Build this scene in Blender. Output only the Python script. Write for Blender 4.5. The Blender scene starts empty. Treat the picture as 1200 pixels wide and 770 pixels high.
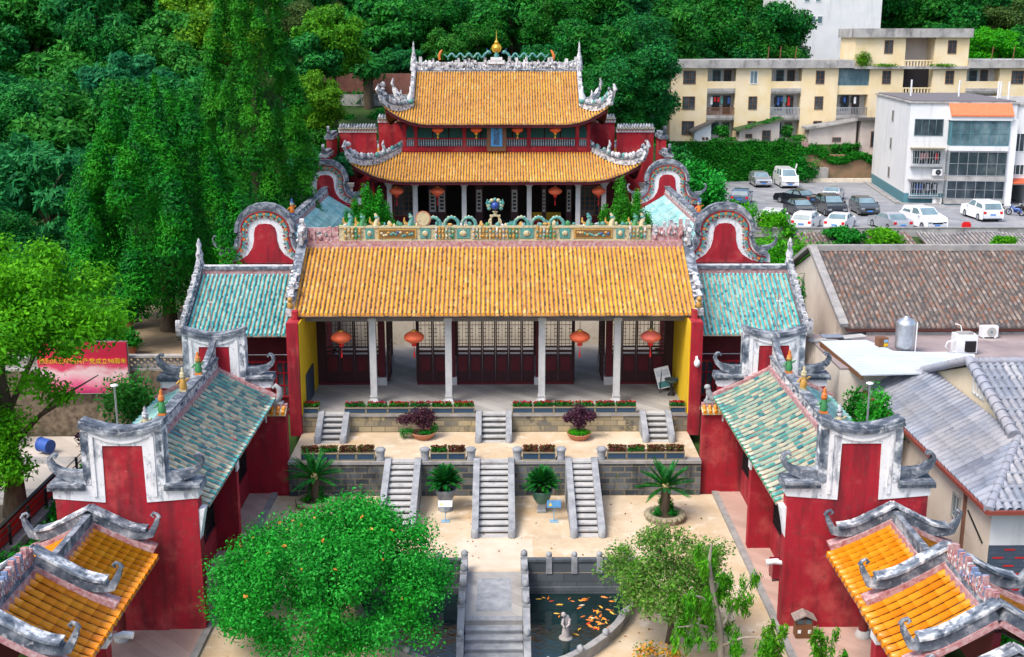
import bpy, math, random
import numpy as np
from mathutils import Vector, Matrix
random.seed(11)
rng = np.random.default_rng(5)
R = math.radians
sc = bpy.context.scene
COL = sc.collection

# ---------------------------------------------------------------- camera, sky, sun, exposure
cd = bpy.data.cameras.new('camera'); cam = bpy.data.objects.new('camera', cd); COL.objects.link(cam)
cam.location = (0.25, 0, 19.5); cam.rotation_euler = (R(90 - 13.65), 0, R(-0.573))
cd.lens = 42.0; cd.sensor_width = 36.0; cd.clip_start = 0.5; cd.clip_end = 2000
sc.camera = cam
SUN_EL, SUN_AZ = 56, (-0.62, -0.55)
wd = bpy.data.worlds.new('World'); sc.world = wd; wd.use_nodes = True
nt = wd.node_tree; nt.nodes.clear()
sky = nt.nodes.new('ShaderNodeTexSky'); sky.sky_type = 'NISHITA'; sky.sun_disc = False
sky.sun_elevation = R(SUN_EL); sky.sun_rotation = math.atan2(SUN_AZ[0], SUN_AZ[1])
sky.air_density = 1.0; sky.dust_density = 3.5; sky.ozone_density = 1.0
bg = nt.nodes.new('ShaderNodeBackground'); bg.inputs[1].default_value = 0.15
ow = nt.nodes.new('ShaderNodeOutputWorld')
nt.links.new(sky.outputs[0], bg.inputs[0]); nt.links.new(bg.outputs[0], ow.inputs[0])
sl = bpy.data.lights.new('sun', 'SUN'); sl.energy = 1.25; sl.angle = R(20); sl.color = (1.0, 0.95, 0.88)
sun = bpy.data.objects.new('sun', sl); COL.objects.link(sun)
_h = math.cos(R(SUN_EL)) / math.hypot(*SUN_AZ)
_d = Vector((SUN_AZ[0] * _h, SUN_AZ[1] * _h, math.sin(R(SUN_EL))))
sun.rotation_euler = _d.to_track_quat('Z', 'Y').to_euler(); sun.location = (0, 20, 60)
vs = sc.view_settings
vs.view_transform = 'Standard'; vs.look = 'None'; vs.gamma = 1.0; vs.use_curve_mapping = False
vs.exposure = 1.08
sc.cycles.use_denoising = True
sc.cycles.max_bounces = 6; sc.cycles.diffuse_bounces = 3; sc.cycles.glossy_bounces = 2
sc.cycles.transmission_bounces = 2; sc.cycles.transparent_max_bounces = 4

# ---------------------------------------------------------------- materials
def lin(h):
    if not isinstance(h, str): return tuple(h) + ((1,) if len(h) == 3 else ())
    c = [int(h[i:i + 2], 16) / 255 for i in (0, 2, 4)]
    return tuple(x / 12.92 if x < .04045 else ((x + .055) / 1.055) ** 2.4 for x in c) + (1,)

class NT:
    def __init__(s, name, rough=.8, metal=0, spec=.4):
        s.m = bpy.data.materials.new(name); s.m.use_nodes = True
        s.t = s.m.node_tree; s.b = s.t.nodes['Principled BSDF']
        s.b.inputs['Roughness'].default_value = rough; s.b.inputs['Metallic'].default_value = metal
        s.b.inputs['Specular IOR Level'].default_value = spec
    def n(s, ty, **kw):
        x = s.t.nodes.new(ty)
        for k, v in kw.items(): setattr(x, k, v)
        return x
    def l(s, a, b): s.t.links.new(a, b)
    def coord(s, kind='Object', scale=(1, 1, 1)):
        tc = s.n('ShaderNodeTexCoord'); mp = s.n('ShaderNodeMapping'); mp.inputs['Scale'].default_value = scale
        s.l(tc.outputs[kind], mp.inputs[0]); return mp.outputs[0]
    def noise(s, vec, scale, detail=6, rough=.6):
        x = s.n('ShaderNodeTexNoise'); x.inputs['Scale'].default_value = scale
        x.inputs['Detail'].default_value = detail; x.inputs['Roughness'].default_value = rough
        s.l(vec, x.inputs['Vector']); return x.outputs[0]
    def ramp(s, fac, stops, const=False):
        x = s.n('ShaderNodeValToRGB'); e = x.color_ramp.elements
        if const: x.color_ramp.interpolation = 'CONSTANT'
        while len(e) < len(stops): e.new(.5)
        for i, (p, c) in enumerate(stops): e[i].position = p; e[i].color = lin(c)
        s.l(fac, x.inputs[0]); return x.outputs[0]
    def mix(s, fac, a, b, mode='MIX'):
        x = s.n('ShaderNodeMix', data_type='RGBA', blend_type=mode)
        for i, v in ((0, fac), (6, a), (7, b)):
            if hasattr(v, 'is_output'): s.l(v, x.inputs[i])
            else: x.inputs[i].default_value = v if i == 0 else lin(v)
        return x.outputs[2]
    def bump(s, h, strength=.3, dist=.05):
        x = s.n('ShaderNodeBump'); x.inputs['Strength'].default_value = strength; x.inputs['Distance'].default_value = dist
        s.l(h, x.inputs['Height']); s.l(x.outputs[0], s.b.inputs['Normal'])
    def base(s, c): s.l(c, s.b.inputs['Base Color']); return s.m

def flat(name, c, rough=.6, metal=0, var=.12, scale=3, spec=.4):
    t = NT(name, rough, metal, spec); v = t.coord()
    n = t.noise(v, scale); c = lin(c)
    lo = tuple(x * (1 - var) for x in c[:3]); hi = tuple(min(1, x * (1 + var)) for x in c[:3])
    return t.base(t.ramp(n, [(.3, lo), (.7, hi)]))

def noisy(name, stops, scale=1.5, rough=.85, bump=.15, stains=(), detail=8, bscale=None, stretch=(1, 1, 1), spec=.3):
    """stains: (colour, scale, low, high, strength, stretch)"""
    t = NT(name, rough, 0, spec); v = t.coord('Object', stretch)
    n = t.noise(v, scale, detail); c = t.ramp(n, stops)
    for (sc_, ssc, lo, hi, st, stretch2) in stains:
        m = t.noise(t.coord('Object', stretch2), ssc, 7, .65)
        f = t.ramp(m, [(lo, (0, 0, 0)), (hi, (st, st, st))])
        c = t.mix(f, c, sc_)
    if bump: t.bump(t.noise(t.coord(), bscale or scale * 6, 6), bump, .04)
    return t.base(c)

def bricks(name, c1, c2, mortar, bw, bh, ms=.012, rough=.85, stains=(), bump=.4, vary=2.0):
    t = NT(name, rough, 0, .3); tc = t.n('ShaderNodeTexCoord'); sp = t.n('ShaderNodeSeparateXYZ'); t.l(tc.outputs['Object'], sp.inputs[0])
    ad = t.n('ShaderNodeMath', operation='ADD'); t.l(sp.outputs[0], ad.inputs[0]); t.l(sp.outputs[1], ad.inputs[1])
    cb = t.n('ShaderNodeCombineXYZ'); t.l(ad.outputs[0], cb.inputs[0]); t.l(sp.outputs[2], cb.inputs[1])
    br = t.n('ShaderNodeTexBrick'); t.l(cb.outputs[0], br.inputs['Vector'])
    br.inputs['Color1'].default_value = lin(c1); br.inputs['Color2'].default_value = lin(c2); br.inputs['Mortar'].default_value = lin(mortar)
    br.inputs['Scale'].default_value = 1; br.inputs['Mortar Size'].default_value = ms; br.inputs['Bias'].default_value = 0
    br.inputs['Brick Width'].default_value = bw; br.inputs['Row Height'].default_value = bh
    c = t.mix(.30, br.outputs[0], t.ramp(t.noise(t.coord(), vary, 7), [(.3, c1), (.7, c2)]), 'MIX')
    for (sc_, ssc, lo, hi, st, stretch2) in stains:
        m = t.noise(t.coord('Object', stretch2), ssc, 7, .65)
        c = t.mix(t.ramp(m, [(lo, (0, 0, 0)), (hi, (st, st, st))]), c, sc_)
    t.bump(br.outputs['Fac'], -bump, .03)
    return t.base(c)

def tilemat(name, stops, rough=.35, stain=None, const=False, spec=.5, slo=.5, shi=.68, blotch=None):
    """one colour per tile: u counts the rows, v the tiles up the slope"""
    t = NT(name, rough, 0, spec); uv = t.n('ShaderNodeUVMap')
    fl = t.n('ShaderNodeVectorMath', operation='FLOOR'); t.l(uv.outputs[0], fl.inputs[0])
    wn = t.n('ShaderNodeTexWhiteNoise', noise_dimensions='3D'); t.l(fl.outputs[0], wn.inputs[0])
    c = t.ramp(wn.outputs[0], stops, const)
    if blotch:
        c = t.mix(t.ramp(t.noise(t.coord(), .45, 5), [(.42, (0, 0, 0)), (.68, (.7, .7, .7))]), c, blotch)
    if stain:
        m = t.noise(t.coord(), 2.4, 8, .7)
        c = t.mix(t.ramp(m, [(slo, (0, 0, 0)), (shi, (.8, .8, .8))]), c, stain)
    return t.base(c)

def leafmat(name, cols, trans=.3, rough=.65, patch=None, patch_amt=.5, pscale=.45):
    t = NT(name, max(rough, .55), 0, .12); g = t.n('ShaderNodeNewGeometry')
    c = t.ramp(g.outputs['Random Per Island'], [((i + .5) / len(cols), x) for i, x in enumerate(cols)])
    if patch:
        c = t.mix(t.ramp(t.noise(t.coord(), pscale, 3), [(.42, (0, 0, 0)), (.64, (patch_amt,) * 3)]), c, patch)
    oi = t.n('ShaderNodeObjectInfo'); hs = t.n('ShaderNodeHueSaturation')
    mr = t.n('ShaderNodeMapRange'); mr.inputs[3].default_value = .485; mr.inputs[4].default_value = .515
    t.l(oi.outputs['Random'], mr.inputs[0]); t.l(mr.outputs[0], hs.inputs['Hue']); t.l(c, hs.inputs['Color']); c = hs.outputs[0]
    t.base(c)
    tr = t.n('ShaderNodeBsdfTranslucent'); t.l(c, tr.inputs[0]); ms = t.n('ShaderNodeMixShader'); ms.inputs[0].default_value = trans
    t.l(t.b.outputs[0], ms.inputs[1]); t.l(tr.outputs[0], ms.inputs[2])
    t.l(ms.outputs[0], t.t.nodes['Material Output'].inputs[0]); return t.m

V1 = (1, 1, 1); VS = (2.2, 2.2, .25)
M = {}
M['red'] = noisy('red plaster', [(.3, (.30, .009, .020)), (.7, (.37, .016, .030))], .8, .85, .08,
    [((.13, .012, .018), 1.0, .47, .64, .75, (1.8, 1.8, .2)), ((.46, .09, .08), .8, .52, .68, .6, V1), ((.19, .03, .03), 4.0, .54, .66, .65, V1), ((.07, .012, .016), .5, .57, .70, .8, (1.6, 1.6, .28)), ((.42, .20, .17), 6.0, .66, .74, .6, V1)], detail=10)
M['maroon'] = noisy('maroon paint', [(.3, (.075, .006, .012)), (.7, (.11, .010, .018))], 2, .6, .05)
M['door'] = noisy('dark lacquered wood', [(.3, (.028, .009, .012)), (.7, (.055, .014, .018))], 3, .5, .05, stretch=(3, 3, .5))
M['yellow'] = noisy('yellow plaster', [(.3, (.62, .40, .01)), (.7, (.72, .47, .015))], 1, .8, .05,
    [((.42, .30, .08), .9, .58, .8, .6, VS)])
M['white'] = noisy('weathered lime', [(.3, (.64, .65, .67)), (.7, (.73, .73, .73))], 2, .9, .12,
    [((.10, .13, .18), 1.6, .54, .66, .75, (1.8, 1.8, .55)), ((.25, .28, .32), 6, .57, .66, .6, V1)], detail=10)
M['dark'] = noisy('dark weathered lime', [(.30, (.03, .042, .06)), (.48, (.09, .11, .14)), (.60, (.24, .26, .29)), (.72, (.46, .48, .50))], 2.2, .9, .25,
    [((.56, .57, .58), 4, .56, .68, .7, V1), ((.025, .032, .045), 1.2, .57, .70, .6, V1)], detail=10)
M['orn'] = noisy('grey plaster relief', [(.3, (.16, .18, .22)), (.5, (.5, .5, .52)), (.7, (.72, .71, .69))], 5, .9, .4,
    [((.035, .045, .065), 4, .52, .62, .9, V1)])
M['cream'] = noisy('cream glaze', [(.3, (.42, .36, .20)), (.7, (.60, .53, .35))], 6, .5, .2, [((.10, .22, .20), 3, .55, .66, .6, V1), ((.07, .06, .04), 6, .53, .66, .7, V1)])
M['teal'] = noisy('teal glaze', [(.3, (.03, .19, .19)), (.7, (.12, .33, .29))], 6, .4, .1, [((.35, .32, .20), 4, .54, .66, .7, V1), ((.03, .05, .05), 5, .58, .70, .7, V1)])
M['ochre'] = noisy('ochre glaze', [(.3, (.38, .20, .04)), (.7, (.55, .33, .09))], 6, .45, .1, [((.10, .07, .03), 5, .55, .72, .6, V1)])
M['blue'] = flat('blue glaze', (.03, .09, .30), .3)
M['green'] = flat('green glaze', (.05, .22, .08), .35)
M['orange'] = flat('orange glaze', (.60, .17, .03), .4)
M['pink'] = noisy('faded red relief', [(.3, (.28, .07, .08)), (.55, (.45, .28, .28)), (.8, (.55, .5, .5))], 6, .9, .4)
M['gold'] = flat('gold paint', (.70, .42, .06), .3, .6)
M['stone'] = noisy('grey cut stone', [(.3, (.20, .21, .23)), (.7, (.36, .37, .38))], 2.5, .9, .2, [((.12, .13, .14), 1.6, .5, .72, .6, V1)])
M['colstone'] = noisy('pale column stone', [(.3, (.42, .42, .42)), (.7, (.53, .53, .52))], 3, .85, .1, [((.34, .31, .26), 2, .55, .75, .5, VS)])
M['greypave'] = bricks('grey paving', (.27, .26, .245), (.40, .385, .36), (.18, .175, .165), .8, .8, .012, .9, [((.11, .105, .10), .5, .45, .7, .6, V1)], .1)
M['sand'] = noisy('pale sandy court', [(.25, (.41, .315, .205)), (.5, (.53, .425, .295)), (.75, (.61, .51, .385))], .55, .95, .12,
    [((.43, .27, .12), .33, .48, .68, .65, V1), ((.76, .69, .60), 1.3, .55, .70, .6, V1), ((.26, .18, .11), 3.5, .60, .72, .55, V1), ((.36, .24, .14), 14, .60, .70, .5, V1)], 10, 9)
M['walk'] = bricks('pink paving', (.42, .27, .22), (.52, .36, .30), (.33, .25, .2), .6, .6, .012, .9, [((.25, .2, .17), .6, .5, .74, .5, V1)], .1)
M['curb'] = noisy('curb stone', [(.3, (.22, .22, .22)), (.7, (.36, .34, .32))], 2, .9, .1, [((.16, .15, .14), 2.5, .5, .7, .6, V1)])
M['darkstone'] = bricks('mossy dark ashlar', (.022, .034, .048), (.165, .18, .19), (.24, .20, .12), .62, .27, .03, .95,
    [((.24, .20, .10), .9, .58, .70, .55, V1), ((.012, .016, .02), .8, .50, .64, .8, (1, 1, .35)), ((.04, .09, .02), 1.4, .62, .72, .7, V1)])
M['ashlar'] = bricks('ochre grey ashlar', (.11, .115, .11), (.42, .34, .20), (.14, .11, .06), .62, .27, .022, .95,
    [((.035, .04, .04), 1.1, .52, .62, .85, V1), ((.46, .37, .18), .8, .56, .70, .5, V1)])
M['pondstone'] = bricks('wet dark pond wall', (.05, .06, .07), (.10, .115, .13), (.035, .04, .045), 1.0, .36, .012, .8, [((.20, .21, .21), 1.2, .56, .74, .5, V1)])
M['rubble'] = noisy('beige rubble wall', [(.3, (.58, .51, .41)), (.7, (.72, .65, .54))], 1.4, .95, .5, [((.30, .20, .12), 1.5, .60, .70, .8, V1)], bscale=4)
t = NT('water', .04, 0, .5); t.bump(t.noise(t.coord(), 2.4, 3), .22, .05)
M['water'] = t.base(t.ramp(t.noise(t.coord(), .4, 2), [(.3, (.004, .013, .012)), (.7, (.008, .028, .030))]))
M['terr'] = noisy('forest floor', [(.3, (.018, .045, .008)), (.7, (.04, .085, .015))], .4, .95, .3, [((.09, .075, .035), .2, .55, .75, .5, V1)])
M['path'] = noisy('pale path slabs', [(.3, (.52, .42, .315)), (.7, (.63, .53, .42))], 1.2, .95, .1, [((.40, .30, .2), 3, .58, .72, .5, V1)])
M['dirt'] = noisy('trodden earth', [(.3, (.19, .14, .085)), (.7, (.34, .26, .17))], .5, .95, .2, [((.09, .08, .05), .4, .5, .75, .6, V1)])
M['plaza'] = bricks('plaza paving', (.42, .38, .33), (.52, .47, .41), (.33, .3, .26), 1.2, 1.2, .02, .9, [((.3, .28, .25), .5, .5, .75, .5, V1)], .1)
M['asphalt'] = noisy('grey asphalt', [(.3, (.19, .20, .22)), (.7, (.28, .29, .31))], .5, .9, .1, [((.36, .35, .34), .25, .5, .68, .6, V1), ((.10, .10, .105), .9, .58, .72, .6, V1)])
# tiles
Y1, Y2, Y3 = (.78, .36, .018), (.83, .43, .035), (.64, .26, .015)
M['tube_y'] = tilemat('yellow glazed tube tile', [(.0, (.66, .27, .012)), (.3, Y1), (.85, (.81, .40, .025)), (.97, (.84, .52, .14))], .42, (.26, .11, .035), slo=.54, shi=.68, blotch=(.60, .25, .03))
M['pan_y'] = tilemat('faded yellow pan tile', [(.0, (.06, .045, .045)), (.14, (.12, .07, .055)), (.26, (.26, .14, .08)), (.6, (.40, .23, .14)), (.85, (.34, .17, .09)), (.95, (.22, .14, .11))], .6, (.12, .075, .06), slo=.52, shi=.70)
M['pan_y2'] = tilemat('shade-darkened yellow pan tile', [(.0, (.07, .05, .05)), (.2, (.13, .08, .06)), (.4, (.26, .14, .08)), (.7, (.34, .21, .14)), (.9, (.28, .16, .10))], .7, (.09, .06, .05), slo=.52, shi=.70)  # darkened so the shaded gaps between rows are part of the colour
M['tube_o'] = tilemat('orange glazed tube tile', [(.0, (.60, .18, .005)), (.4, (.69, .225, .006)), (.95, (.73, .28, .015))], .25, (.25, .10, .03), slo=.60, shi=.76)
M['pan_o'] = tilemat('shade-darkened orange pan tile', [(.0, (.10, .035, .015)), (.5, (.20, .075, .025)), (.95, (.34, .19, .10))], .6, (.08, .04, .025))  # dark colour paints in the shade between the orange tile rows
M['tube_t'] = tilemat('turquoise glazed tube tile', [(.0, (.03, .32, .34)), (.5, (.08, .46, .46)), (.95, (.22, .56, .53))], .22, (.46, .50, .46), slo=.58, shi=.74)
M['pan_t'] = tilemat('grey pan tile', [(.0, (.06, .08, .10)), (.2, (.18, .17, .16)), (.4, (.38, .28, .19)), (.7, (.44, .38, .31)), (.9, (.36, .20, .13))], .7, (.10, .10, .10), slo=.54, shi=.70)
M['tube_m'] = tilemat('mixed green and cream tube tile', [(0, (0.085, 0.253, 0.270)), (.14, (0.108, 0.358, 0.345)), (.30, (0.415, 0.463, 0.360)), (.45, (0.175, 0.418, 0.368)), (.58, (0.550, 0.545, 0.420)), (.72, (0.250, 0.433, 0.375)), (.86, (0.085, 0.238, 0.285)), (.93, (0.580, 0.583, 0.465))], .3, None, True)
M['tube_c'] = tilemat('mixed cream and green tube tile', [(0, (.34, .41, .32)), (.2, (.17, .36, .30)), (.36, (.46, .47, .36)), (.52, (.08, .29, .27)), (.68, (.32, .41, .33)), (.82, (.50, .47, .36)), (.92, (.04, .20, .23))], .3, (.16, .22, .20), True, slo=.56, shi=.72)
M['eave_g'] = flat('green glazed tile end', (.02, .30, .16), .25)
M['eave_t'] = flat('turquoise tile end', (.03, .34, .38), .25)
M['pan_s'] = tilemat('pale turquoise roof', [(.0, (.20, .48, .50)), (.5, (.32, .58, .58)), (.95, (.42, .62, .60))], .5, (.16, .3, .3))
M['brown'] = tilemat('brown clay tile', [(.0, (.10, .095, .10)), (.3, (.17, .15, .14)), (.6, (.26, .22, .20)), (.85, (.24, .11, .07)), (.95, (.34, .30, .27))], .85, (.07, .07, .075), spec=.2)
M['bpan'] = tilemat('dark clay pan', [(.0, (.06, .058, .06)), (.5, (.10, .085, .08)), (.95, (.15, .09, .07))], .9, None, spec=.2)
M['greytile'] = tilemat('grey blue tile', [(.0, (.15, .175, .235)), (.35, (.23, .26, .32)), (.7, (.29, .30, .345)), (.95, (.36, .37, .40))], .7, (.12, .13, .17), slo=.5, shi=.72, blotch=(.31, .285, .285))
M['gpan'] = tilemat('grey pan', [(.0, (.09, .105, .14)), (.95, (.17, .19, .23))], .8)
# plain things
M['glass'] = noisy('dark window glass', [(.35, (.015, .025, .035)), (.55, (.04, .06, .075)), (.7, (.11, .13, .135))], .9, .08, 0, stretch=(1, 1, .6), spec=.6)
M['glassb'] = noisy('blue window glass', [(.35, (.05, .10, .12)), (.5, (.11, .18, .21)), (.66, (.20, .28, .30))], .7, .08, 0, stretch=(1, 1, .6), spec=.6)
M['lattice'] = flat('black lattice', (.012, .010, .012), .6)
M['steel'] = flat('galvanised steel', (.55, .57, .60), .3, .8, .15, 6)
M['metalroof'] = noisy('white sheet roof', [(.3, (.44, .50, .55)), (.7, (.56, .60, .64))], .6, .5, .05, [((.5, .53, .55), .8, .58, .8, .5, V1)])
M['wpaint'] = flat('white paint', (.70, .71, .72), .35, 0, .03)
M['black'] = flat('black rubber', (.012, .012, .013), .7)
M['lred'] = flat('red lantern paper', (.85, .15, .06), .5, 0, .08)
M['lred2'] = flat('deep red silk', (.55, .012, .012), .5)
M['lyel'] = flat('yellow silk', (.75, .48, .02), .5)
M['wood'] = flat('brown wood', (.16, .07, .03), .6)
M['greywood'] = noisy('grey timber', [(.3, (.14, .13, .13)), (.7, (.24, .22, .21))], 3, .85, .1, stretch=(.6, 3, 3))
M['bark'] = noisy('bark', [(.3, (.05, .038, .025)), (.7, (.12, .09, .06))], 5, .95, .5, stretch=(2, 2, .4))
M['palebark'] = noisy('pale bark', [(.3, (.20, .17, .14)), (.7, (.36, .32, .27))], 5, .95, .4, stretch=(2, 2, .4))
M['terracotta'] = flat('terracotta', (.42, .17, .09), .7)
M['soil'] = flat('soil', (.05, .035, .02), .95)
M['ppl'] = flat('blue planter panel', (.025, .06, .11), .5)
M['ptrim'] = flat('tan planter trim', (.27, .225, .14), .6)
M['paleblock'] = noisy('aged white render', [(.3, (.60, .62, .64)), (.7, (.71, .71, .71))], .4, .85, .04, [((.36, .37, .38), .6, .54, .74, .6, VS), ((.5, .5, .5), 3, .6, .7, .4, V1)])
M['creamwall'] = noisy('stained cream wall', [(.3, (.60, .53, .44)), (.7, (.72, .66, .57))], .8, .9, .05, [((.10, .075, .055), .5, .58, .74, .75, V1)])
M['yelblock'] = noisy('aged yellow render', [(.3, (.66, .51, .27)), (.7, (.76, .64, .42))], .5, .9, .04, [((.75, .68, .55), .3, .45, .7, .7, V1), ((.35, .28, .2), .6, .62, .82, .5, VS)])
M['greyconc'] = noisy('stained concrete', [(.3, (.27, .265, .26)), (.7, (.44, .43, .41))], .9, .95, .1, [((.07, .07, .07), .9, .5, .7, .8, (1, 1, .5))])
M['shedwall'] = noisy('grey pink render', [(.3, (.46, .40, .37)), (.7, (.58, .52, .48))], .7, .9, .05, [((.28, .25, .23), .6, .55, .8, .6, VS)])
M['redstone'] = noisy('red earth', [(.3, (.22, .12, .07)), (.7, (.38, .25, .16))], .5, .95, .3, [((.08, .09, .04), .5, .5, .7, .7, V1)])
M['bluebrick'] = bricks('painted blue brick', (.05, .07, .105), (.07, .095, .135), (.04, .055, .08), .5, .15, .015, .8, bump=.1)
M['orangetile'] = flat('orange sheet', (.70, .17, .07), .5)
M['tealpaint'] = flat('teal paint', (.07, .20, .24), .6)
M['redtin'] = flat('bright red hoarding', (.62, .012, .015), .5)
M['roofdeck'] = noisy('purple grey flat roof', [(.3, (.17, .13, .135)), (.7, (.34, .28, .27))], .35, .9, .1, [((.55, .50, .46), .5, .55, .75, .7, V1)])
M['bbrick'] = noisy('old brick wall', [(.3, (.16, .06, .045)), (.7, (.26, .12, .09))], 1.5, .9, .3, [((.09, .06, .05), .5, .5, .7, .7, V1)])
M['rockwall'] = noisy('dark stone wall', [(.3, (.06, .045, .035)), (.5, (.17, .13, .09)), (.75, (.28, .22, .16))], 3, .95, .6, [((.05, .07, .03), .8, .55, .72, .7, V1)])
# foliage
G = {}
G['dark'] = leafmat('dark evergreen leaves', [(.003, .065, .012), (.006, .125, .018), (.012, .20, .024)], .25, .5, (.03, .20, .012), .55)
G['cyp'] = leafmat('cypress sprays', [(.004, .075, .006), (.008, .13, .007), (.016, .20, .008)], .25, .6, (.06, .31, .010), .75, .6)
G['mid'] = leafmat('mid green leaves', [(.006, .11, .018), (.014, .18, .022), (.045, .27, .035)], .3, .45, (.04, .26, .014), .5)
G['blu'] = leafmat('blue green leaves', [(.005, .10, .034), (.010, .16, .045), (.03, .23, .065)], .3, .45, (.03, .26, .035), .5)
G['yel'] = leafmat('yellow green leaves', [(.03, .15, .008), (.06, .24, .008), (.11, .32, .012)], .35, .5, (.14, .36, .012), .5)
G['lime'] = leafmat('bright spring leaves', [(.02, .18, .006), (.045, .32, .008), (.09, .44, .010)], .4, .5, (.12, .48, .008), .7, .5)
G['dome'] = leafmat('glossy bright leaves', [(.004, .12, .012), (.008, .22, .018), (.016, .32, .028), (.05, .42, .06)], .3, .45, (.015, .36, .016), .5, .7)
G['olive'] = leafmat('mixed olive leaves', [(.025, .13, .014), (.05, .24, .016), (.12, .34, .03), (.20, .26, .09)], .35, .45, (.15, .32, .05), .4, .8)
G['weep'] = leafmat('weeping pale sprays', [(.02, .16, .006), (.05, .28, .008), (.10, .36, .012)], .35, .5, (.12, .36, .012), .5, .9)
G['purple'] = leafmat('purple leaves', [(.035, .012, .022), (.07, .022, .04), (.11, .04, .06)], .2, .5)
G['cycad'] = leafmat('cycad fronds', [(.004, .07, .012), (.008, .13, .018), (.018, .20, .02)], .15, .45)
G['ivy'] = leafmat('ivy leaves', [(.005, .12, .010), (.010, .19, .012), (.02, .26, .014)], .25, .5, (.008, .14, .016), .5)
G['redfl'] = leafmat('red blossoms', [(.35, .012, .02), (.5, .03, .03), (.2, .01, .02)], .2, .5)
G['dullfl'] = leafmat('dull red leaves', [(.20, .03, .03), (.13, .05, .03), (.06, .12, .02)], .2, .5)
# ---------------------------------------------------------------- scene tree helpers
def tag(o, label=None, cat=None, group=None, kind=None):
    if label: o['label'] = label
    if cat: o['category'] = cat
    if group: o['group'] = group
    if kind: o['kind'] = kind
    return o

WORLD = {}
def thing(name, label, cat, loc=(0, 0, 0), group=None):
    """an Empty at the thing's base; parts built in world coordinates hang from it"""
    o = bpy.data.objects.new(name, None); COL.objects.link(o); o.location = loc; o.empty_display_size = .3
    WORLD[o.name] = Matrix.Translation(Vector(loc))
    return tag(o, label, cat, group, 'thing')

def hang(o, parent):
    o.parent = parent
    if parent.name in WORLD: o.matrix_parent_inverse = WORLD[parent.name].inverted()

def copy_tree(o, parent=None):
    c = o.copy(); COL.objects.link(c)
    if parent: c.parent = parent
    for ch in list(o.children): copy_tree(ch, c)
    return c

def place(o, loc, rz=0, s=1, label=None):
    o.location = loc; o.rotation_euler = (0, 0, rz); o.scale = (s, s, s) if not hasattr(s, '__len__') else s
    if label: o['label'] = label
    return o

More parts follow.
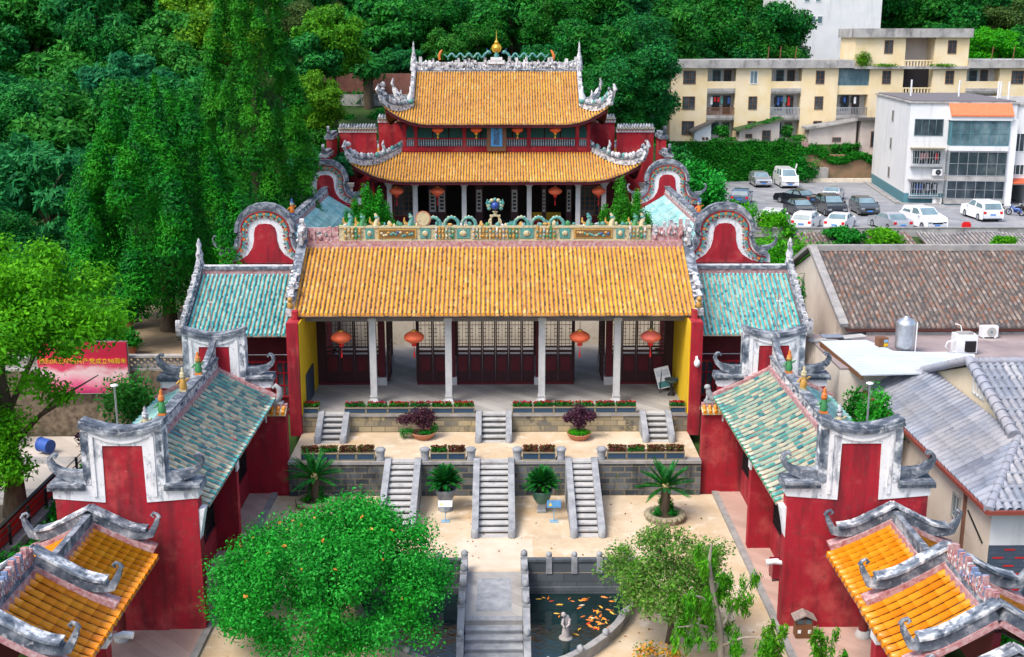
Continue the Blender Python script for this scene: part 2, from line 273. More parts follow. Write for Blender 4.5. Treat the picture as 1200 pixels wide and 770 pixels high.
class MB:
    """gathers faces and links them as one mesh object"""
    def __init__(s, T=None): s.v = []; s.f = []; s.m = []; s.u = []; s.s = []; s.T = T
    def add(s, vs_, fs, mi=0, smooth=False, uv=None):
        o = len(s.v)
        if s.T: vs_ = [s.T(*p) for p in vs_]
        s.v.extend(vs_)
        for i, f in enumerate(fs):
            s.f.append([k + o for k in f]); s.m.append(mi); s.s.append(smooth); s.u.append(uv[i] if uv else None)
        return s
    def box(s, x0, x1, y0, y1, z0, z1, mi=0):
        return s.add([(x0, y0, z0), (x1, y0, z0), (x1, y1, z0), (x0, y1, z0), (x0, y0, z1), (x1, y0, z1), (x1, y1, z1), (x0, y1, z1)],
              [(0, 3, 2, 1), (4, 5, 6, 7), (0, 1, 5, 4), (1, 2, 6, 5), (2, 3, 7, 6), (3, 0, 4, 7)], mi)
    def cbox(s, c, d, mi=0): return s.box(c[0] - d[0] / 2, c[0] + d[0] / 2, c[1] - d[1] / 2, c[1] + d[1] / 2, c[2] - d[2] / 2, c[2] + d[2] / 2, mi)
    def prism(s, poly, d0, d1, plane='xz', mi=0):
        """poly in a plane, pushed from d0 to d1 along the axis left over"""
        f = {'xz': lambda a, b, d: (a, d, b), 'yz': lambda a, b, d: (d, a, b), 'xy': lambda a, b, d: (a, b, d)}[plane]
        n = len(poly); area = sum(poly[i][0] * poly[(i + 1) % n][1] - poly[(i + 1) % n][0] * poly[i][1] for i in range(n))
        if area < 0: poly = poly[::-1]
        vs_ = [f(a, b, d0) for a, b in poly] + [f(a, b, d1) for a, b in poly]
        fs = [tuple(range(n)), tuple(range(2 * n - 1, n - 1, -1))] + [(i, i + n, (i + 1) % n + n, (i + 1) % n) for i in range(n)]
        if plane != 'xz': fs = [q[::-1] for q in fs]
        if d1 < d0: fs = [q[::-1] for q in fs]
        return s.add(vs_, fs, mi)
    def tube(s, pts, rad, n=8, mi=0, caps=True, smooth=True, flat=1.0):
        pts = [Vector(p) for p in pts]
        if not hasattr(rad, '__len__'): rad = [rad] * len(pts)
        vs_ = []; prev = None
        for i, p in enumerate(pts):
            t = (pts[min(i + 1, len(pts) - 1)] - pts[max(i - 1, 0)]).normalized()
            if prev is None: a = t.orthogonal().normalized() if abs(t.z) < .9 else Vector((1, 0, 0)).cross(t).normalized()
            else: a = (prev - t * prev.dot(t)).normalized()
            prev = a; b = t.cross(a)
            for k in range(n):
                w = 2 * math.pi * k / n
                vs_.append(tuple(p + (a * math.cos(w) + b * math.sin(w) * flat) * rad[i]))
        fs = [(i * n + k, i * n + (k + 1) % n, (i + 1) * n + (k + 1) % n, (i + 1) * n + k) for i in range(len(pts) - 1) for k in range(n)]
        s.add(vs_, fs, mi, smooth)
        if caps: s.add([vs_[k] for k in range(n)] , [tuple(range(n - 1, -1, -1))], mi); s.add(vs_[-n:], [tuple(range(n))], mi)
        return s
    def lathe(s, c, prof, n=12, mi=0, smooth=True, sq=None):
        """prof: (radius, height) pairs about a vertical axis at c"""
        vs_ = [(c[0] + r * math.cos(2 * math.pi * k / n + (math.pi / n if n == 4 else 0)), c[1] + r * math.sin(2 * math.pi * k / n + (math.pi / n if n == 4 else 0)), c[2] + h) for r, h in prof for k in range(n)]
        fs = [(i * n + k, i * n + (k + 1) % n, (i + 1) * n + (k + 1) % n, (i + 1) * n + k) for i in range(len(prof) - 1) for k in range(n)]
        s.add(vs_, fs, mi, smooth)
        s.add(vs_[:n], [tuple(range(n - 1, -1, -1))], mi); s.add(vs_[-n:], [tuple(range(n))], mi)
        return s
    def ball(s, c, r, n=8, mi=0):
        if not hasattr(r, '__len__'): r = (r, r, r)
        prof = [(math.sin(math.pi * (i + .02) / (n / 2 + .04)), -math.cos(math.pi * (i + .02) / (n / 2 + .04))) for i in range(n // 2 + 1)]
        vs_ = [(c[0] + q * r[0] * math.cos(2 * math.pi * k / n), c[1] + q * r[1] * math.sin(2 * math.pi * k / n), c[2] + h * r[2]) for q, h in prof for k in range(n)]
        fs = [(i * n + k, i * n + (k + 1) % n, (i + 1) * n + (k + 1) % n, (i + 1) * n + k) for i in range(n // 2) for k in range(n)]
        return s.add(vs_, fs, mi, True)
    def strip(s, pts, w, h, mi=0, up=(0, 0, 1), taper=None):
        """a beam of width w and height h swept along pts (bottom centre line)"""
        pts = [Vector(p) for p in pts]; vs_ = []; up = Vector(up)
        for i, p in enumerate(pts):
            t = (pts[min(i + 1, len(pts) - 1)] - pts[max(i - 1, 0)]).normalized()
            sd = t.cross(up).normalized(); u = sd.cross(t).normalized(); k = taper[i] if taper else 1
            for q, r in ((-.5, 0), (.5, 0), (.5, 1), (-.5, 1)): vs_.append(tuple(p + sd * w * q * k + u * h * r * k))
        fs = [(i * 4 + k, (i + 1) * 4 + k, (i + 1) * 4 + (k + 1) % 4, i * 4 + (k + 1) % 4) for i in range(len(pts) - 1) for k in range(4)]
        fs += [(0, 1, 2, 3), tuple(len(vs_) - 4 + k for k in (3, 2, 1, 0))]
        return s.add(vs_, fs, mi)
    def grid(s, P, nu, nv, mi=0, smooth=False, uvf=None):
        vs_ = [P(i, j) for j in range(nv + 1) for i in range(nu + 1)]
        fs = []; uv = []
        for j in range(nv):
            for i in range(nu):
                a = j * (nu + 1) + i; fs.append((a, a + 1, a + nu + 2, a + nu + 1)); uv.append(None)
        return s.add(vs_, fs, mi, smooth, uv)
    def build(s, name, mats, parent=None):
        me = bpy.data.meshes.new(name)
        me.from_pydata([tuple(p) for p in s.v], [], s.f)
        for m in (mats if isinstance(mats, (list, tuple)) else [mats]): me.materials.append(m)
        me.polygons.foreach_set('material_index', s.m); me.polygons.foreach_set('use_smooth', s.s)
        if any(u is not None for u in s.u):
            ul = me.uv_layers.new(name='UVMap'); flatuv = []
            for f, u in zip(s.f, s.u): flatuv.extend([c for q in (u or [(0, 0)] * len(f)) for c in q])
            ul.data.foreach_set('uv', flatuv)
        me.validate(); me.update()
        o = bpy.data.objects.new(name, me); COL.objects.link(o)
        if parent: hang(o, parent)
        return o

def solo(mb, name, mats, label, cat, group=None):
    return tag(mb.build(name, mats), label, cat, group, 'thing')
def struct(mb, name, mats): return tag(mb.build(name, mats), kind='structure')
def sheet(name, x0, x1, y0, y1, z, mat):
    m = MB(); m.add([(x0, y0, z), (x1, y0, z), (x1, y1, z), (x0, y1, z)], [(0, 1, 2, 3)]); return struct(m, name, mat)

# ---------------------------------------------------------------- tiled roofs
def tiles(mb, acs, b0, b1, h, X, r, L=.3, tube=0, pan=1, end=0, ncs=4, seg=1, lip=.0, w=None):
    """rows of half-round tiles at the across-positions acs, running up the slope from b0(a) to b1(a); X maps (a, b, z) to the world"""
    w = w or (acs[1] - acs[0]); cols = []
    fb0 = b0 if callable(b0) else (lambda a: b0); fb1 = b1 if callable(b1) else (lambda a: b1)
    for ci, a in enumerate(acs):
        lo, hi = fb0(a), fb1(a)
        if hi - lo < .05: continue
        nt_ = max(1, int(round((hi - lo) / L))); bs = []
        for k in range(nt_):
            for q in range(seg): bs.append((lo + (hi - lo) * (k + q / seg) / nt_, k))
            bs.append((lo + (hi - lo) * (k + .995) / nt_, k))
        ring = []; vs_ = []; fs = []; uv = []
        for j, (b, k) in enumerate(bs):
            z = h(a, b); e = .02
            ha = (h(a + e, b) - h(a - e, b)) / (2 * e); hb = (h(a, b + e) - h(a, b - e)) / (2 * e)
            n = Vector((-ha, -hb, 1)).normalized(); sd = Vector((1, 0, ha)).normalized()
            rr = r * (1.08 if j % (seg + 1) == 0 else .94)
            for q in range(ncs + 1):
                t = math.pi * q / ncs; c = Vector((a, b, z)) + sd * (math.cos(t) * rr) + n * (math.sin(t) * rr * 1.15 + .012)
                vs_.append(X(*c))
        m = ncs + 1
        for j in range(len(bs) - 1):
            for q in range(ncs):
                fs.append((j * m + q, (j + 1) * m + q, (j + 1) * m + q + 1, j * m + q + 1)); uv.append([(ci + .5, bs[j][1] + .5)] * 4)
        mb.add(vs_, fs, tube, True, uv)
        # round end tile
        c0 = Vector((a, lo - .015, h(a, lo) + .01)); dv = []
        for q in range(10): t = 2 * math.pi * q / 10; dv.append(X(*(c0 + Vector((math.cos(t) * r * 1.15, 0, math.sin(t) * r * 1.15)))))
        dv2 = []
        for q in range(10): t = 2 * math.pi * q / 10; dv2.append(X(*(c0 + Vector((math.cos(t) * r * 1.15, .06, math.sin(t) * r * 1.15)))))
        mb.add(dv + dv2, [tuple(range(10))] + [(q, q + 10, (q + 1) % 10 + 10, (q + 1) % 10) for q in range(10)], end, False, [[(ci + .5, .5)] * 10] + [[(ci + .5, .5)] * 4] * 10)
        # pan tiles on both sides of the row: a stepped trough
        nb = max(2, nt_, int((hi - lo) / .16) if hi - lo < 8 else 0); vs_ = []; fs = []; uv = []
        for k in range(nb + 1):
            b = lo + (hi - lo) * k / nb
            for q in (-.5, 0, .5):
                vs_.append(X(a + q * w, b, h(a + q * w, b) + (-.055 * min(1, w / .3) if q else .0)))
        for k in range(nb):
            for q in range(2):
                i = k * 3 + q; fs.append((i, i + 1, i + 4, i + 3)); uv.append([(ci + q + 100.5, k + .5)] * 4)
        mb.add(vs_, fs, pan, False, uv)
        # thickness under the eave edge
        p = [X(a + q * w, lo, h(a + q * w, lo) + d) for q in (-.5, .5) for d in (0, -.10)]
        mb.add(p, [(0, 1, 3, 2)], pan, False, [[(ci + 100.5, .5)] * 4])

def relief(mb, p0, p1, h, w, n, pal, mi_base=0, crest=.5, seed=1):
    """a band of carved relief between p0 and p1: base wall, lumps and an uneven crest"""
    rr = random.Random(seed); p0, p1 = Vector(p0), Vector(p1); d = p1 - p0; L_ = d.length; t = d.normalized()
    sd = t.cross(Vector((0, 0, 1))).normalized(); up = sd.cross(t).normalized()
    mb.strip([p0, p1], w * .48, h * .8, mi_base)
    for i in range(n):
        f = (i + rr.uniform(.2, .8)) / n; c = p0 + d * f; ww = L_ / n * rr.uniform(.6, 1.15); hh = h * rr.uniform(.55, 1 + crest)
        mi = rr.choice(pal)
        for sgn in (-1, 1):
            for q in range(2):
                e = c + t * rr.uniform(-.4, .4) * L_ / n + sd * sgn * w * .3 + up * rr.uniform(.1, .8) * h
                mb.ball(e, (ww * rr.uniform(.25, .5), ww * rr.uniform(.25, .5), h * rr.uniform(.10, .22)), 6, rr.choice(pal))
        a = [c - t * ww / 2 - sd * w * .3, c + t * ww / 2 - sd * w * .3, c + t * ww / 2 + sd * w * .3, c - t * ww / 2 + sd * w * .3]
        b = [q + up * hh + (t * ww * .12 * (1 if k in (0, 3) else -1)) for k, q in enumerate(a)]
        mb.add([tuple(q + up * h * .3) for q in a] + [tuple(q) for q in b], [(4, 5, 6, 7), (0, 1, 5, 4), (1, 2, 6, 5), (2, 3, 7, 6), (3, 0, 4, 7)], mi)

def horn(mb, base, out, size, w, mi=0, curl=True, lift=1.0):
    """an upturned ridge end sweeping from base along the horizontal direction out, tapering to a curl"""
    base = Vector(base); o = Vector(out).normalized(); u = Vector((0, 0, 1)); s = size
    P = [(0, .0), (.25, .02), (.5, .08), (.72, .2), (.88, .4), (.95, .62)]
    if curl: P += [(.93, .78), (.87, .86), (.80, .86), (.77, .80), (.80, .76)]
    pts = [base + o * (a * s) + u * (b * s * lift) for a, b in P]
    tp = [1.0, .9, .75, .6, .45, .33] + ([.24, .20, .18, .16, .12] if curl else [])
    n = len(pts); sd = o.cross(u); vs_ = []
    for i, p in enumerate(pts):
        t = (pts[min(i + 1, n - 1)] - pts[max(i - 1, 0)]).normalized(); nn = sd.cross(t).normalized()
        k = tp[i]; hw = w * (.55 + .45 * k) * .5; hh = s * .16 * k
        for q, e in ((-1, -1), (1, -1), (1, 1), (-1, 1)): vs_.append(tuple(p + sd * hw * q + nn * hh * e))
    fs = [(i * 4 + k, i * 4 + (k + 1) % 4, (i + 1) * 4 + (k + 1) % 4, (i + 1) * 4 + k) for i in range(n - 1) for k in range(4)]
    fs += [(3, 2, 1, 0), tuple(4 * (n - 1) + k for k in range(4))]
    mb.add(vs_, fs, mi)

# ---------------------------------------------------------------- foliage
def leaf_mesh(name, clumps, n, size, mat, asp=.45, droop=0., out=.5, shell=.5, seed=1, sizevar=.5):
    g = np.random.default_rng(seed); cl = np.array([c[:6] for c in clumps], float)
    wt = np.array([c[6] if len(c) > 6 else (c[3] * c[4] * c[5]) ** (2 / 3) for c in clumps]); wt /= wt.sum()
    k = g.choice(len(cl), n, p=wt)
    d = g.normal(size=(n, 3)); d /= np.linalg.norm(d, axis=1)[:, None]
    r = 1 - shell * g.random(n) ** 1.6
    r *= 1 + .22 * g.normal(size=n) * .6
    c = cl[k, :3] + d * cl[k, 3:6] * r[:, None]
    nn = d * out + g.normal(size=(n, 3)) * (1 - out) * .7 + np.array([0, 0, .35]); nn /= np.linalg.norm(nn, axis=1)[:, None]
    t = g.normal(size=(n, 3)) * (1 - droop) + np.array([0, 0, -1.0]) * droop * 1.6 + d * .3
    t -= nn * (t * nn).sum(1)[:, None]; t /= np.linalg.norm(t, axis=1)[:, None] + 1e-9
    b = np.cross(nn, t); s = size * (1 + sizevar * (g.random(n) * 2 - 1)); L_ = (t * s[:, None]) * .5; W = (b * (s * asp)[:, None]) * .5
    v = np.stack([c - L_, c + W - L_ * .1, c + L_, c - W - L_ * .1], 1).reshape(-1, 3)
    me = bpy.data.meshes.new(name); me.vertices.add(4 * n); me.vertices.foreach_set('co', v.astype(np.float32).ravel())
    me.loops.add(4 * n); me.loops.foreach_set('vertex_index', np.arange(4 * n, dtype=np.int32))
    me.polygons.add(n); me.polygons.foreach_set('loop_start', np.arange(0, 4 * n, 4, dtype=np.int32)); me.polygons.foreach_set('loop_total', np.full(n, 4, np.int32))
    me.materials.append(mat); me.update(calc_edges=True); me.validate(); return me

def crown_clumps(R_, Hc, z0, n, cr, seed, flat=.8, top=0.0, cone=0.0):
    """clump ellipsoids filling a crown of radius R_ and height Hc whose foot is at z0; cone narrows it upwards"""
    rr = random.Random(seed); out = []
    while len(out) < n:
        x, y, z = rr.uniform(-1, 1), rr.uniform(-1, 1), rr.uniform(0, 1)
        if cone: lim = (1 - z) ** cone * .95 + .05
        else: lim = math.sqrt(max(0, 1 - (2 * z - .9) ** 2)) if z > .45 else .55 + .45 * z / .45
        q = math.hypot(x, y)
        if q > lim or q < lim * .35 and rr.random() < .7: continue
        s = cr * rr.uniform(.65, 1.3) * (.55 + .45 * lim)
        out.append((x * R_, y * R_, z0 + z * Hc, s, s, s * flat))
    return out

def mesh_obj(name, me, parent=None):
    o = bpy.data.objects.new(name, me); COL.objects.link(o)
    if parent: hang(o, parent)
    return o

def trunk_mb(h, r, limbs=(), lean=(0, 0), seed=1):
    m = MB(); rr = random.Random(seed)
    pts = [(lean[0] * (k / 5) ** 1.4 + rr.uniform(-.3, .3) * r, lean[1] * (k / 5) ** 1.4 + rr.uniform(-.3, .3) * r, h * k / 5) for k in range(6)]
    m.tube(pts, [r * 1.5, r * 1.05, r * .92, r * .8, r * .65, r * .35], 8)
    for (k, ex, ey, ez, q) in limbs:
        p = Vector(pts[k]); e = Vector((ex, ey, ez)); mid = p.lerp(e, .5) + Vector((0, 0, (e - p).length * .08))
        m.tube([p, mid, e], [r * q, r * q * .65, r * q * .2], 6)
    return m

def window(parent, x0, x1, z0, z1, y, nx=2, nz=1, fr=None, gl=None, T=None, f=.07, name='window', d=.10):
    """a window set in a wall whose face is at y and looks towards -y: frame with mullions, pane behind them"""
    m = MB(T); fr = fr or M['wood']
    m.box(x0, x1, y - d * .6, y + d, z0, z0 + f); m.box(x0, x1, y - d * .6, y + d, z1 - f, z1)
    m.box(x0, x0 + f, y - d * .6, y + d, z0 + f, z1 - f); m.box(x1 - f, x1, y - d * .6, y + d, z0 + f, z1 - f)
    for i in range(1, nx): c = x0 + (x1 - x0) * i / nx; m.box(c - f * .35, c + f * .35, y - d * .5, y + d, z0 + f, z1 - f)
    for i in range(1, nz): c = z0 + (z1 - z0) * i / nz; m.box(x0 + f, x1 - f, y - d * .45, y + d, c - f * .3, c + f * .3)
    w = m.build(name, fr, parent)
    g = MB(T); g.box(x0 + f * .5, x1 - f * .5, y - .012, y + .02, z0 + f * .5, z1 - f * .5); g.build('pane', gl or M['glass'], w)
    return w
# ================================================================ the setting: ground, court, terraces, pond
def pw(t, e): return t if t <= 0 else t ** e
def sst(a, b, x): t = min(1, max(0, (x - a) / (b - a))); return t * t * (3 - 2 * t)
def pl(pts, y):
    for (a, za), (b, zb) in zip(pts, pts[1:]):
        if y <= b: return za + (zb - za) * max(0, (y - a)) / (b - a)
    return pts[-1][1]
PC = [(0, -1.6), (49, -1.6), (52.5, .8), (55, 1.6), (66.03, 1.8), (66.42, 4.2), (86, 4.2), (98, 4.8), (102.5, 10.3), (112, 12.3), (118, 14.0), (124, 15), (140, 19), (170, 30), (230, 52), (330, 75)]
PL = [(0, -.12), (58.2, -.12), (58.9, 3.1), (80, 3.6), (95, 6), (120, 15), (150, 26), (200, 44), (330, 75)]
PR = [(0, -.12), (60, -.12), (66, 1.2), (90, 3.2), (97, 3.66), (136.9, 3.66), (137.6, 7.7), (156, 8.2), (166, 9.5), (186, 14), (220, 27), (330, 62)]
def ground_z(x, y):
    wl = sst(14.9, 15.9, -x); wr = sst(14.9, 15.9, x) if y < 96 else sst(13.2, 16.8, x)
    b = .35 * math.sin(x * .21 + 1) * math.sin(y * .17) if y > 108 else 0
    return pl(PC, y) * (1 - wl - wr) + pl(PL, y) * wl + pl(PR, y) * wr + b * (0 if wr > .5 and y < 160 else 1)
xs = sorted(set([-260 + 10 * i for i in range(53)] + [-40 + i * 1.0 for i in range(81)] + [-15.4, 15.4])); ys = sorted(set([10 + 3 * i for i in range(108)] + [66.03, 66.42, 96.01, 102.5, 58.2, 58.9, 136.9, 137.6, 46, 50, 52.5]))
m = MB(); m.grid(lambda i, j: (xs[i], ys[j], ground_z(xs[i], ys[j])), len(xs) - 1, len(ys) - 1, 0, True)
struct(m, 'hillside_ground', M['terr'])

# court with the half-moon pond cut out
PY, PRX, PRY = 41.4, 5.1, 7.7
m = MB(); N_ = 24
m.add([(-9.8, PY, 0), (9.8, PY, 0), (9.8, 49.3, 0), (-9.8, 49.3, 0)], [(0, 1, 2, 3)])
arc = [(PRX * math.cos(math.pi * i / N_), PY - PRY * math.sin(math.pi * i / N_)) for i in range(N_ + 1)]
for (xa, ya), (xb, yb) in zip(arc, arc[1:]):
    ex = 9.8 if xa + xb > 0 else -9.8
    m.add([(xa, ya, 0), (ex, ya, 0), (ex, yb, 0), (xb, yb, 0)], [(0, 1, 2, 3)])
m.add([(-9.8, 20, 0), (9.8, 20, 0), (9.8, PY - PRY, 0), (-9.8, PY - PRY, 0)], [(0, 1, 2, 3)])
struct(m, 'court_ground', M['sand'])
sheet('middle_terrace_ground', -9.0, 9.0, 49.22, 53.4, 1.6, M['sand'])
m = MB(); m.box(-8.95, 8.95, 53.3, 66, 2.2, 2.5); struct(m, 'hall_floor', M['greypave'])
sheet('path_slabs', -1.5, 1.5, 41.7, 44.55, .004, M['path'])
sheet('rear_court_ground', -14, 14, 66.3, 86.2, 4.8, M['greypave'])
sheet('pond_water', -5.0, 5.0, PY - PRY + .1, PY - .05, -.8, M['water'])
m = MB()
for sx in (-1, 1): m.box(sx * 9.8 if sx > 0 else -10.95, 10.95 if sx > 0 else -9.8, 30, 49.45, -.3, .1)
struct(m, 'side_walk_paving', M['walk'])
for sx in (-1, 1):
    m = MB(); m.box(min(sx * 9.55, sx * 9.8), max(sx * 9.55, sx * 9.8), 30, 49.4, -.3, .125); tag(struct(m, 'kerb', M['curb']), kind='structure')
m = MB(); m.box(-14.6, -10.95, 20, 37, -.3, .06); m.box(10.95, 14.6, 20, 37, -.3, .06); struct(m, 'gateway_paving', M['walk'])

def arcwall(t0, t1, z0, z1, th, name, mat, label, n=20, parent=None):
    m = MB(); P = []
    for i in range(n + 1):
        t = t0 + (t1 - t0) * i / n; cx, cy = PRX * math.cos(t), PY - PRY * math.sin(t)
        nx, ny = math.cos(t) / PRX, -math.sin(t) / PRY; q = math.hypot(nx, ny); P.append((cx, cy, nx / q * th, ny / q * th))
    vs_ = [v for (x, y, nx, ny) in P for v in ((x, y, z0), (x + nx, y + ny, z0), (x + nx, y + ny, z1), (x, y, z1))]
    fs = [(i * 4 + k, i * 4 + (k + 1) % 4, (i + 1) * 4 + (k + 1) % 4, (i + 1) * 4 + k) for i in range(n) for k in range(4)] + [(0, 1, 2, 3), tuple(4 * n + k for k in range(4))]
    m.add(vs_, fs); return m

pw_ = thing('pond_wall', 'dark wet stone wall along the straight far edge of the pond', 'wall', (0, PY, -.8))
for x0, x1 in ((-PRX - .2, -1.25), (1.25, PRX + .2)):
    m = MB(); m.box(x0, x1, PY, PY + .22, -1.1, -.02); m.box(x0, x1, PY - .10, PY - .003, -1.1, -.55); m.build('wall', M['pondstone'], pw_)
    m = MB(); m.box(x0, x1, PY + .02, PY + .16, -.02, .45); m.box(x0, x1, PY - .02, PY + .20, .45, .55); m.build('parapet', M['pondstone'], pw_)
for x in (-5.0, -4.0, -3.0, -2.05, 2.05, 3.0, 3.95, 4.95):
    m = MB(); m.box(x - .11, x + .11, PY - .04, PY + .22, -.02, .62); m.lathe((x, PY + .09, .62), [(.09, 0), (.12, .06), (.10, .16), (.03, .2)], 8); m.build('post', M['stone'], pw_)
pc = thing('pond_wall', 'curved grey stone wall round the near side of the pond', 'wall', (3, 36, -.8))
arcwall(.02, math.pi - .02, -1.1, .32, .20, 'wall', None, '').build('wall', M['curb'], pc)
arcwall(.02, math.pi - .02, .323, .42, .25, 'coping', None, '').build('coping', M['curb'], pc)
for i in range(14):
    t = .12 + (math.pi - .24) * i / 13; m = MB(); m.lathe((PRX * math.cos(t) * 1.03, PY - PRY * math.sin(t) * 1.02, .42), [(.09, 0), (.12, .05), (.11, .16), (.04, .22)], 8); m.build('post_cap', M['stone'], pc)

# bridge
br = thing('stone_bridge', 'grey stone bridge with low balustrades stepping down across the pond', 'bridge', (0, 40, 0))
m = MB(); m.box(-1.02, 1.02, 37.6, 41.5, -.28, .02); m.build('deck', M['greypave'], br)
m = MB(); m.box(-.62, .62, 38.3, 40.9, .022, .028); m.box(-.98, .98, 37.62, 37.9, .022, .03); m.build('inlaid_slab', M['stone'], br)
for k in range(10):
    y1 = 37.6 - k * .36; m = MB(); m.box(-.98, .98, y1 - .36, y1, -.9 if k < 4 else -1.4, -.16 * (k + 1) + .02); m.box(-.985, .985, y1 - .39, y1 - .06, -.16 * (k + 1) + .02 - .05, -.16 * (k + 1) + .023); m.build('step', M['stone'], br)
for sx in (-1, 1):
    m = MB(); P = [(41.55, 0), (37.6, 0), (34.0, -1.6)]
    for (ya, za), (yb, zb) in zip(P, P[1:]): m.strip([(sx * 1.12, ya, za - .3), (sx * 1.12, yb, zb - .3)], .2, .72)
    for (ya, za), (yb, zb) in zip(P, P[1:]): m.strip([(sx * 1.12, ya, za + .42), (sx * 1.12, yb, zb + .42)], .24, .1)
    m.build('balustrade', M['stone'], br)
    for y in (41.6, 40.3, 39.0, 37.7, 36.4, 35.1):
        z = -1.6 * max(0, 37.6 - y) / 3.6; m = MB(); m.box(sx * 1.12 - .13, sx * 1.12 + .13, y - .13, y + .13, z - .4, z + .62)
        m.lathe((sx * 1.12, y, z + .62), [(.10, 0), (.13, .05), (.12, .17), (.04, .24)], 8); m.build('post', M['stone'], br)

# retaining walls of the two terraces
def retwall(name, label, spans, y, z0, z1, mat, cap):
    t = thing(name, label, 'wall', (0, y, z0))
    for a, b in spans:
        m = MB(); c = MB(); m.box(a, b, y, y + .35, z0 - .1, z1 - .12); c.box(a, b, y - .06, y + .4, z1 - .12, z1 + .012)
        c.build('coping', cap, m.build('wall', mat, t))
retwall('retaining_wall', 'tall dark mossy retaining wall between the lower court and middle terrace', [(-9.0, -4.78), (-3.22, -.93), (.83, 3.06), (4.46, 9.0)], 49.2, 0, 1.6, M['darkstone'], M['curb'])
retwall('retaining_wall', 'low ochre retaining wall under the gate hall floor', [(-9.0, -8.22), (-6.78, -.9), (.76, 6.74), (8.2, 9.0)], 53.2, 1.6, 2.5, M['ashlar'], M['curb'])
retwall('retaining_wall', 'beige rubble retaining wall seen through the open doors of the gate hall', [(-9.4, 9.4)], 66.0, 2.4, 4.8, M['rubble'], M['curb'])

# staircases
def stair(x0, x1, ytop, ybot, ztop, zbot, n, label, group, splay=0):
    t = thing('stone_staircase', label, 'staircase', ((x0 + x1) / 2, ybot, zbot), group); w = .27
    run = (ytop - ybot) / n; rise = (ztop - zbot) / n
    for k in range(n):
        y1 = ytop - k * run; z = ztop - k * rise
        m = MB(); m.box(x0 + w, x1 - w, y1 - run, y1 - .06, zbot - .05, z - rise, 1); m.box(x0 + w + .002, x1 - w - .002, y1 - run - .06, y1 - .07, z - rise - .05, z - rise + .012)
        m.build('step', [M['stonestep'], M['riser']], t)
    m = MB(); m.box(x0 + w, x1 - w, ytop - .055, ytop + .3, zbot - .05, ztop - .07, 1); m.box(x0 + w + .002, x1 - w - .002, ytop - .09, ytop + .32, ztop - .069, ztop + .014); m.build('landing', [M['stonestep'], M['riser']], t)
    for a in (x0, x1 - w):
        m = MB(); m.prism([(ytop + .25, ztop + .1), (ytop + .02, ztop + .13), (ybot - .05, zbot + .30), (ybot - .12, zbot + .24), (ybot - .12, zbot - .05), (ytop + .25, zbot - .05)], a, a + w, 'yz')
        m.lathe((a + w / 2, ybot - .06, zbot), [(.16, 0), (.16, .32), (.09, .36)], 8); m.build('cheek_stone', M['stone'], t)
M['stonestep'] = noisy('worn tread stone', [(.3, (.34, .34, .335)), (.7, (.50, .49, .47))], 2, .9, .15, [((.20, .19, .18), 2.2, .5, .72, .6, V1), ((.5, .36, .2), 1.3, .6, .75, .4, V1)])
M['riser'] = noisy('dark step riser', [(.3, (.10, .10, .095)), (.7, (.19, .185, .17))], 2, .95, .2)  # darker than the treads: shade under each nosing is put into the colour
stair(-8.22, -6.78, 53.2, 51.75, 2.5, 1.6, 5, 'short staircase up to the gate hall beside the yellow wall with the dark board', 'short stairs up to the gate hall')
stair(-.9, .76, 53.2, 51.75, 2.5, 1.6, 5, 'short staircase in the middle between the two long rows of red flower planters', 'short stairs up to the gate hall')
stair(6.74, 8.2, 53.2, 51.75, 2.5, 1.6, 5, 'short staircase up to the gate hall beside the yellow wall with the tilted info board', 'short stairs up to the gate hall')
stair(-4.78, -3.22, 49.2, 44.75, 1.6, 0, 12, 'long stone staircase partly hidden by the round green tree', 'long stairs up to the middle terrace')
stair(-.93, .83, 49.2, 44.75, 1.6, 0, 12, 'long stone staircase in line with the bridge, between two potted cycads', 'long stairs up to the middle terrace')
stair(3.06, 4.46, 49.2, 44.75, 1.6, 0, 12, 'long stone staircase nearest the cycad in the stone ring', 'long stairs up to the middle terrace')
for x, s in ((-5.0, 'dark wall beside the staircase half hidden by the tree'), (-3.05, 'terrace edge where the staircase by the tree ends'), (-1.05, 'terrace edge just before the middle long staircase'),
             (.98, 'terrace edge just after the middle long staircase'), (2.88, 'terrace edge between the short planters and cycad staircase'), (4.66, 'terrace edge above the cycad in the stone ring')):
    t = thing('stone_post', 'squat grey stone post on the ' + s, 'post', (x, 49.42, 1.6), 'stone posts on the terrace edge')
    m = MB(); m.lathe((x, 49.42, 1.61), [(.2, 0), (.21, .05), (.17, .12), (.19, .3), (.2, .42)], 10); m.build('post', M['stone'], t)
    m = MB(); m.lathe((x, 49.42, 2.03), [(.23, 0), (.24, .06), (.19, .12), (.06, .15)], 10); m.build('cap', M['stone'], t)

# ================================================================ gate hall
gh = thing('gate_hall', 'long open gate hall with a yellow tiled roof, white columns and carved doors', 'hall', (0, 56, 2.5))
EY, RY, EZ, RZ = 53.9, 58.7, 7.08, 9.5
hh = lambda a, b: EZ + (RZ - EZ) * pw(b / (RY - EY), 1.06)
acs = [-9.3 + .2138 * i for i in range(88)]
m = MB(); tiles(m, acs, 0, RY - EY, hh, lambda a, b, z: (a, EY + b, z), .064, .26)
tiles(m, acs[::1], 0, RY - EY, hh, lambda a, b, z: (a, 2 * RY - EY - b, z), .056, .8, seg=1, ncs=3)
m.build('roof', [M['tube_y'], M['pan_y']], gh)
m = MB()
for s in (1, -1):
    f = (lambda y: y) if s > 0 else (lambda y: 2 * RY - y)
    m.add([(-9.4, f(EY + .1), EZ - .16), (9.4, f(EY + .1), EZ - .16), (9.4, f(RY), RZ - .2), (-9.4, f(RY), RZ - .2)], [(0, 1, 2, 3)])
m.build('soffit', M['greywood'], gh)
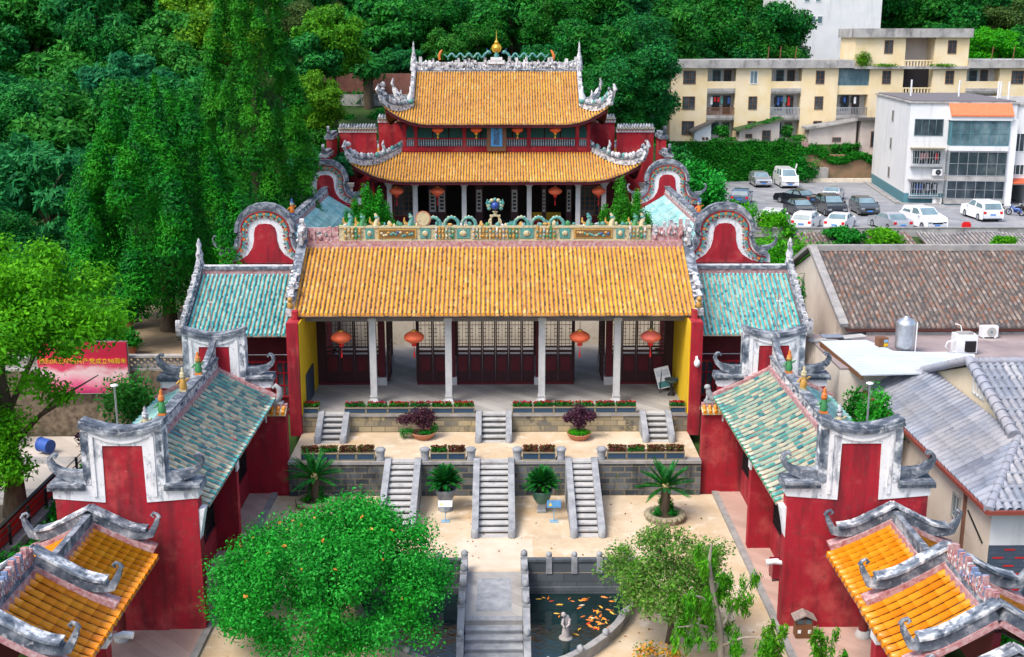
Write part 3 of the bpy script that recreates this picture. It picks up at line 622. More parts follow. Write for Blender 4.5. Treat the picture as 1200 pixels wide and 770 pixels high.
m = MB(); m.box(-9.35, 9.35, RY - .22, RY + .22, RZ - .15, RZ + .26); m.build('ridge_band', M['pink'], gh)
# ridge crest: carved panels, hoops and finial
pal = [M['cream'], M['teal'], M['ochre'], M['green'], M['blue'], M['pink'], M['orn']]
m = MB(); m.box(-7.7, 7.7, RY - .13, RY + .13, RZ + .26, RZ + .98, 0); m.box(-7.72, 7.72, RY - .18, RY + .18, RZ + .90, RZ + 1.0, 0); m.box(-7.72, 7.72, RY - .18, RY + .18, RZ + .26, RZ + .34, 0)
rr = random.Random(3)
for (x0, x1, k) in ((-7.5, -6.6, 'f'), (-6.4, -6.0, 's'), (-5.8, -3.9, 'w'), (-3.7, -3.2, 's'), (-3.0, -2.0, 'f'), (-1.9, -1.25, 's'), (-1.15, 1.15, 'f'), (1.25, 1.9, 's'), (2.0, 3.0, 'f'), (3.2, 3.7, 's'), (3.9, 5.8, 'w'), (6.0, 6.4, 's'), (6.6, 7.5, 'f')):
    y = RY - .135
    if k == 'w':
        m.box(x0, x1, y - .05, y, RZ + .38, RZ + .86, 2); m.box(x0 + .08, x1 - .08, y - .07, y - .02, RZ + .44, RZ + .80, 7)
        for q in range(14): m.ball((x0 + .2 + (x1 - x0 - .4) * q / 13, y - .07, RZ + .6 + rr.uniform(-.1, .1)), (.09, .04, .07), 6, rr.choice([0, 4, 2, 1]))
    elif k == 's':
        m.box(x0, x1, y - .05, y, RZ + .38, RZ + .88, 1); m.ball(((x0 + x1) / 2, y - .06, RZ + .63), ((x1 - x0) * .3, .06, .15), 8, 0)
    else:
        n = int((x1 - x0) / .16)
        for q in range(n):
            x = x0 + (x1 - x0) * (q + .5) / n; m.box(x - .05, x + .05, y - .09, y, RZ + .36, RZ + .86 + rr.uniform(0, .16), rr.choice([0, 2, 6, 3]))
            m.ball((x, y - .08, RZ + .72), (.06, .06, .08), 6, rr.choice([0, 1, 2])); m.ball((x + rr.uniform(-.04, .04), y - .09, RZ + .5), (.06, .05, .08), 6, rr.choice([1, 3, 2, 0]))
for q in range(70):
    x = rr.uniform(-7.5, 7.5); m.ball((x, RY + rr.uniform(-.1, .1), RZ + 1.0 + rr.uniform(0, .1)), (rr.uniform(.06, .16), .09, rr.uniform(.06, .2)), 6, rr.choice([0, 1, 2, 3, 6]))
m.build('ridge_crest', pal + [flat('dark panel', (.16, .09, .03), .6)], gh)
for x in (-3.05, -2.15, -1.3, 1.3, 2.15, 3.05):
    m = MB(); m.tube([(x - .34, RY, RZ + .98), (x - .31, RY, RZ + 1.2), (x - .16, RY, RZ + 1.36), (x, RY, RZ + 1.41), (x + .16, RY, RZ + 1.36), (x + .31, RY, RZ + 1.2), (x + .34, RY, RZ + .98)], [.10, .09, .085, .085, .085, .09, .10], 7)
    for q in range(7): t = math.pi * (q + .5) / 7; m.ball((x + .36 * math.cos(t), RY, RZ + 1.0 + .46 * math.sin(t)), .06, 6, 1)
    m.build('ridge_dragon', [M['teal'], M['cream']], gh)
m = MB(); x = 0.0
for sx in (-1, 1): m.tube([(sx * .2, RY, RZ + .95), (sx * .2, RY, RZ + 1.5)], .05, 6); m.tube([(sx * .32, RY, RZ + .95), (sx * .28, RY, RZ + 1.25), (sx * .1, RY, RZ + 1.5)], .05, 6)
m.box(-.26, .26, RY - .08, RY + .08, RZ + 1.45, RZ + 1.53); m.lathe((0, RY, RZ + 1.5), [(.12, 0), (.08, .12), (.16, .2)], 8); m.build('finial_stand', M['cream'], gh)
m = MB(); m.ball((0, RY, RZ + 1.98), .2, 12); m.build('finial_orb', flat('deep blue glaze', (.02, .06, .28), .15), gh)
m = MB()
for q in range(9): t = math.pi * (-.15 + 1.3 * q / 8); m.ball((.32 * math.cos(t), RY, RZ + 1.98 + .3 * math.sin(t)), (.12, .07, .10), 6, q % 2)
for sx in (-1, 1): m.tube([(sx * .25, RY, RZ + 1.95), (sx * .42, RY, RZ + 2.1), (sx * .36, RY, RZ + 2.3)], [.07, .06, .03], 6)
m.build('finial_flame', [M['teal'], M['cream']], gh)
m = MB(); m.tube([(-3.55, RY - .07, RZ + 1.35), (-3.55, RY + .07, RZ + 1.35)], .34, 16, 0, smooth=False); m.tube([(-3.55, RY - .09, RZ + 1.35), (-3.55, RY - .06, RZ + 1.35)], .39, 16, 1, smooth=False); m.tube([(-3.55, RY - .11, RZ + 1.35), (-3.55, RY - .08, RZ + 1.35)], .33, 16, 0, smooth=False); m.build('ridge_disc', [M['cream'], M['terracotta']], gh)
for x, c in ((-5.9, 1), (5.75, 1), (-6.6, 2), (-4.2, 0), (4.6, 0), (6.9, 2), (-7.2, 0), (7.25, 1)):
    m = MB(); m.tube([(x, RY, RZ + .96), (x + .03, RY, RZ + 1.15), (x + .10, RY, RZ + 1.38), (x - .04, RY, RZ + 1.6)], [.17, .13, .10, .06], 7, c); m.ball((x + .05, RY - .02, RZ + 1.42), (.14, .1, .09), 6, 0); m.tube([(x - .1, RY, RZ + 1.05), (x - .3, RY, RZ + 1.2), (x - .28, RY, RZ + 1.4)], [.08, .07, .03], 6, 3); m.ball((x + .15, RY, RZ + 1.05), (.14, .1, .1), 6, 2)
    m.build('ridge_figure', [M['teal'], M['cream'], M['green'], M['ochre']], gh)
for sx in (-1, 1):
    m = MB(); relief(m, (sx * 7.75, RY, RZ + .26), (sx * 9.3, RY, RZ + .26), .8, .34, 6, [0, 1, 0], 0, .35, 5 + sx); m.build('ridge_end_relief', [M['pink'], M['orn']], gh)
    # verge ridge with white relief along the gable edge
    pts = [(sx * 9.5, EY + .45 + (RY - EY - .45) * k / 8, hh(0, .45 + (RY - EY - .45) * k / 8) - .05) for k in range(9)]
    m = MB(); m.strip(pts, .34, .42, 0); m.strip([(p[0], p[1], p[2] + .42) for p in pts], .46, .08, 1)
    relief(m, (sx * 9.5, RY - .9, RZ + .15), (sx * 9.5, RY + .3, RZ + .35), .9, .36, 4, [0], 0, .3, 2); relief(m, (sx * 9.5, EY + .5, EZ + .55), (sx * 9.5, EY + 2.2, EZ + 1.35), .35, .4, 4, [0], 0, .5, 3)
    m.build('verge_ridge', [M['orn'], M['dark']], gh)
    m = MB(); y = EY + .45; m.box(sx * 9.5 - .2, sx * 9.5 + .2, y - .3, y + .1, EZ - .1, EZ + .22, 0); m.ball((sx * 9.5, y - .1, EZ + .4), (.16, .16, .25), 8, 1); m.ball((sx * 9.5, y - .18, EZ + .66), .12, 8, 1); m.build('verge_lion', [M['orn'], M['ochre']], gh)
    # end wall: red outside and in front, yellow inside
    m = MB(); m.box(min(sx * 8.98, sx * 9.52), max(sx * 8.98, sx * 9.52), 52.95, 63.6, 1.5, 6.9)
    m.prism([(54.4, 6.9), (63.0, 6.9), (RY, 9.2)], min(sx * 9.0, sx * 9.5), max(sx * 9.0, sx * 9.5), 'yz'); m.build('end_wall', M['red'], gh)
    m = MB(); m.box(min(sx * 8.93, sx * 8.99), max(sx * 8.93, sx * 8.99), 53.1, 58.0, 2.5, 6.88); m.build('inner_wall_face', M['yellow'], gh)
    m = MB(); m.box(min(sx * 9.1, sx * 9.35), max(sx * 9.1, sx * 9.35), 53.6, 54.0, 6.9, 7.3); m.build('eave_block', M['red'], gh)
m = MB(); m.box(-8.92, -8.86, 54.2, 56.3, 2.6, 4.1); m.build('wall_board', flat('dark blue notice', (.03, .05, .08), .5), gh)
# beams and columns
for x0, x1 in ((-8.95, -6.0), (-5.6, -2.4), (-2.05, 2.05), (2.4, 5.6), (6.0, 8.95)):
    m = MB(); m.box(x0, x1, 54.82, 55.08, 6.55, 6.98); m.box(x0, x1, 54.78, 55.12, 6.86, 6.93, 0); m.build('eave_beam', M['greywood'], gh)
m = MB(); m.box(-8.95, 8.95, 54.75, 55.1, 6.985, 7.12); m.build('purlin', M['greywood'], gh)
for x in (-5.8, -2.22, 2.22, 5.8):
    m = MB(); m.box(x - .155, x + .155, 54.8, 55.11, 2.86, 7.0); m.box(x - .20, x + .20, 54.76, 55.15, 6.55, 6.7)
    c = m.build('column', M['colstone'], gh)
    m = MB(); m.box(x - .27, x + .27, 54.68, 55.22, 2.5, 2.6); m.lathe((x, 54.95, 2.6), [(.3, 0), (.26, .08), (.22, .16), (.26, .24), (.27, .27)], 4, smooth=False); m.build('base', M['colstone'], c)
    for yy in (58.15, 62.4):
        m = MB(); m.box(x * .985 - .16, x * .985 + .16, yy - .16, yy + .16, 2.9, 8.75 if yy < 60 else 7.2); c = m.build('column', M['maroon'], gh)
        m = MB(); m.box(x * .985 - .24, x * .985 + .24, yy - .24, yy + .24, 2.5, 2.9); m.build('base', M['colstone'], c)
m = MB(); m.box(-8.9, 8.9, 58.0, 58.3, 6.0, 8.85); m.build('lintel_panel', M['door'], gh)
m = MB()
for a, b in ((-8.9, -5.6), (-3.95, -2.0), (-2.0, 2.0), (2.0, 3.95), (5.6, 8.9)): m.box(a, b, 58.02, 58.28, 2.5, 2.62)
m.build('threshold', M['maroon'], gh)
for sx in (-1, 1):
    m = MB()
    for a, b in ((8.55, 8.93),): m.box(min(sx * a, sx * b), max(sx * a, sx * b), 58.05, 58.25, 2.6, 6.0)
    m.build('door_jamb', M['door'], gh)
def leaf(x0, x1, y=58.15, T=None, fancy=1):
    m = MB(T); f = .07; z0, z1 = 2.62, 6.0; zl, zm = 4.05, 4.4
    m.box(x0 + .01, x0 + f, y - .05, y + .05, z0, z1); m.box(x1 - f, x1 - .01, y - .05, y + .05, z0, z1)
    for a, b in ((z0, z0 + .1), (z0 + .42, z0 + .5), (zl - .06, zl), (zm, zm + .07), (z1 - .12, z1)): m.box(x0 + f, x1 - f, y - .05, y + .05, a, b)
    m.box(x0 + f, x1 - f, y - .015, y + .015, z0 + .1, zl - .06)
    d = m.build('door_leaf', M['door'], gh)
    m = MB(T); m.box(x0 + f + .06, x1 - f - .06, y - .035, y - .016, z0 + .56, zl - .12); m.build('door_panel', M['maroon'], d)
    m = MB(T); nx = 3; w = (x1 - x0 - 2 * f)
    for i in range(1, nx + 1): x = x0 + f + w * (i - .5) / nx; m.box(x - .010, x + .010, y - .02, y + .02, zm + .07, z1 - .12)
    for i in range(7):
        z = zm + .1 + (z1 - .14 - zm - .1) * (i + .5) / 7
        if fancy and 2 <= i <= 4: m.box(x0 + f, x0 + f + w * .26, y - .02, y + .02, z - .010, z + .010); m.box(x1 - f - w * .26, x1 - f, y - .02, y + .02, z - .010, z + .010)
        else: m.box(x0 + f, x1 - f, y - .02, y + .02, z - .010, z + .010)
    m.box(x0 + f, x1 - f, y - .012, y + .012, zl + .1, zl + .22)
    m.build('lattice', M['door'], d)
    return d
for i in range(6): leaf(-1.98 + .66 * i, -1.32 + .66 * i)
for sx in (-1, 1):
    e = [(-3.9, -3.15), (-3.15, -2.4)] + [(-8.55 + .73 * i, -7.82 + .73 * i) for i in range(4)]
    for a, b in e:
        a, b = (a, b) if sx < 0 else (-b, -a); leaf(a, b)
    T = (lambda q: (lambda x, y, z: (q - (y - 58.15), 58.25 + x, z)))(sx * 5.42); leaf(0, .75, T=T); leaf(.78, 1.5, T=T)
    T = (lambda q: (lambda x, y, z: (q - (y - 58.15), 58.25 + x, z)))(sx * 3.95); leaf(0, .7, T=T)
# painted glass strip in the outer leaves
for x, c in ((-8.18, 'lyel'), (-6.7, 'green'), (-5.98, 'green'), (8.18, 'lyel'), (6.7, 'green')):
    pass

# ================================================================ side halls beside the gate hall
def side_hall(sx, lab):
    t = thing('side_hall', lab, 'hall', (sx * 12.1, 56, 1.6)); a0, a1 = 9.62, 14.75
    EYs, RYs, EZs, RZs = 54.6, 58.7, 5.95, 8.12
    h = lambda a, b: EZs + (RZs - EZs) * pw(b / (RYs - EYs), 1.05)
    n = 23; acs = [sx * (a0 + (a1 - .15 - a0) * (i + .5) / n) for i in range(n)]
    acs.sort(); w = abs(acs[1] - acs[0])
    m = MB(); tiles(m, acs, 0, RYs - EYs, h, lambda a, b, z: (a, EYs + b, z), .06, .3, w=w); tiles(m, acs, 0, RYs - EYs, h, lambda a, b, z: (a, 2 * RYs - EYs - b, z), .054, .9, ncs=3, w=w)
    m.build('roof', [M['tube_t'], M['pan_t']], t)
    lo, hi = (a0, a1) if sx > 0 else (-a1, -a0)
    m = MB(); m.box(lo, hi, RYs - .16, RYs + .16, RZs - .1, RZs + .22, 0); m.box(lo, hi, RYs - .22, RYs + .22, RZs + .22, RZs + .36, 1); m.box(lo, hi, RYs - .06, RYs + .06, RZs + .36, RZs + .42, 2); m.build('ridge', [M['pink'], M['dark'], M['white']], t)
    m = MB(); m.box(lo, hi, 55.9, 56.15, 1.4, 5.85); m.build('front_wall', M['maroon'], t)
    m = MB(); e = 14.55; m.prism([(55.9, 1.4), (61.2, 1.4), (61.2, 6.1), (RYs, 7.95), (55.9, 6.3)], min(sx * 14.3, sx * 14.62), max(sx * 14.3, sx * 14.62), 'yz'); m.build('outer_wall', M['red'], t)
    m = MB(); m.add([(lo, EYs + .1, EZs - .14), (hi, EYs + .1, EZs - .14), (hi, RYs, RZs - .2), (lo, RYs, RZs - .2)], [(0, 1, 2, 3)]); m.build('soffit', M['maroon'], t)
    # verge on the outer gable with carved crest and upturned foot
    pts = [(sx * 14.72, EYs + .1 + (RYs - EYs) * k / 8, h(0, .1 + (RYs - EYs - .1) * k / 8) - .12 + .25 * (k / 8) ** 3) for k in range(9)]
    m = MB(); m.strip(pts, .26, .36, 0); m.strip([(p[0], p[1], p[2] + .36) for p in pts], .38, .10, 1)
    for k in range(14):
        f = k / 13; p = Vector(pts[0]).lerp(Vector(pts[-1]), f); m.cbox((p.x, p.y, p.z + .55), (.2, .22, .28 + .12 * math.sin(k * 2.3)), 2)
    horn(m, pts[0], (0, -1, 0), .7, .3, 2, True, 1.5)
    p = pts[-1]; m.lathe((p[0], p[1], p[2] + .3), [(.22, 0), (.16, .3), (.2, .5), (.1, .8), (.14, 1.0), (.03, 1.3)], 8, 2)
    m.build('verge_ridge', [M['pink'], M['dark'], M['orn']], t)
    # windows and rail
    for k in range(3):
        x = sx * (10.05 + 1.45 * k); window(t, x - .62, x + .62, 2.5, 4.35, 55.9, 3, 3, M['red'], M['glass'], f=.1)
    m = MB(); m.tube([(lo, 55.5, 4.75), (hi, 55.5, 4.75)], .03, 6); m.build('conduit', M['steel'], t)
    return t
side_hall(-1, 'side hall with turquoise tiles next to the gate hall, on the tall cypress side')
side_hall(1, 'side hall with turquoise tiles next to the gate hall, on the brown tiled house side')
# ================================================================ stepped red gables and the wings
def gable(par, cx, y0, y1, z0=0.0, out=1):
    """stepped gable: red body, white T-shaped trim, dark copings and curled horns"""
    n = 9; top = [(1.27 - 2.54 * i / (n - 1), 7.02 + .30 * abs(1 - 2 * i / (n - 1)) ** 1.8) for i in range(n)]
    body = [(-2.33, z0), (2.33, z0), (2.33, 5.1), (1.25, 5.1)] + [(a * .98, b - .06) for a, b in top] + [(-1.25, 5.1), (-2.33, 5.1)]
    m = MB(); m.prism([(cx + a, b) for a, b in body], y0, y1, 'xz'); w = m.build('gable_wall', M['red'], par)
    tr = [(-2.38, 4.82), (-.68, 4.68), (-.65, 6.64), (.65, 6.64), (.68, 4.68), (2.38, 4.82), (2.38, 5.12), (1.30, 5.16)] + [(a * 1.03, b - .03) for a, b in top] + [(-1.30, 5.16), (-2.38, 5.12)]
    m = MB(); m.prism([(cx + a, b) for a, b in tr], y0 - .03, y1 + .03, 'xz'); m.build('white_trim', M['white'], w)
    m = MB()
    tp = [(cx + a * 1.08, (y0 + y1) / 2, b - .04) for a, b in top]; m.strip(tp, (y1 - y0) + .30, .13)
    m.strip([(p[0] * 1 + 0, p[1], p[2] + .13) for p in tp], (y1 - y0) + .10, .08)
    m.build('top_coping', M['dark'], w)
    m = MB()
    tp2 = [(cx + a * .80, (y0 + y1) / 2, b - .30) for a, b in top]; m.strip(tp2, (y1 - y0) + .16, .10)
    for sg in (-1, 1): m.box(cx + sg * .98 - .06, cx + sg * .98 + .06, y0 - .07, y1 + .07, 4.9, 6.98)
    m.build('inner_moulding', M['white'], w)
    for sg in (-1, 1):
        m = MB(); a, b = sorted((cx + sg * 1.09, cx + sg * 1.335)); m.box(a, b, y0 - .05, y1 + .05, 5.3, 7.12); m.build('side_band', M['whitedark'], w)
    for sg in (-1, 1):
        m = MB(); a, b = sorted((cx + sg * 1.28, cx + sg * 2.52)); m.box(a, b, y0 - .14, y1 + .14, 5.12, 5.26); m.box(a + .04, b - .04, y0 - .22, y1 + .22, 5.26, 5.36); m.build('shoulder_coping', M['dark'], w)
        m = MB(); horn(m, (cx + sg * 1.22, (y0 + y1) / 2, 5.48), (sg, 0, 0), 1.34, .36, 0, True, .66); m.build('horn', M['dark'], w)
    return w
M['whitedark'] = noisy('blackened white lime', [(.34, (.05, .07, .10)), (.50, (.22, .25, .29)), (.58, (.58, .60, .62)), (.7, (.74, .75, .75))], 2.2, .9, .15, [((.03, .045, .07), 2.2, .53, .62, .85, (1.5, 1.5, .7))], detail=10)

def figurine(par, x, y, z, cols, rr):
    m = MB(); m.box(x - .13, x + .13, y - .13, y + .13, z, z + .10, 0)
    m.lathe((x, y, z + .1), [(.13, 0), (.16, .12), (.12, .3), (.10, .42)], 8, 1); m.ball((x, y, z + .62), (.13, .11, .13), 8, 2); m.lathe((x, y, z + .72), [(.12, 0), (.05, .1), (.07, .16), (.02, .26)], 6, 0)
    m.tube([(x - .12, y, z + .45), (x - .26, y - .05, z + .3)], [.05, .03], 5, 1); m.tube([(x + .12, y, z + .45), (x + .24, y - .05, z + .55)], [.05, .03], 5, 1)
    m.build('figurine', [M[c] for c in cols], par)

def wing(sx, lab, tubem, endm):
    t = thing('wing_hall', lab, 'hall', (sx * 12.05, 43, 0)); cx = sx * 12.05
    gable(t, cx, 36.95, 37.45); gable(t, cx, 49.75, 50.2, 1.4)
    EXl, EZl, RZl = 2.55, 4.35, 5.62
    h = lambda a, b: EZl + (RZl - EZl) * pw(b / EXl, 1.12)
    acs = [37.7 + .405 * i for i in range(30)]
    m = MB()
    tiles(m, acs, 0, EXl, h, lambda a, b, z: (sx * (9.5 + b), a, z), .074, .21, 0, 1, 2)
    tiles(m, acs, 0, EXl, h, lambda a, b, z: (sx * (14.6 - b), a, z), .06, .5, 3, 3, 2, ncs=3)
    m.build('roof', [M[tubem], M['pan_t'], M[endm], M['pan_s']], t)
    m = MB(); m.add([(sx * 9.56, 37.45, EZl - .13), (cx, 37.45, RZl - .16), (cx, 49.75, RZl - .16), (sx * 9.56, 49.75, EZl - .13)], [(0, 1, 2, 3)]); m.add([(sx * 14.5, 37.45, EZl - .13), (cx, 37.45, RZl - .16), (cx, 49.75, RZl - .16), (sx * 14.5, 49.75, EZl - .13)], [(0, 1, 2, 3)]); m.build('soffit', M['greywood'], t)
    # red bands where the roof meets the gables
    m = MB()
    for q in (1, -1):
        for y in (49.62,): m.strip([(cx + q * 2.6, y, EZl + .02), (cx, y, RZl + .02)], .24, .14)
    m.build('gable_flashing', M['pink'], t)
    m = MB(); m.box(cx - .24, cx + .24, 37.45, 49.7, RZl - .1, RZl + .14, 0); m.box(cx - .15, cx + .15, 37.45, 49.7, RZl + .14, RZl + .50, 1); m.box(cx - .20, cx + .20, 37.45, 49.7, RZl + .50, RZl + .58, 2)
    rr = random.Random(8)
    for k in range(60): m.ball((cx + rr.choice((-.15, .15)), rr.uniform(37.6, 49.4), RZl + rr.uniform(.2, .46)), (.06, rr.uniform(.08, .22), .07), 6, rr.choice((1, 2, 1)))
    p = [(cx, 49.7, RZl + 1.25), (cx, 49.2, RZl + .95), (cx, 48.5, RZl + .7), (cx, 47.6, RZl + .56)]; m.strip(p, .26, .14, 2); m.prism([(q[1], q[2]) for q in p] + [(47.6, RZl + .4), (49.7, RZl + .4)], cx - .09, cx + .09, 'yz', 1)
    m.build('ridge', [M['pink'], M['orn'], M['dark']], t)
    for y, c in ((47.0, ('orange', 'green', 'ochre')), (44.6, ('cream', 'ochre', 'cream')), (41.6, ('orange', 'green', 'orange')), (39.6, ('orn', 'cream', 'orn'))): figurine(t, cx, y, RZl + .56, c, rr)
    # walls
    lo = lambda a, b: (min(sx * a, sx * b), max(sx * a, sx * b))
    a, b = lo(14.15, 14.38); m = MB(); m.box(a, b, 37.46, 49.74, -.2, 4.3); m.build('outer_wall', M['red'], t)
    for y in (43.35, 49.35):
        a, b = lo(9.9, 10.95); m = MB(); m.box(a, b, y, y + .36, .1, 4.55); p = m.build('cross_wall', M['red'], t)
        m = MB(); a, b = lo(9.86, 9.92); m.box(a, b, y - .02, y + .38, 3.35, 4.4); m.prism([(sx * 9.89, 3.7), (sx * 9.89, 4.4), (sx * 9.62, 4.4)], y + .04, y + .3, 'xz'); m.build('white_bracket', M['white'], p)
    m = MB(); m.prism([(sx * 9.74, 3.2), (sx * 9.74, 4.4), (sx * 9.52, 4.4), (sx * 9.60, 4.0), (sx * 9.66, 3.7)], 36.98, 37.42, 'xz'); m.build('corner_bracket', M['white'], t)
    for y0, y1 in ((37.46, 43.34), (43.72, 49.34)):
        a, b = lo(10.78, 10.98); m = MB(); m.box(a, b, y0, y1, .08, 1.15); m.build('dado_wall', M['red'], t)
        m = MB(); a, b = lo(10.82, 10.94); m.box(a, b, y0, y1, 3.9, 4.9); m.build('window_head', M['maroon'], t)
        n = 4; w_ = (y1 - y0) / n
        for k in range(n):
            ya, yb = y0 + w_ * k, y0 + w_ * (k + 1); m = MB(); X0, X1 = lo(10.84, 10.92)
            m.box(X0, X1, ya, ya + .07, 1.15, 3.9); m.box(X0, X1, yb - .07, yb, 1.15, 3.9); m.box(X0, X1, ya, yb, 1.15, 1.22); m.box(X0, X1, ya, yb, 3.83, 3.9)
            for q in range(1, 8): y = ya + w_ * q / 8; m.box(X0 + .02, X1 - .02, y - .015, y + .015, 1.2, 3.85)
            for q in range(1, 12): z = 1.2 + 2.65 * q / 12; d = .1 if q % 2 else 0; m.box(X0 + .025, X1 - .025, ya + d, yb - d, z - .015, z + .015)
            m.build('lattice_window', M['lattice'], t)
    a, b = lo(11.6, 11.7); m = MB(); m.box(a, b, 37.46, 49.3, 0, 4.6); m.build('painted_dark_backing', flat('dark interior', (.02, .014, .012), .9), t)  # near-black sheet paints in the unlit room behind the lattice windows
    return t
wing(-1, 'teal and cream tiled red wing hall on the side of the round green tree', 'tube_m', 'eave_t')
wing(1, 'green and cream tiled red wing hall with the white flood light on its corner', 'tube_c', 'eave_g')

# short red walls that close the court, yellow tile coping and a stone lion on each
for sx, lab, llab in ((-1, 'short red wall with yellow tile coping beside the teal and cream roof', 'pale curled stone beast on the red wall beside the teal roof'), (1, 'short red wall with yellow tile coping beside the green and cream roof', 'small grey stone lion on the red wall beside the green tiled roof')):
    t = thing('court_wall', lab, 'wall', (sx * 9.6, 49.5, 0)); a, b = sorted((sx * 9.02, sx * 10.4))
    m = MB(); m.box(a, b, 49.4, 49.85, -.1, 3.75); m.build('wall', M['red'], t)
    m = MB(); a0 = [a - .05 + .24 * (i + .5) for i in range(6)]
    for q in (1, -1): tiles(m, a0, 0, .38, lambda a_, b_: 3.78 + .22 * b_ / .38, (lambda q: lambda a_, b_, z: (a_, 49.625 - q * (.40 - b_), z))(q), .07, .19, 0, 1)
    m.box(a - .03, b + .03, 49.53, 49.72, 3.95, 4.12, 2); m.build('tile_coping', [M['tube_o'], M['cream'], M['pink']], t)
    x = sx * 9.45; m = MB(); m.box(x - .35, x + .3, 49.5, 49.75, 4.12, 4.22)
    if sx > 0: m.tube([(x + .2, 49.62, 4.25), (x - .05, 49.62, 4.36), (x - .18, 49.62, 4.6), (x - .2, 49.62, 4.75)], [.14, .16, .13, .10], 8); m.ball((x - .24, 49.6, 4.83), (.15, .12, .13), 8); m.tube([(x - .25, 49.62, 4.22), (x - .2, 49.62, 4.5)], [.07, .06], 6); m.tube([(x + .25, 49.62, 4.25), (x + .33, 49.62, 4.5)], [.06, .03], 6)
    else: m.tube([(x - .25, 49.62, 4.25), (x + .02, 49.62, 4.3), (x + .16, 49.62, 4.5), (x + .14, 49.62, 4.8), (x - .02, 49.62, 4.95), (x - .14, 49.62, 4.82)], [.14, .16, .14, .12, .1, .06], 8)
    solo(m, 'stone_lion', M['stone'], llab, 'statue')

# ================================================================ wok-handle gables and the rear wings
WOK_O = [(0, 2.92), (.45, 2.87), (.85, 2.70), (1.18, 2.42), (1.38, 2.06), (1.44, 1.66), (1.42, 1.28), (1.46, .98), (1.64, .70), (1.95, .50), (2.45, .40)]
WOK_I = [(0, 2.10), (.32, 2.06), (.52, 1.88), (.59, 1.60), (.61, 1.2), (.72, .80), (.98, .42), (1.45, .12), (2.0, .0)]
def wok(par, cx, y, z0, out, below=3.5, panel='red'):
    """a gable with an arched top like a wok handle; out is the side its horn points to"""
    full = [(cx + a, z0 + b) for a, b in WOK_O[::-1]]; full = [(cx - a, z0 + b) for a, b in WOK_O[1:]][::-1]; 
    right = [(cx + a, z0 + b) for a, b in WOK_O]; prof = full + right
    th = .36
    m = MB(); m.prism(prof + [(cx + 2.5, z0 - .02), (cx - 2.5, z0 - .02)], y, y + th, 'xz'); w = m.build('wok_gable', M['white'], par)
    m = MB(); m.box(cx - 2.45, cx + 2.45, y + .01, y + th - .01, z0 - below, z0 - .021); m.build('gable_base', M['red'], w)
    pin = [(cx - a, z0 + b) for a, b in WOK_I[1:]][::-1] + [(cx + a, z0 + b) for a, b in WOK_I]
    m = MB(); m.prism(pin, y - .03, y + .05, 'xz'); m.build('red_panel', M[panel], w)
    # beaded tile border
    ins = []
    for i in range(len(prof)):
        a = Vector(prof[max(i - 1, 0)]); b = Vector(prof[min(i + 1, len(prof) - 1)]); t = (b - a).normalized(); ins.append((Vector(prof[i]), Vector((t.y, -t.x))))
    dense = []
    for (p, n), (q, k) in zip(ins, ins[1:]):
        L_ = (q - p).length; c = max(1, round(L_ / .17))
        for e in range(c): dense.append((p.lerp(q, e / c), n.lerp(k, e / c).normalized()))
    m = MB()
    for i, (p, n) in enumerate(dense):
        c = p + n * .30; d = p + n * .46
        m.tube([(c.x, y - .02, c.y), (c.x, y - .13, c.y)], .075, 7, i % 3 and 1 or 2, smooth=False)
        m.tube([(d.x, y - .01, d.y), (d.x, y - .08, d.y)], .055, 6, (0, 1, 3)[i % 3], smooth=False)
    for (p, n), (q, k) in zip(dense, dense[1:]):
        a, b = p + n * .20, q + k * .20; m.strip([(a.x, y - .05, a.y), (b.x, y - .05, b.y)], .14, .06, 3)
    m.build('tile_border', [M['cream'], M['teal'], M['orange'], M['red']], w)
    m = MB()
    P = [(p.x, y + th / 2, p.y - .03) for p, n in dense]; m.strip(P, th + .34, .18, 0); m.strip([(a, b, c + .18) for a, b, c in P], th + .10, .12, 0)
    m.build('coping', M['dark'], w)
    for sg in (-1, 1):
        m = MB(); horn(m, (cx + sg * 2.0, y + th / 2, z0 + .72), (sg, 0, 0), .85, .36, 0, True, .95); m.build('horn', M['dark'], w)
    return w
def rear_wing(sx, lab):
    t = thing('rear_wing', lab, 'hall', (sx * 12.1, 74, 4.8)); cx = sx * 12.15
    wok(t, cx, 62.6, 7.92, sx); wok(t, cx, 85.0, 8.0, sx)
    h = lambda a, b: 7.2 + 1.5 * pw(b / 2.6, 1.1)
    acs = [63.2 + .36 * i for i in range(61)]
    m = MB(); tiles(m, acs, 0, 2.6, h, lambda a, b, z: (sx * (9.55 + b), a, z), .06, .5, 0, 0, 0, ncs=3); tiles(m, acs, 0, 2.6, h, lambda a, b, z: (sx * (14.75 - b), a, z), .06, .65, 0, 0, 0, ncs=3)
    m.build('roof', M['pan_s'], t)
    m = MB(); m.box(cx - .2, cx + .2, 63, 85, 8.62, 8.84, 0); m.box(cx - .14, cx + .14, 63, 85, 8.84, 9.2, 1); m.box(cx - .2, cx + .2, 63, 85, 9.2, 9.28, 2)
    rr = random.Random(4)
    for k in range(50): m.ball((cx + rr.choice((-.14, .14)), rr.uniform(63, 85), rr.uniform(8.9, 9.15)), (.06, .25, .08), 6, rr.choice((1, 2)))
    m.build('ridge', [M['pink'], M['orn'], M['dark']], t)
    figurine(t, cx - sx * .0, 71.0, 9.28, ('blue', 'orange', 'cream'), rr)
    m = MB(); a, b = sorted((sx * 10.2, sx * 10.4)); m.box(a, b, 63, 85, 4, 7.6); m.build('inner_wall', M['maroon'], t)
    m = MB(); a, b = sorted((sx * 14.2, sx * 14.4)); m.box(a, b, 63, 85, 2, 7.4); m.build('outer_wall', M['red'], t)
rear_wing(-1, 'rear wing with arched wok handle gables on the cypress side of the main hall')
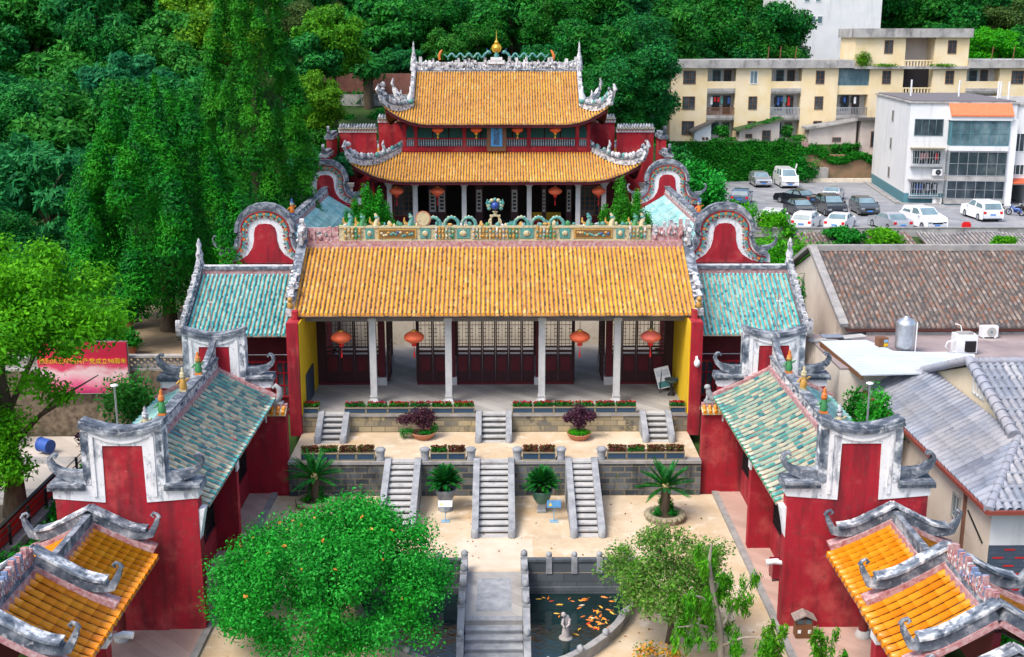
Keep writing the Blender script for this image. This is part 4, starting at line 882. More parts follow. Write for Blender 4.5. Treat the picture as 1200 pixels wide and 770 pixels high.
rear_wing(1, 'rear wing with arched wok handle gables on the car park side of the main hall')

# ================================================================ main hall
mh = thing('main_hall', 'two tiered main hall with yellow roofs and upturned white corner ridges', 'hall', (0, 92, 4.8))
def hip_roof(par, xe, y0, depth, xt, bt, ze, h, ups, upw, nspace, tube, pan, r, name, ridge=None, L=.34, p=1.12, yback=None, pan2=None):
    """a roof with four slopes: eave half-width xe at y0, top half-width xt reached after bt; ups lifts the corners"""
    k = bt / (xe - xt); yb = yback
    up = lambda d: ups * max(0, 1 - d / upw) ** 2.1
    def hz(a, b, half): return ze + h * pw(b / depth, p) + up(half - abs(a)) * max(0, 1 - b / (bt * 1.25)) ** 1.2
    n = int(2 * xe / nspace); acs = [-xe + 2 * xe * (i + .5) / n for i in range(n)]
    top = ridge if ridge else bt
    bmax = lambda a: top if abs(a) < xt else max(0, (xe - abs(a)) * k)
    m = MB(); tiles(m, acs, 0, bmax, lambda a, b: hz(a, b, xe), lambda a, b, z: (a, y0 + b, z), r, L, 0, 1, 0, ncs=3)
    tiles(m, acs, 0, bmax, lambda a, b: hz(a, b, xe), lambda a, b, z: (a, yb - b, z), r, L * 3, 0, 1, 0, ncs=2)
    ln = (yb - y0) / 2; yc = (yb + y0) / 2; n = int(2 * ln / nspace); acs2 = [-ln + 2 * ln * (i + .5) / n for i in range(n)]
    bm2 = lambda a: max(0, min((xe - xt) * k, (ln - abs(a))))
    for sx in (-1, 1):
        tiles(m, acs2, 0, bm2, lambda a, b: hz(a, b, ln), (lambda s: lambda a, b, z: (s * (xe - b / k), yc + a, z))(sx), r, L, 0, 1, 0, ncs=3)
    m.build(name, [M[tube], M[pan]], par)
    # dark red rafters and soffit under the eave
    m = MB(); q = 40
    for s in (0, 1):
        f = (lambda y: y0 + y) if s == 0 else (lambda y: yb - y)
        vs_ = [];
        for i in range(q + 1):
            a = (-xe + .05) + (2 * xe - .1) * i / q
            for b in (.05, min(bt, bmax(a))): vs_.append((a, f(b), hz(a, b, xe) - (.15 if b < .06 else .22)))
            vs_.append((a, f(.05), hz(a, .05, xe) - .45)); 
        m.add(vs_, [(i * 3 + 0, i * 3 + 3, i * 3 + 4, i * 3 + 1) for i in range(q)])
    for sx in (-1, 1):
        vs_ = []
        for i in range(q + 1):
            a = (-ln + .05) + (2 * ln - .1) * i / q
            for b in (.05, max(.06, bm2(a))): vs_.append((sx * (xe - b / k), yc + a, hz(a, b, ln) - .16))
        m.add(vs_, [(i * 2, i * 2 + 2, i * 2 + 3, i * 2 + 1) for i in range(q)])
    # fascia following the eave line
    for i in range(q):
        a, b = (-xe + .12) + (2 * xe - .24) * i / q, (-xe + .12) + (2 * xe - .24) * (i + 1) / q
        m.strip([(a, y0 + .14, hz(a, .1, xe) - .34), (b, y0 + .14, hz(b, .1, xe) - .34)], .12, .2)
        a, b = (-ln + .12) + (2 * ln - .24) * i / q, (-ln + .12) + (2 * ln - .24) * (i + 1) / q
        for sx in (-1, 1): m.strip([(sx * (xe - .14), yc + a, hz(a, .1, ln) - .34), (sx * (xe - .14), yc + b, hz(b, .1, ln) - .34)], .12, .2)
    m.build('soffit', M['maroon'], par)
    # hip ridges with a carved, upturned end
    for sx in (-1, 1):
        for back in (0, 1):
            pts = []
            for i in range(9):
                b = bt * (1 - i / 8); a = xe - b / k; y = (y0 + b) if not back else (yb - b)
                pts.append((sx * a, y, hz(a, b, xe) + .02))
            d = Vector((sx, -1 if not back else 1, 0)).normalized(); e = Vector(pts[-1])
            tips = [e + d * .25 + Vector((0, 0, .22)), e + d * .45 + Vector((0, 0, .62)), e + d * .50 + Vector((0, 0, 1.15)), e + d * .42 + Vector((0, 0, 1.6))]
            allp = pts + [tuple(q_) for q_ in tips]; tp = [1] * 9 + [.95, .85, .6, .25]
            m = MB(); m.strip(allp, .34, .42, 0, taper=tp); m.strip([(q_[0], q_[1], q_[2] + .40) for q_ in pts], .42, .08, 1)
            rr = random.Random(int(xe * 7 + sx + back * 3))
            if not back:
                for i in range(16):
                    f = i / 15 * 8; j = min(7, int(f)); c = Vector(pts[j]).lerp(Vector(pts[j + 1]), f - j); g = .25 + .45 * (i / 15) ** 1.5
                    m.ball(c + Vector((rr.uniform(-.1, .1), rr.uniform(-.1, .1), .45 + g * .4)), (.14 + g * .12, .14 + g * .12, .1 + g * .35), 6, rr.choice((0, 0, 2, 0, 1)))
                for i in range(12): c = tips[0].lerp(tips[3], rr.random()); m.ball(c - d * rr.uniform(.0, .35) + Vector((0, 0, rr.uniform(-.2, .1))), (rr.uniform(.10, .22),) * 3, 6, rr.choice((0, 0, 1)))
                c = Vector(pts[3]) + Vector((0, 0, .5)); m.tube([c, c + Vector((0, 0, .35)), c + d * .12 + Vector((0, 0, .7)), c + d * .05 + Vector((0, 0, 1.0))], [.16, .15, .12, .04], 6, 0); m.ball(c + Vector((0, -.1, .1)), (.14, .14, .12), 6, 2)
            m.build('hip_ridge', [M['orn'], M['dark'], M['teal']], par)
    return hz
FY = 88.0
hz_u = hip_roof(mh, 8.15, 88.3, 5.7, 6.25, 1.9, 13.45, 3.7, 1.25, 3.3, .2, 'tube_y', 'pan_y2', .06, 'upper_roof', 5.7, yback=99.7)
hz_l = hip_roof(mh, 10.45, 86.4, 3.5, 6.95, 3.5, 9.5, 1.9, 1.3, 4.0, .205, 'tube_y', 'pan_y2', .062, 'lower_roof', yback=101.6)
RYm, RZm = 94.0, 17.1
# upper ridge with relief, gable verges, gables
m = MB(); relief(m, (-6.3, RYm, RZm - .05), (6.3, RYm, RZm - .05), .85, .5, 46, [0, 0, 1, 0], 0, .35, 9); m.strip([(-6.4, RYm, RZm - .15), (6.4, RYm, RZm - .15)], .55, .2, 2); m.build('ridge_crest', [M['orn'], M['white'], M['dark']], mh)
for sx in (-1, 1):
    pts = [(sx * 6.32, 88.3 + 1.75 + (RYm - 88.3 - 1.75) * i / 8, hz_u(0, 1.75 + 3.95 * i / 8, 8.15) + .02) for i in range(9)]
    for f in (1, -1):
        P = [(x, y if f > 0 else 2 * RYm - y, z) for x, y, z in pts]; m = MB(); m.strip(P, .32, .40, 0); rr = random.Random(6)
        for i in range(14): q = i / 13; c = Vector(P[0]).lerp(Vector(P[-1]), q); m.cbox((c.x, c.y, c.z + .5), (.22, .3, .22 + .12 * (i % 2)), i % 3 == 0)
        if f > 0:
            c = Vector(P[0]); m.tube([c + Vector((0, 0, .2)), c + Vector((sx * .1, -.1, .8)), c + Vector((sx * -.05, -.15, 1.2)), c + Vector((sx * .05, -.15, 1.6))], [.24, .22, .16, .05], 7, 1); m.ball(c + Vector((0, -.2, .5)), (.25, .25, .22), 6, 2)
        m.build('verge_ridge', [M['orn'], M['white'], M['teal']], mh)
    m = MB(); m.prism([(88.3 + 1.9, hz_u(0, 1.9, 8.15) - .2), (RYm, RZm - .2), (2 * RYm - 90.2, hz_u(0, 1.9, 8.15) - .2)], sx * 6.05, sx * 6.2, 'yz'); m.build('gable', M['red'], mh)
    m = MB(); m.lathe((sx * 6.35, RYm, RZm), [(.3, 0), (.26, .5), (.2, 1.0), (.1, 1.4), (.06, 2.0), (.02, 2.2)], 6); m.build('ridge_end', M['orn'], mh)
    # wavy dragon on the ridge
    m = MB(); P = []
    for i in range(33): u = i / 32; P.append((sx * (.75 + 3.3 * u), RYm, RZm + 1.13 + .17 * math.sin(u * 5 * 2 * math.pi + 1.2) * (1 - .2 * u)))
    m.tube(P, [.10] * 3 + [.085] * 26 + [.07, .055, .04, .02], 7); m.ball((sx * .62, RYm, RZm + 1.38), (.2, .13, .14), 8); m.tube([(sx * .55, RYm, RZm + 1.42), (sx * .8, RYm, RZm + 1.65)], [.04, .02], 5, 1); m.ball((sx * .45, RYm, RZm + 1.32), (.1, .08, .06), 6, 1)
    for u in (.2, .55, .9): m.lathe((sx * (.75 + 3.3 * u), RYm, RZm + .8), [(.06, 0), (.05, .3)], 6, 0)
    m.build('ridge_dragon', [M['teal'], M['blue']], mh)
    m = MB(); c = Vector((sx * 4.35, RYm, RZm + .8)); m.tube([c, c + Vector((sx * .05, 0, .3)), c + Vector((-sx * .08, 0, .6)), c + Vector((-sx * .2, 0, .75))], [.12, .12, .1, .05], 6); m.tube([c + Vector((sx * .1, 0, .2)), c + Vector((sx * .3, 0, .6))], [.08, .03], 5, 1); m.build('ridge_bird', [M['orange'], M['green']], mh)
m = MB(); m.box(-.45, .45, RYm - .3, RYm + .3, RZm + .75, RZm + 1.0); m.box(-.62, .62, RYm - .27, RYm + .27, RZm + .5, RZm + .78); m.build('finial_plinth', M['white'], mh)
m = MB(); m.lathe((0, RYm, RZm + 1.0), [(.16, 0), (.22, .15), (.10, .3), (.08, .4)], 10); m.build('finial_neck', M['teal'], mh)
m = MB(); m.ball((0, RYm, RZm + 1.68), .30, 12); m.tube([(0, RYm - .02, RZm + 1.68), (0, RYm + .02, RZm + 1.68)], .38, 16, smooth=False); m.ball((0, RYm, RZm + 2.1), .16, 10); m.lathe((0, RYm, RZm + 2.2), [(.07, 0), (.03, .3), (.015, .8)], 6); m.build('gilt_finial', M['gold'], mh)
# ground floor: columns, dark interior
m = MB(); m.box(-10.4, 10.4, 86.3, 103, 4.2, 5.2); m.build('plinth', M['curb'], mh)
UX = (-6.0, -2.4, 2.4, 6.0)
for x in (-7.9,) + UX + (7.9,):
    m = MB(); m.box(x - .17, x + .17, FY - .17, FY + .17, 5.5, 9.35); m.box(x - .24, x + .24, FY - .22, FY + .22, 9.0, 9.2); c = m.build('column', M['colstone'], mh)
    m = MB(); m.lathe((x, FY, 5.2), [(.34, 0), (.34, .1), (.27, .2), (.3, .3)], 8); m.build('base', M['stone'], c)
    m = MB()
    for sg in (-1, 1): m.prism([(x + sg * .17, 8.85), (x + sg * .17, 9.2), (x + sg * .42, 9.2), (x + sg * .30, 9.05)], FY - .06, FY + .06, 'xz')
    m.build('bracket', M['colstone'], c)
m = MB(); m.box(-9.2, 9.2, FY - .12, FY + .12, 9.2, 9.45); m.build('eave_beam', M['maroon'], mh)
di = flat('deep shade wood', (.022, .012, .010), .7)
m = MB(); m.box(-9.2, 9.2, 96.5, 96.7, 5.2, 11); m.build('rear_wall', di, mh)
for sx in (-1, 1):
    m = MB(); a, b = sorted((sx * 9.0, sx * 9.25)); m.box(a, b, 90.3, 100.5, 5.2, 10.6); m.build('side_wall', M['maroon'], mh)
    m = MB(); a, b = sorted((sx * 6.15, sx * 8.95)); m.box(a, b, 90.9, 91.05, 5.2, 9.6); w = m.build('front_wall', M['maroon'], mh)
    x = sx * 7.1; window(mh, x - .75, x + .75, 6.3, 8.6, 90.9, 4, 6, M['wood'], M['glass'], f=.08)
    m = MB(); a, b = sorted((sx * 9.25, sx * 9.7)); m.box(a, b, 88.6, 88.9, 5.2, 9.3); m.build('wing_pier', M['maroon'], mh)
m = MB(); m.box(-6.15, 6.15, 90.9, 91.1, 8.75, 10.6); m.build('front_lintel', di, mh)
for x, wd_ in ((-4.9, .5), (-4.2, .5), (-1.35, .42), (1.35, .42), (3.6, .2), (5.5, .3)):
    m = MB(); m.box(x - wd_ / 2 - .08, x + wd_ / 2 + .08, 90.95, 91.05, 5.2, 8.75); d = m.build('door_leaf', M['door'], mh)
    m = MB(); m.box(x - wd_ / 2, x + wd_ / 2, 90.93, 90.95, 6.6, 8.3); m.build('pale_panel', flat('pale calligraphy panel', (.36, .36, .34), .6), d)
    m = MB()
    for q in range(5): m.box(x - wd_ * .28, x + wd_ * .28, 90.90, 90.93, 6.8 + q * .28, 6.96 + q * .28)
    m.build('panel_lattice', M['lattice'], d)
m = MB(); m.box(2.75, 5.1, 93.9, 94.6, 5.2, 6.0); m.build('altar', M['lred2'], mh)
m = MB(); m.box(2.8, 5.05, 93.85, 93.9, 5.5, 6.15); m.build('yellow_altar_cloth', M['lyel'], mh)
# upper floor: gallery
m = MB(); m.box(-7.0, 7.0, 89.55, 98.5, 11.05, 11.55); m.box(-7.05, 7.05, 89.5, 89.62, 11.35, 11.62); m.build('gallery_floor', M['red'], mh)
m = MB(); m.box(-6.9, 6.9, 90.9, 91.1, 11.5, 14.2); m.build('gallery_wall', flat('dark green panel', (.02, .15, .13), .5), mh)
for sx in (-1, 1): m = MB(); m.box(min(sx * 6.75, sx * 6.95), max(sx * 6.75, sx * 6.95), 91.11, 97.5, 11.55, 14.6); m.build('gallery_side_wall', M['maroon'], mh)
for x in (-6.85,) + UX + (6.85,):
    m = MB(); m.box(x - .13, x + .13, 89.6, 89.86, 11.55, 13.6); c = m.build('gallery_post', M['red'], mh)
    m = MB()
    for sg in (-1, 1): m.prism([(x + sg * .13, 12.75), (x + sg * .13, 13.5), (x + sg * .6, 13.5), (x + sg * .35, 13.2)], 89.68, 89.78, 'xz')
    m.build('bracket', M['maroon'], c)
m = MB(); m.box(-6.95, 6.95, 89.6, 89.86, 13.35, 13.6); m.build('gallery_beam', M['maroon'], mh)
xs_ = (-6.85,) + UX + (6.85,)
for a, b in zip(xs_, xs_[1:]):
    m = MB(); m.box(a + .13, b - .13, 89.66, 89.8, 12.2, 12.3); m.box(a + .13, b - .13, 89.67, 89.79, 11.62, 11.7); m.build('gallery_rail', M['red'], mh)
    m = MB(); n = max(4, int((b - a - .26) / .17))
    for i in range(n): x = a + .13 + (b - a - .26) * (i + .5) / n; m.lathe((x, 89.73, 11.7), [(.035, 0), (.05, .2), (.03, .35), (.035, .5)], 6)
    m.build('baluster_row', flat('pale blue baluster', (.36, .42, .48), .6), mh)
for a, b in zip(UX, UX[1:]):
    m = MB(); n = max(2, round((b - a) / 1.2))
    for i in range(n + 1): x = a + (b - a) * i / n; m.box(x - .05, x + .05, 90.84, 90.9, 11.6, 14)
    m.build('gallery_mullion', M['door'], mh)
# plaque: three characters on a blue ground
pq = tag(MB().box(-.72, .72, 89.30, 89.42, 11.35, 13.55).box(-.62, .62, 89.27, 89.3, 13.25, 13.45).build('name_plaque', M['wood'], None), 'upright blue name plaque in a carved wooden frame on the gallery', 'plaque', None, 'thing')
m = MB(); m.box(-.42, .42, 89.25, 89.30, 11.72, 13.2); m.build('blue_board', flat('bright blue board', (.06, .30, .62), .4), pq)
def text(body, size, loc, rot, mat, name, parent, ext=.01, align='CENTER', sp=1.0):
    c = bpy.data.curves.new(name, 'FONT'); c.body = body; c.size = size; c.align_x = align; c.align_y = 'CENTER'; c.extrude = ext; c.space_line = sp
    o = bpy.data.objects.new(name, c); COL.objects.link(o); o.location = loc; o.rotation_euler = rot; c.materials.append(mat)
    bpy.context.view_layer.update(); me = bpy.data.meshes.new_from_object(o.evaluated_get(bpy.context.evaluated_depsgraph_get())); mw = o.matrix_basis.copy(); bpy.data.objects.remove(o)
    me.transform(mw); o = bpy.data.objects.new(name, me); COL.objects.link(o)
    if not me.materials: me.materials.append(mat)
    if parent: hang(o, parent)
    return o
text('大\n成\n殿', .50, (0, 89.235, 12.46), (R(90), 0, 0), flat('dark lettering', (.06, .03, .02), .5), 'lettering', pq, .012, 'CENTER', .9)
# enclosure walls beside and behind the main hall
for sx, lab in ((-1, 'on the forest side'), (1, 'on the car park side')):
    for k, (a, b, y, zt) in enumerate(((9.5, 12.4, 95.2, 12.85), (7.4, 9.48, 97.0, 13.5))):
        t = thing('enclosure_wall', ('lower' if k == 0 else 'higher') + ' red wall with grey tile coping behind the main hall ' + lab, 'wall', (sx * (a + b) / 2, y, 4))
        a_, b_ = sorted((sx * a, sx * b)); m = MB(); m.box(a_, b_, y, y + .4, 3, zt - .55); m.build('wall', M['red'], t)
        m = MB(); m.box(a_ - .05, b_ + .05, y - .06, y + .46, zt - .55, zt - .28, 0); m.box(a_ - .08, b_ + .08, y - .2, y + .6, zt - .28, zt - .2, 1)
        n = int((b_ - a_) / .22); tiles(m, [a_ + (b_ - a_) * (i + .5) / n for i in range(n)], 0, .42, lambda p, q: zt - .2 + .28 * q / .42, lambda p, q, z: (p, y - .22 + q, z), .07, .42, 1, 1, 2, ncs=3)
        for i in range(n): m.cbox((a_ + (b_ - a_) * (i + .5) / n, y - .062, zt - .42), (.1, .01, .1), 3)
        m.build('coping', [M['white'], M['dark'], M['cream'], M['orange']], t)
    t = thing('enclosure_wall', 'red side wall stepping forward beside the main hall ' + lab, 'wall', (sx * 12.8, 90, 4)); a_, b_ = sorted((sx * 12.62, sx * 13.0))
    m = MB(); c = MB()
    for y0, y1, zt in ((92.2, 95.5, 12.3), (89.2, 92.19, 11.2), (86.0, 89.19, 10.2)): m.box(a_, b_, y0, y1, 3, zt - .3); c.box(a_ - .15, b_ + .15, y0 - .05, y1 + .05, zt - .3, zt - .05); c.box(a_, b_, y0, y1, zt - .05, zt + .15); horn(c, ((a_ + b_) / 2, y0 + .4, zt + .1), (0, -1, 0), .7, .3)
    c.build('coping', M['dark'], m.build('wall', M['red'], t))
    m = MB(); a_, b_ = sorted((sx * 10.6, sx * 12.4)); m.box(a_, b_, 88.0, 88.25, 4.5, 8.9, 0); m.box(a_ - .1, b_ + .1, 87.9, 88.35, 8.9, 9.15, 1); m.box(a_ + .2, b_ - .2, 87.96, 88.0, 8.2, 8.85, 1)
    solo(m, 'passage_wall', [M['shedwall'], M['curb']], 'small pale passage wall beside the main hall ' + lab, 'wall')

# ================================================================ corner gateways in front of the wings
def roof_pair(par, cx, sx, y0, y1, xe, ze, zr, n, horns=True, crest=False):
    hw = xe; h = lambda a, b: ze + (zr - ze) * pw(b / hw, 1.18)
    acs = [y0 + .12 + (y1 - y0 - .24) * (i + .5) / n for i in range(n)]
    m = MB()
    for q in (1, -1): tiles(m, acs, 0, hw, h, (lambda q: lambda a, b, z: (cx - q * (hw - b), a, z))(q), .105, .28, 0, 1)
    m.build('roof', [M['tube_o'], M['pan_o']], par)
    m = MB(); m.add([(cx - hw, y0, ze - .12), (cx, y0, zr - .14), (cx, y1, zr - .14), (cx - hw, y1, ze - .12)], [(0, 1, 2, 3)]); m.add([(cx + hw, y0, ze - .12), (cx, y0, zr - .14), (cx, y1, zr - .14), (cx + hw, y1, ze - .12)], [(0, 1, 2, 3)]); m.build('soffit', M['greywood'], par)
    m = MB(); m.box(cx - .16, cx + .16, y0, y1, zr - .1, zr + .16, 0); m.box(cx - .10, cx + .10, y0, y1, zr + .16, zr + (.5 if not crest else .3), 1)
    m.build('ridge', [M['pink'], M['dark']], par)
    if crest:
        m = MB(); relief(m, (cx, y0 + .15, zr + .3), (cx, y1 - .15, zr + .3), .46, .26, 34, [0, 0, 0, 1, 1, 2], 0, .45, 7); m.build('ridge_crest', [M['pink'], M['orn'], flat('faded blue relief', (.16, .22, .36), .8)], par)
    for y in (y0, y1):
        for q in (1, -1):
            fs_ = [0, .12, .24, .36, .48, .60, .72, .84, .94]; rz = lambda f: zr - (zr - ze) * (1 - pw(1 - f, 1.18))
            pts = [(cx - q * hw * f, y, rz(f) + .10) for f in fs_]
            sw = [(cx - q * hw * f, y, rz(f) + .26 + max(0, f - .45) ** 2 * 1.5) for f in fs_] + [(cx - q * hw * 1.02, y, rz(.94) + 1.02), (cx - q * hw * 1.04, y, rz(.94) + 1.25)]
            m = MB(); m.strip(pts, .44, .17, 0); m.strip(sw, .34, .34, 1, taper=[1.1, 1.1, 1.1, 1.1, 1.05, 1, .95, .85, .7, .5, .32])
            m.strip([(x, yy, z + .34 * k) for (x, yy, z), k in zip(sw[:8], [1.1, 1.1, 1.1, 1.1, 1.05, 1, .95, .85])], .44, .08, 2)
            e = Vector(sw[-1]); o_ = Vector((-q, 0, 0)); C_ = [e + o_ * .0, e + Vector((0, 0, .12)) - o_ * .06, e + Vector((0, 0, .17)) - o_ * .17, e + Vector((0, 0, .10)) - o_ * .25, e + Vector((0, 0, .02)) - o_ * .18]
            m.tube(C_, [.07, .06, .055, .05, .03], 6, 1); m.build('verge_ridge', [M['pink'], M['dark'], M['whitedark']], par)
def gateway(sx, lab):
    t = thing('gateway', lab, 'gateway', (sx * 12.9, 32, 0)); cx = sx * 12.95
    roof_pair(t, sx * 13.1, sx, 31.3, 36.45, 2.15, 3.05, 4.05, 14)
    roof_pair(t, sx * 12.75, sx, 27.4, 30.9, 2.35, 3.85, 5.1, 9, True, True)
    roof_pair(t, sx * 13.1, sx, 21.6, 27.0, 2.15, 3.05, 4.05, 16)
    for y in (36.3, 31.5, 26.8, 22.0):
        m = MB(); m.lathe((sx * 12.35, y, .3), [(.16, 0), (.15, 3.2)], 12); c = m.build('column', M['maroon2'], t); m = MB(); m.lathe((sx * 12.35, y, .05), [(.26, 0), (.28, .1), (.2, .25)], 8); m.build('base', M['colstone'], c)
    for y in (31.1, 27.2):
        a, b = sorted((sx * 10.95, sx * 11.6)); m = MB(); m.box(a, b, y - .22, y + .22, 0, 3.7, 0); c = m.build('pier', M['red'], t); m = MB(); m.box(a - .03, b + .03, y - .25, y + .25, 2.7, 3.3); m.build('white_block', M['white'], c)
    m = MB(); a, b = sorted((sx * 12.7, sx * 12.9)); m.box(a, b, 27.4, 30.9, 3.4, 4.9); m.box(a, b, 31.3, 36.3, 2.9, 3.8); m.build('tie_beam', M['maroon'], t)
M['maroon2'] = flat('brown red column paint', (.16, .018, .018), .45)
gateway(-1, 'corner gateway with orange tiled roofs below the red gable nearest the railing')
gateway(1, 'corner gateway with orange tiled roofs beside the wooden litter bin')
# ================================================================ lanterns
def lantern(x, y, z, s, yellow, label, group, pale=False):
    """z: middle of the body"""
    t = thing('red_lantern', label, 'lantern', (x, y, z - .3 * s), group)
    prof = [(.12, -.42)] + [(.12 + .53 * math.sin(math.pi * (i + .5) / 9) ** .75, -.40 + .80 * (i + .5) / 9) for i in range(9)] + [(.12, .42)]
    m = MB(); n = 24
    vs_ = []
    for r, h in prof:
        for k in range(n): q = 1 + (.035 if k % 2 else 0); vs_.append((x + r * s * q * math.cos(2 * math.pi * k / n), y + r * s * q * math.sin(2 * math.pi * k / n), z + h * s))
    m.add(vs_, [(i * n + k, i * n + (k + 1) % n, (i + 1) * n + (k + 1) % n, (i + 1) * n + k) for i in range(len(prof) - 1) for k in range(n)], 0, True)
    m.build('lantern_body', M['lred_pale'] if pale else M['lred'], t)
    m = MB(); m.lathe((x, y, z + .40 * s), [(.16 * s, 0), (.16 * s, .07 * s), (.05 * s, .1 * s)], 12); m.build('cap', M['gold'], t)
    m = MB(); m.lathe((x, y, z - .58 * s), [(.17 * s, 0), (.15 * s, .18 * s)], 12); m.build('collar', M['lyel'] if yellow else M['lred2'], t)
    m = MB(); m.lathe((x, y, z - (1.0 if yellow else 1.35) * s), [(.11 * s if yellow else .06 * s, 0), (.05 * s, .25 * s), (.02 * s, .45 * s), (.02 * s, .8 * s if not yellow else .5 * s)], 8); m.build('tassel', M['lyel'] if yellow else M['lred2'], t)
    m = MB(); m.tube([(x, y, z + .45 * s), (x, y, z + 1.0 * s)], .012, 5); m.build('cord', M['black'], t)
M['lred_pale'] = flat('sun faded lantern paper', (.78, .16, .11), .5, 0, .08)
for x, l, p in ((-7.3, 'red lantern before the doors beside the wall with the dark board', 0), (-3.85, 'red lantern hung at the open doorway on the tree side', 0), (4.03, 'red lantern hung at the open doorway on the car park side', 0), (7.4, 'paler red lantern above the tilted info board', 1)):
    lantern(x, 55.05, 5.72, .74, False, l, 'lanterns along the gate hall', bool(p))
for x, l in ((-7.35, 'red lantern at an outer bay above the many topped cypress'), (-4.35, 'red lantern above the round disc on the gate hall crest'), (4.3, 'red lantern in front of the yellow altar cloth'), (7.5, 'red lantern at an outer bay above the spired cypress')):
    lantern(x, FY - .3, 8.6, .78, False, l, 'lanterns below the lower roof of the main hall')
for x, l in ((-4.35, 'small red and yellow gallery lantern farthest from the blue plaque on the forest side'), (-1.5, 'small red and yellow gallery lantern next to the blue plaque, forest side'), (1.55, 'small red and yellow gallery lantern next to the blue plaque, car park side'), (4.35, 'small red and yellow gallery lantern farthest from the blue plaque, car park side')):
    lantern(x, 89.5, 12.95, .66, True, l, 'lanterns on the upper gallery')

# ================================================================ planters
def sprouts(name, x0, x1, y, z, n, hgt, leaf, flower, parent, seed, w=.1, fl=.5):
    cl = [(x0 + (x1 - x0) * (i + .5) / n + random.uniform(-.03, .03), y + random.uniform(-w, w) * .6, z + hgt * .45, .10, .10, hgt * .55) for i in range(n)]
    mesh_obj('leaves', leaf_mesh('leaves', cl, 70 * n, .085, leaf, .6, 0, .3, .8, seed), parent)
    cl = [(c[0], c[1], z + hgt * .92, .09, .09, .05) for c in cl]
    mesh_obj('flowers', leaf_mesh('flowers', cl, int(26 * n * fl), .085, flower, .8, 0, .3, .8, seed + 1), parent)
def planter(x0, x1, y, z, h, label, group, dull, seed):
    t = thing('planter_box', label, 'planter', ((x0 + x1) / 2, y, z), group)
    m = MB(); m.box(x0 + .02, x1 - .02, y - .17, y + .17, z, z + h - .002, 0); m.build('box', M['ppl'], t)
    m = MB(); m.box(x0, x1, y - .2, y + .2, z + h - .05, z + h); m.box(x0, x1, y - .2, y + .2, z + .0, z + .045)
    for x in (x0, x1 - .03): m.box(x, x + .03, y - .19, y + .19, z + .06, z + h - .07)
    m.build('trim', M['ptrim'], t)
    m = MB(); m.box(x0 + .04, x1 - .04, y - .16, y + .16, z + h, z + h + .01); m.build('soil', M['soil'], t)
    if dull: sprouts('leaves', x0 + .05, x1 - .05, y, z + h, 7, .26, G['mid'] if seed % 3 == 0 else G['dullfl'], G['dullfl'], t, seed, fl=1.2)
    else: sprouts('leaves', x0 + .05, x1 - .05, y, z + h, 9, .22, G['mid'], G['redfl'], t, seed)
def row(x0, x1, n, y, z, h, lab, group, dull, s0):
    w = (x1 - x0) / n
    for i in range(n):
        l = lab if isinstance(lab, str) else lab[i]; planter(x0 + w * i, x0 + w * (i + 1) - .015, y, z, h, l, group, dull, s0 + i)
GR = 'planters of red flowers along the gate hall floor'
row(-8.92, -8.2, 1, 53.35, 2.5, .32, 'short planter of red flowers at the foot of the yellow wall with the dark board', GR, 0, 100)
row(-7.02, -.95, 6, 53.35, 2.5, .32, 'planter of red flowers in the long row on the forest side of the gate', GR + ' on the tree side', 0, 110)
row(.8, 6.6, 6, 53.35, 2.5, .32, 'planter of red flowers in the long row on the info board side', GR + ' on the info board side', 0, 120)
row(8.15, 8.9, 1, 53.35, 2.5, .32, 'short planter of red flowers at the foot of the yellow wall with the info board', GR, 0, 130)
GD = 'planters of dull red leaves along the middle terrace edge'
row(-8.45, -5.22, 4, 49.45, 1.62, .36, 'planter of dull red leaves above the dark wall behind the round tree', GD + ' behind the round tree', 1, 140)
row(-2.82, -1.27, 2, 49.45, 1.62, .36, 'planter of dull red leaves above the potted cycad with the white sign', GD + ' above one potted cycad', 1, 150)
row(1.2, 2.66, 2, 49.45, 1.62, .36, 'planter of dull red leaves above the potted cycad with the blue sign', GD + ' above the other potted cycad', 1, 160)
row(4.9, 8.3, 4, 49.45, 1.62, .36, 'planter of dull red leaves above the cycad in the stone ring', GD + ' above the stone ring cycad', 1, 170)

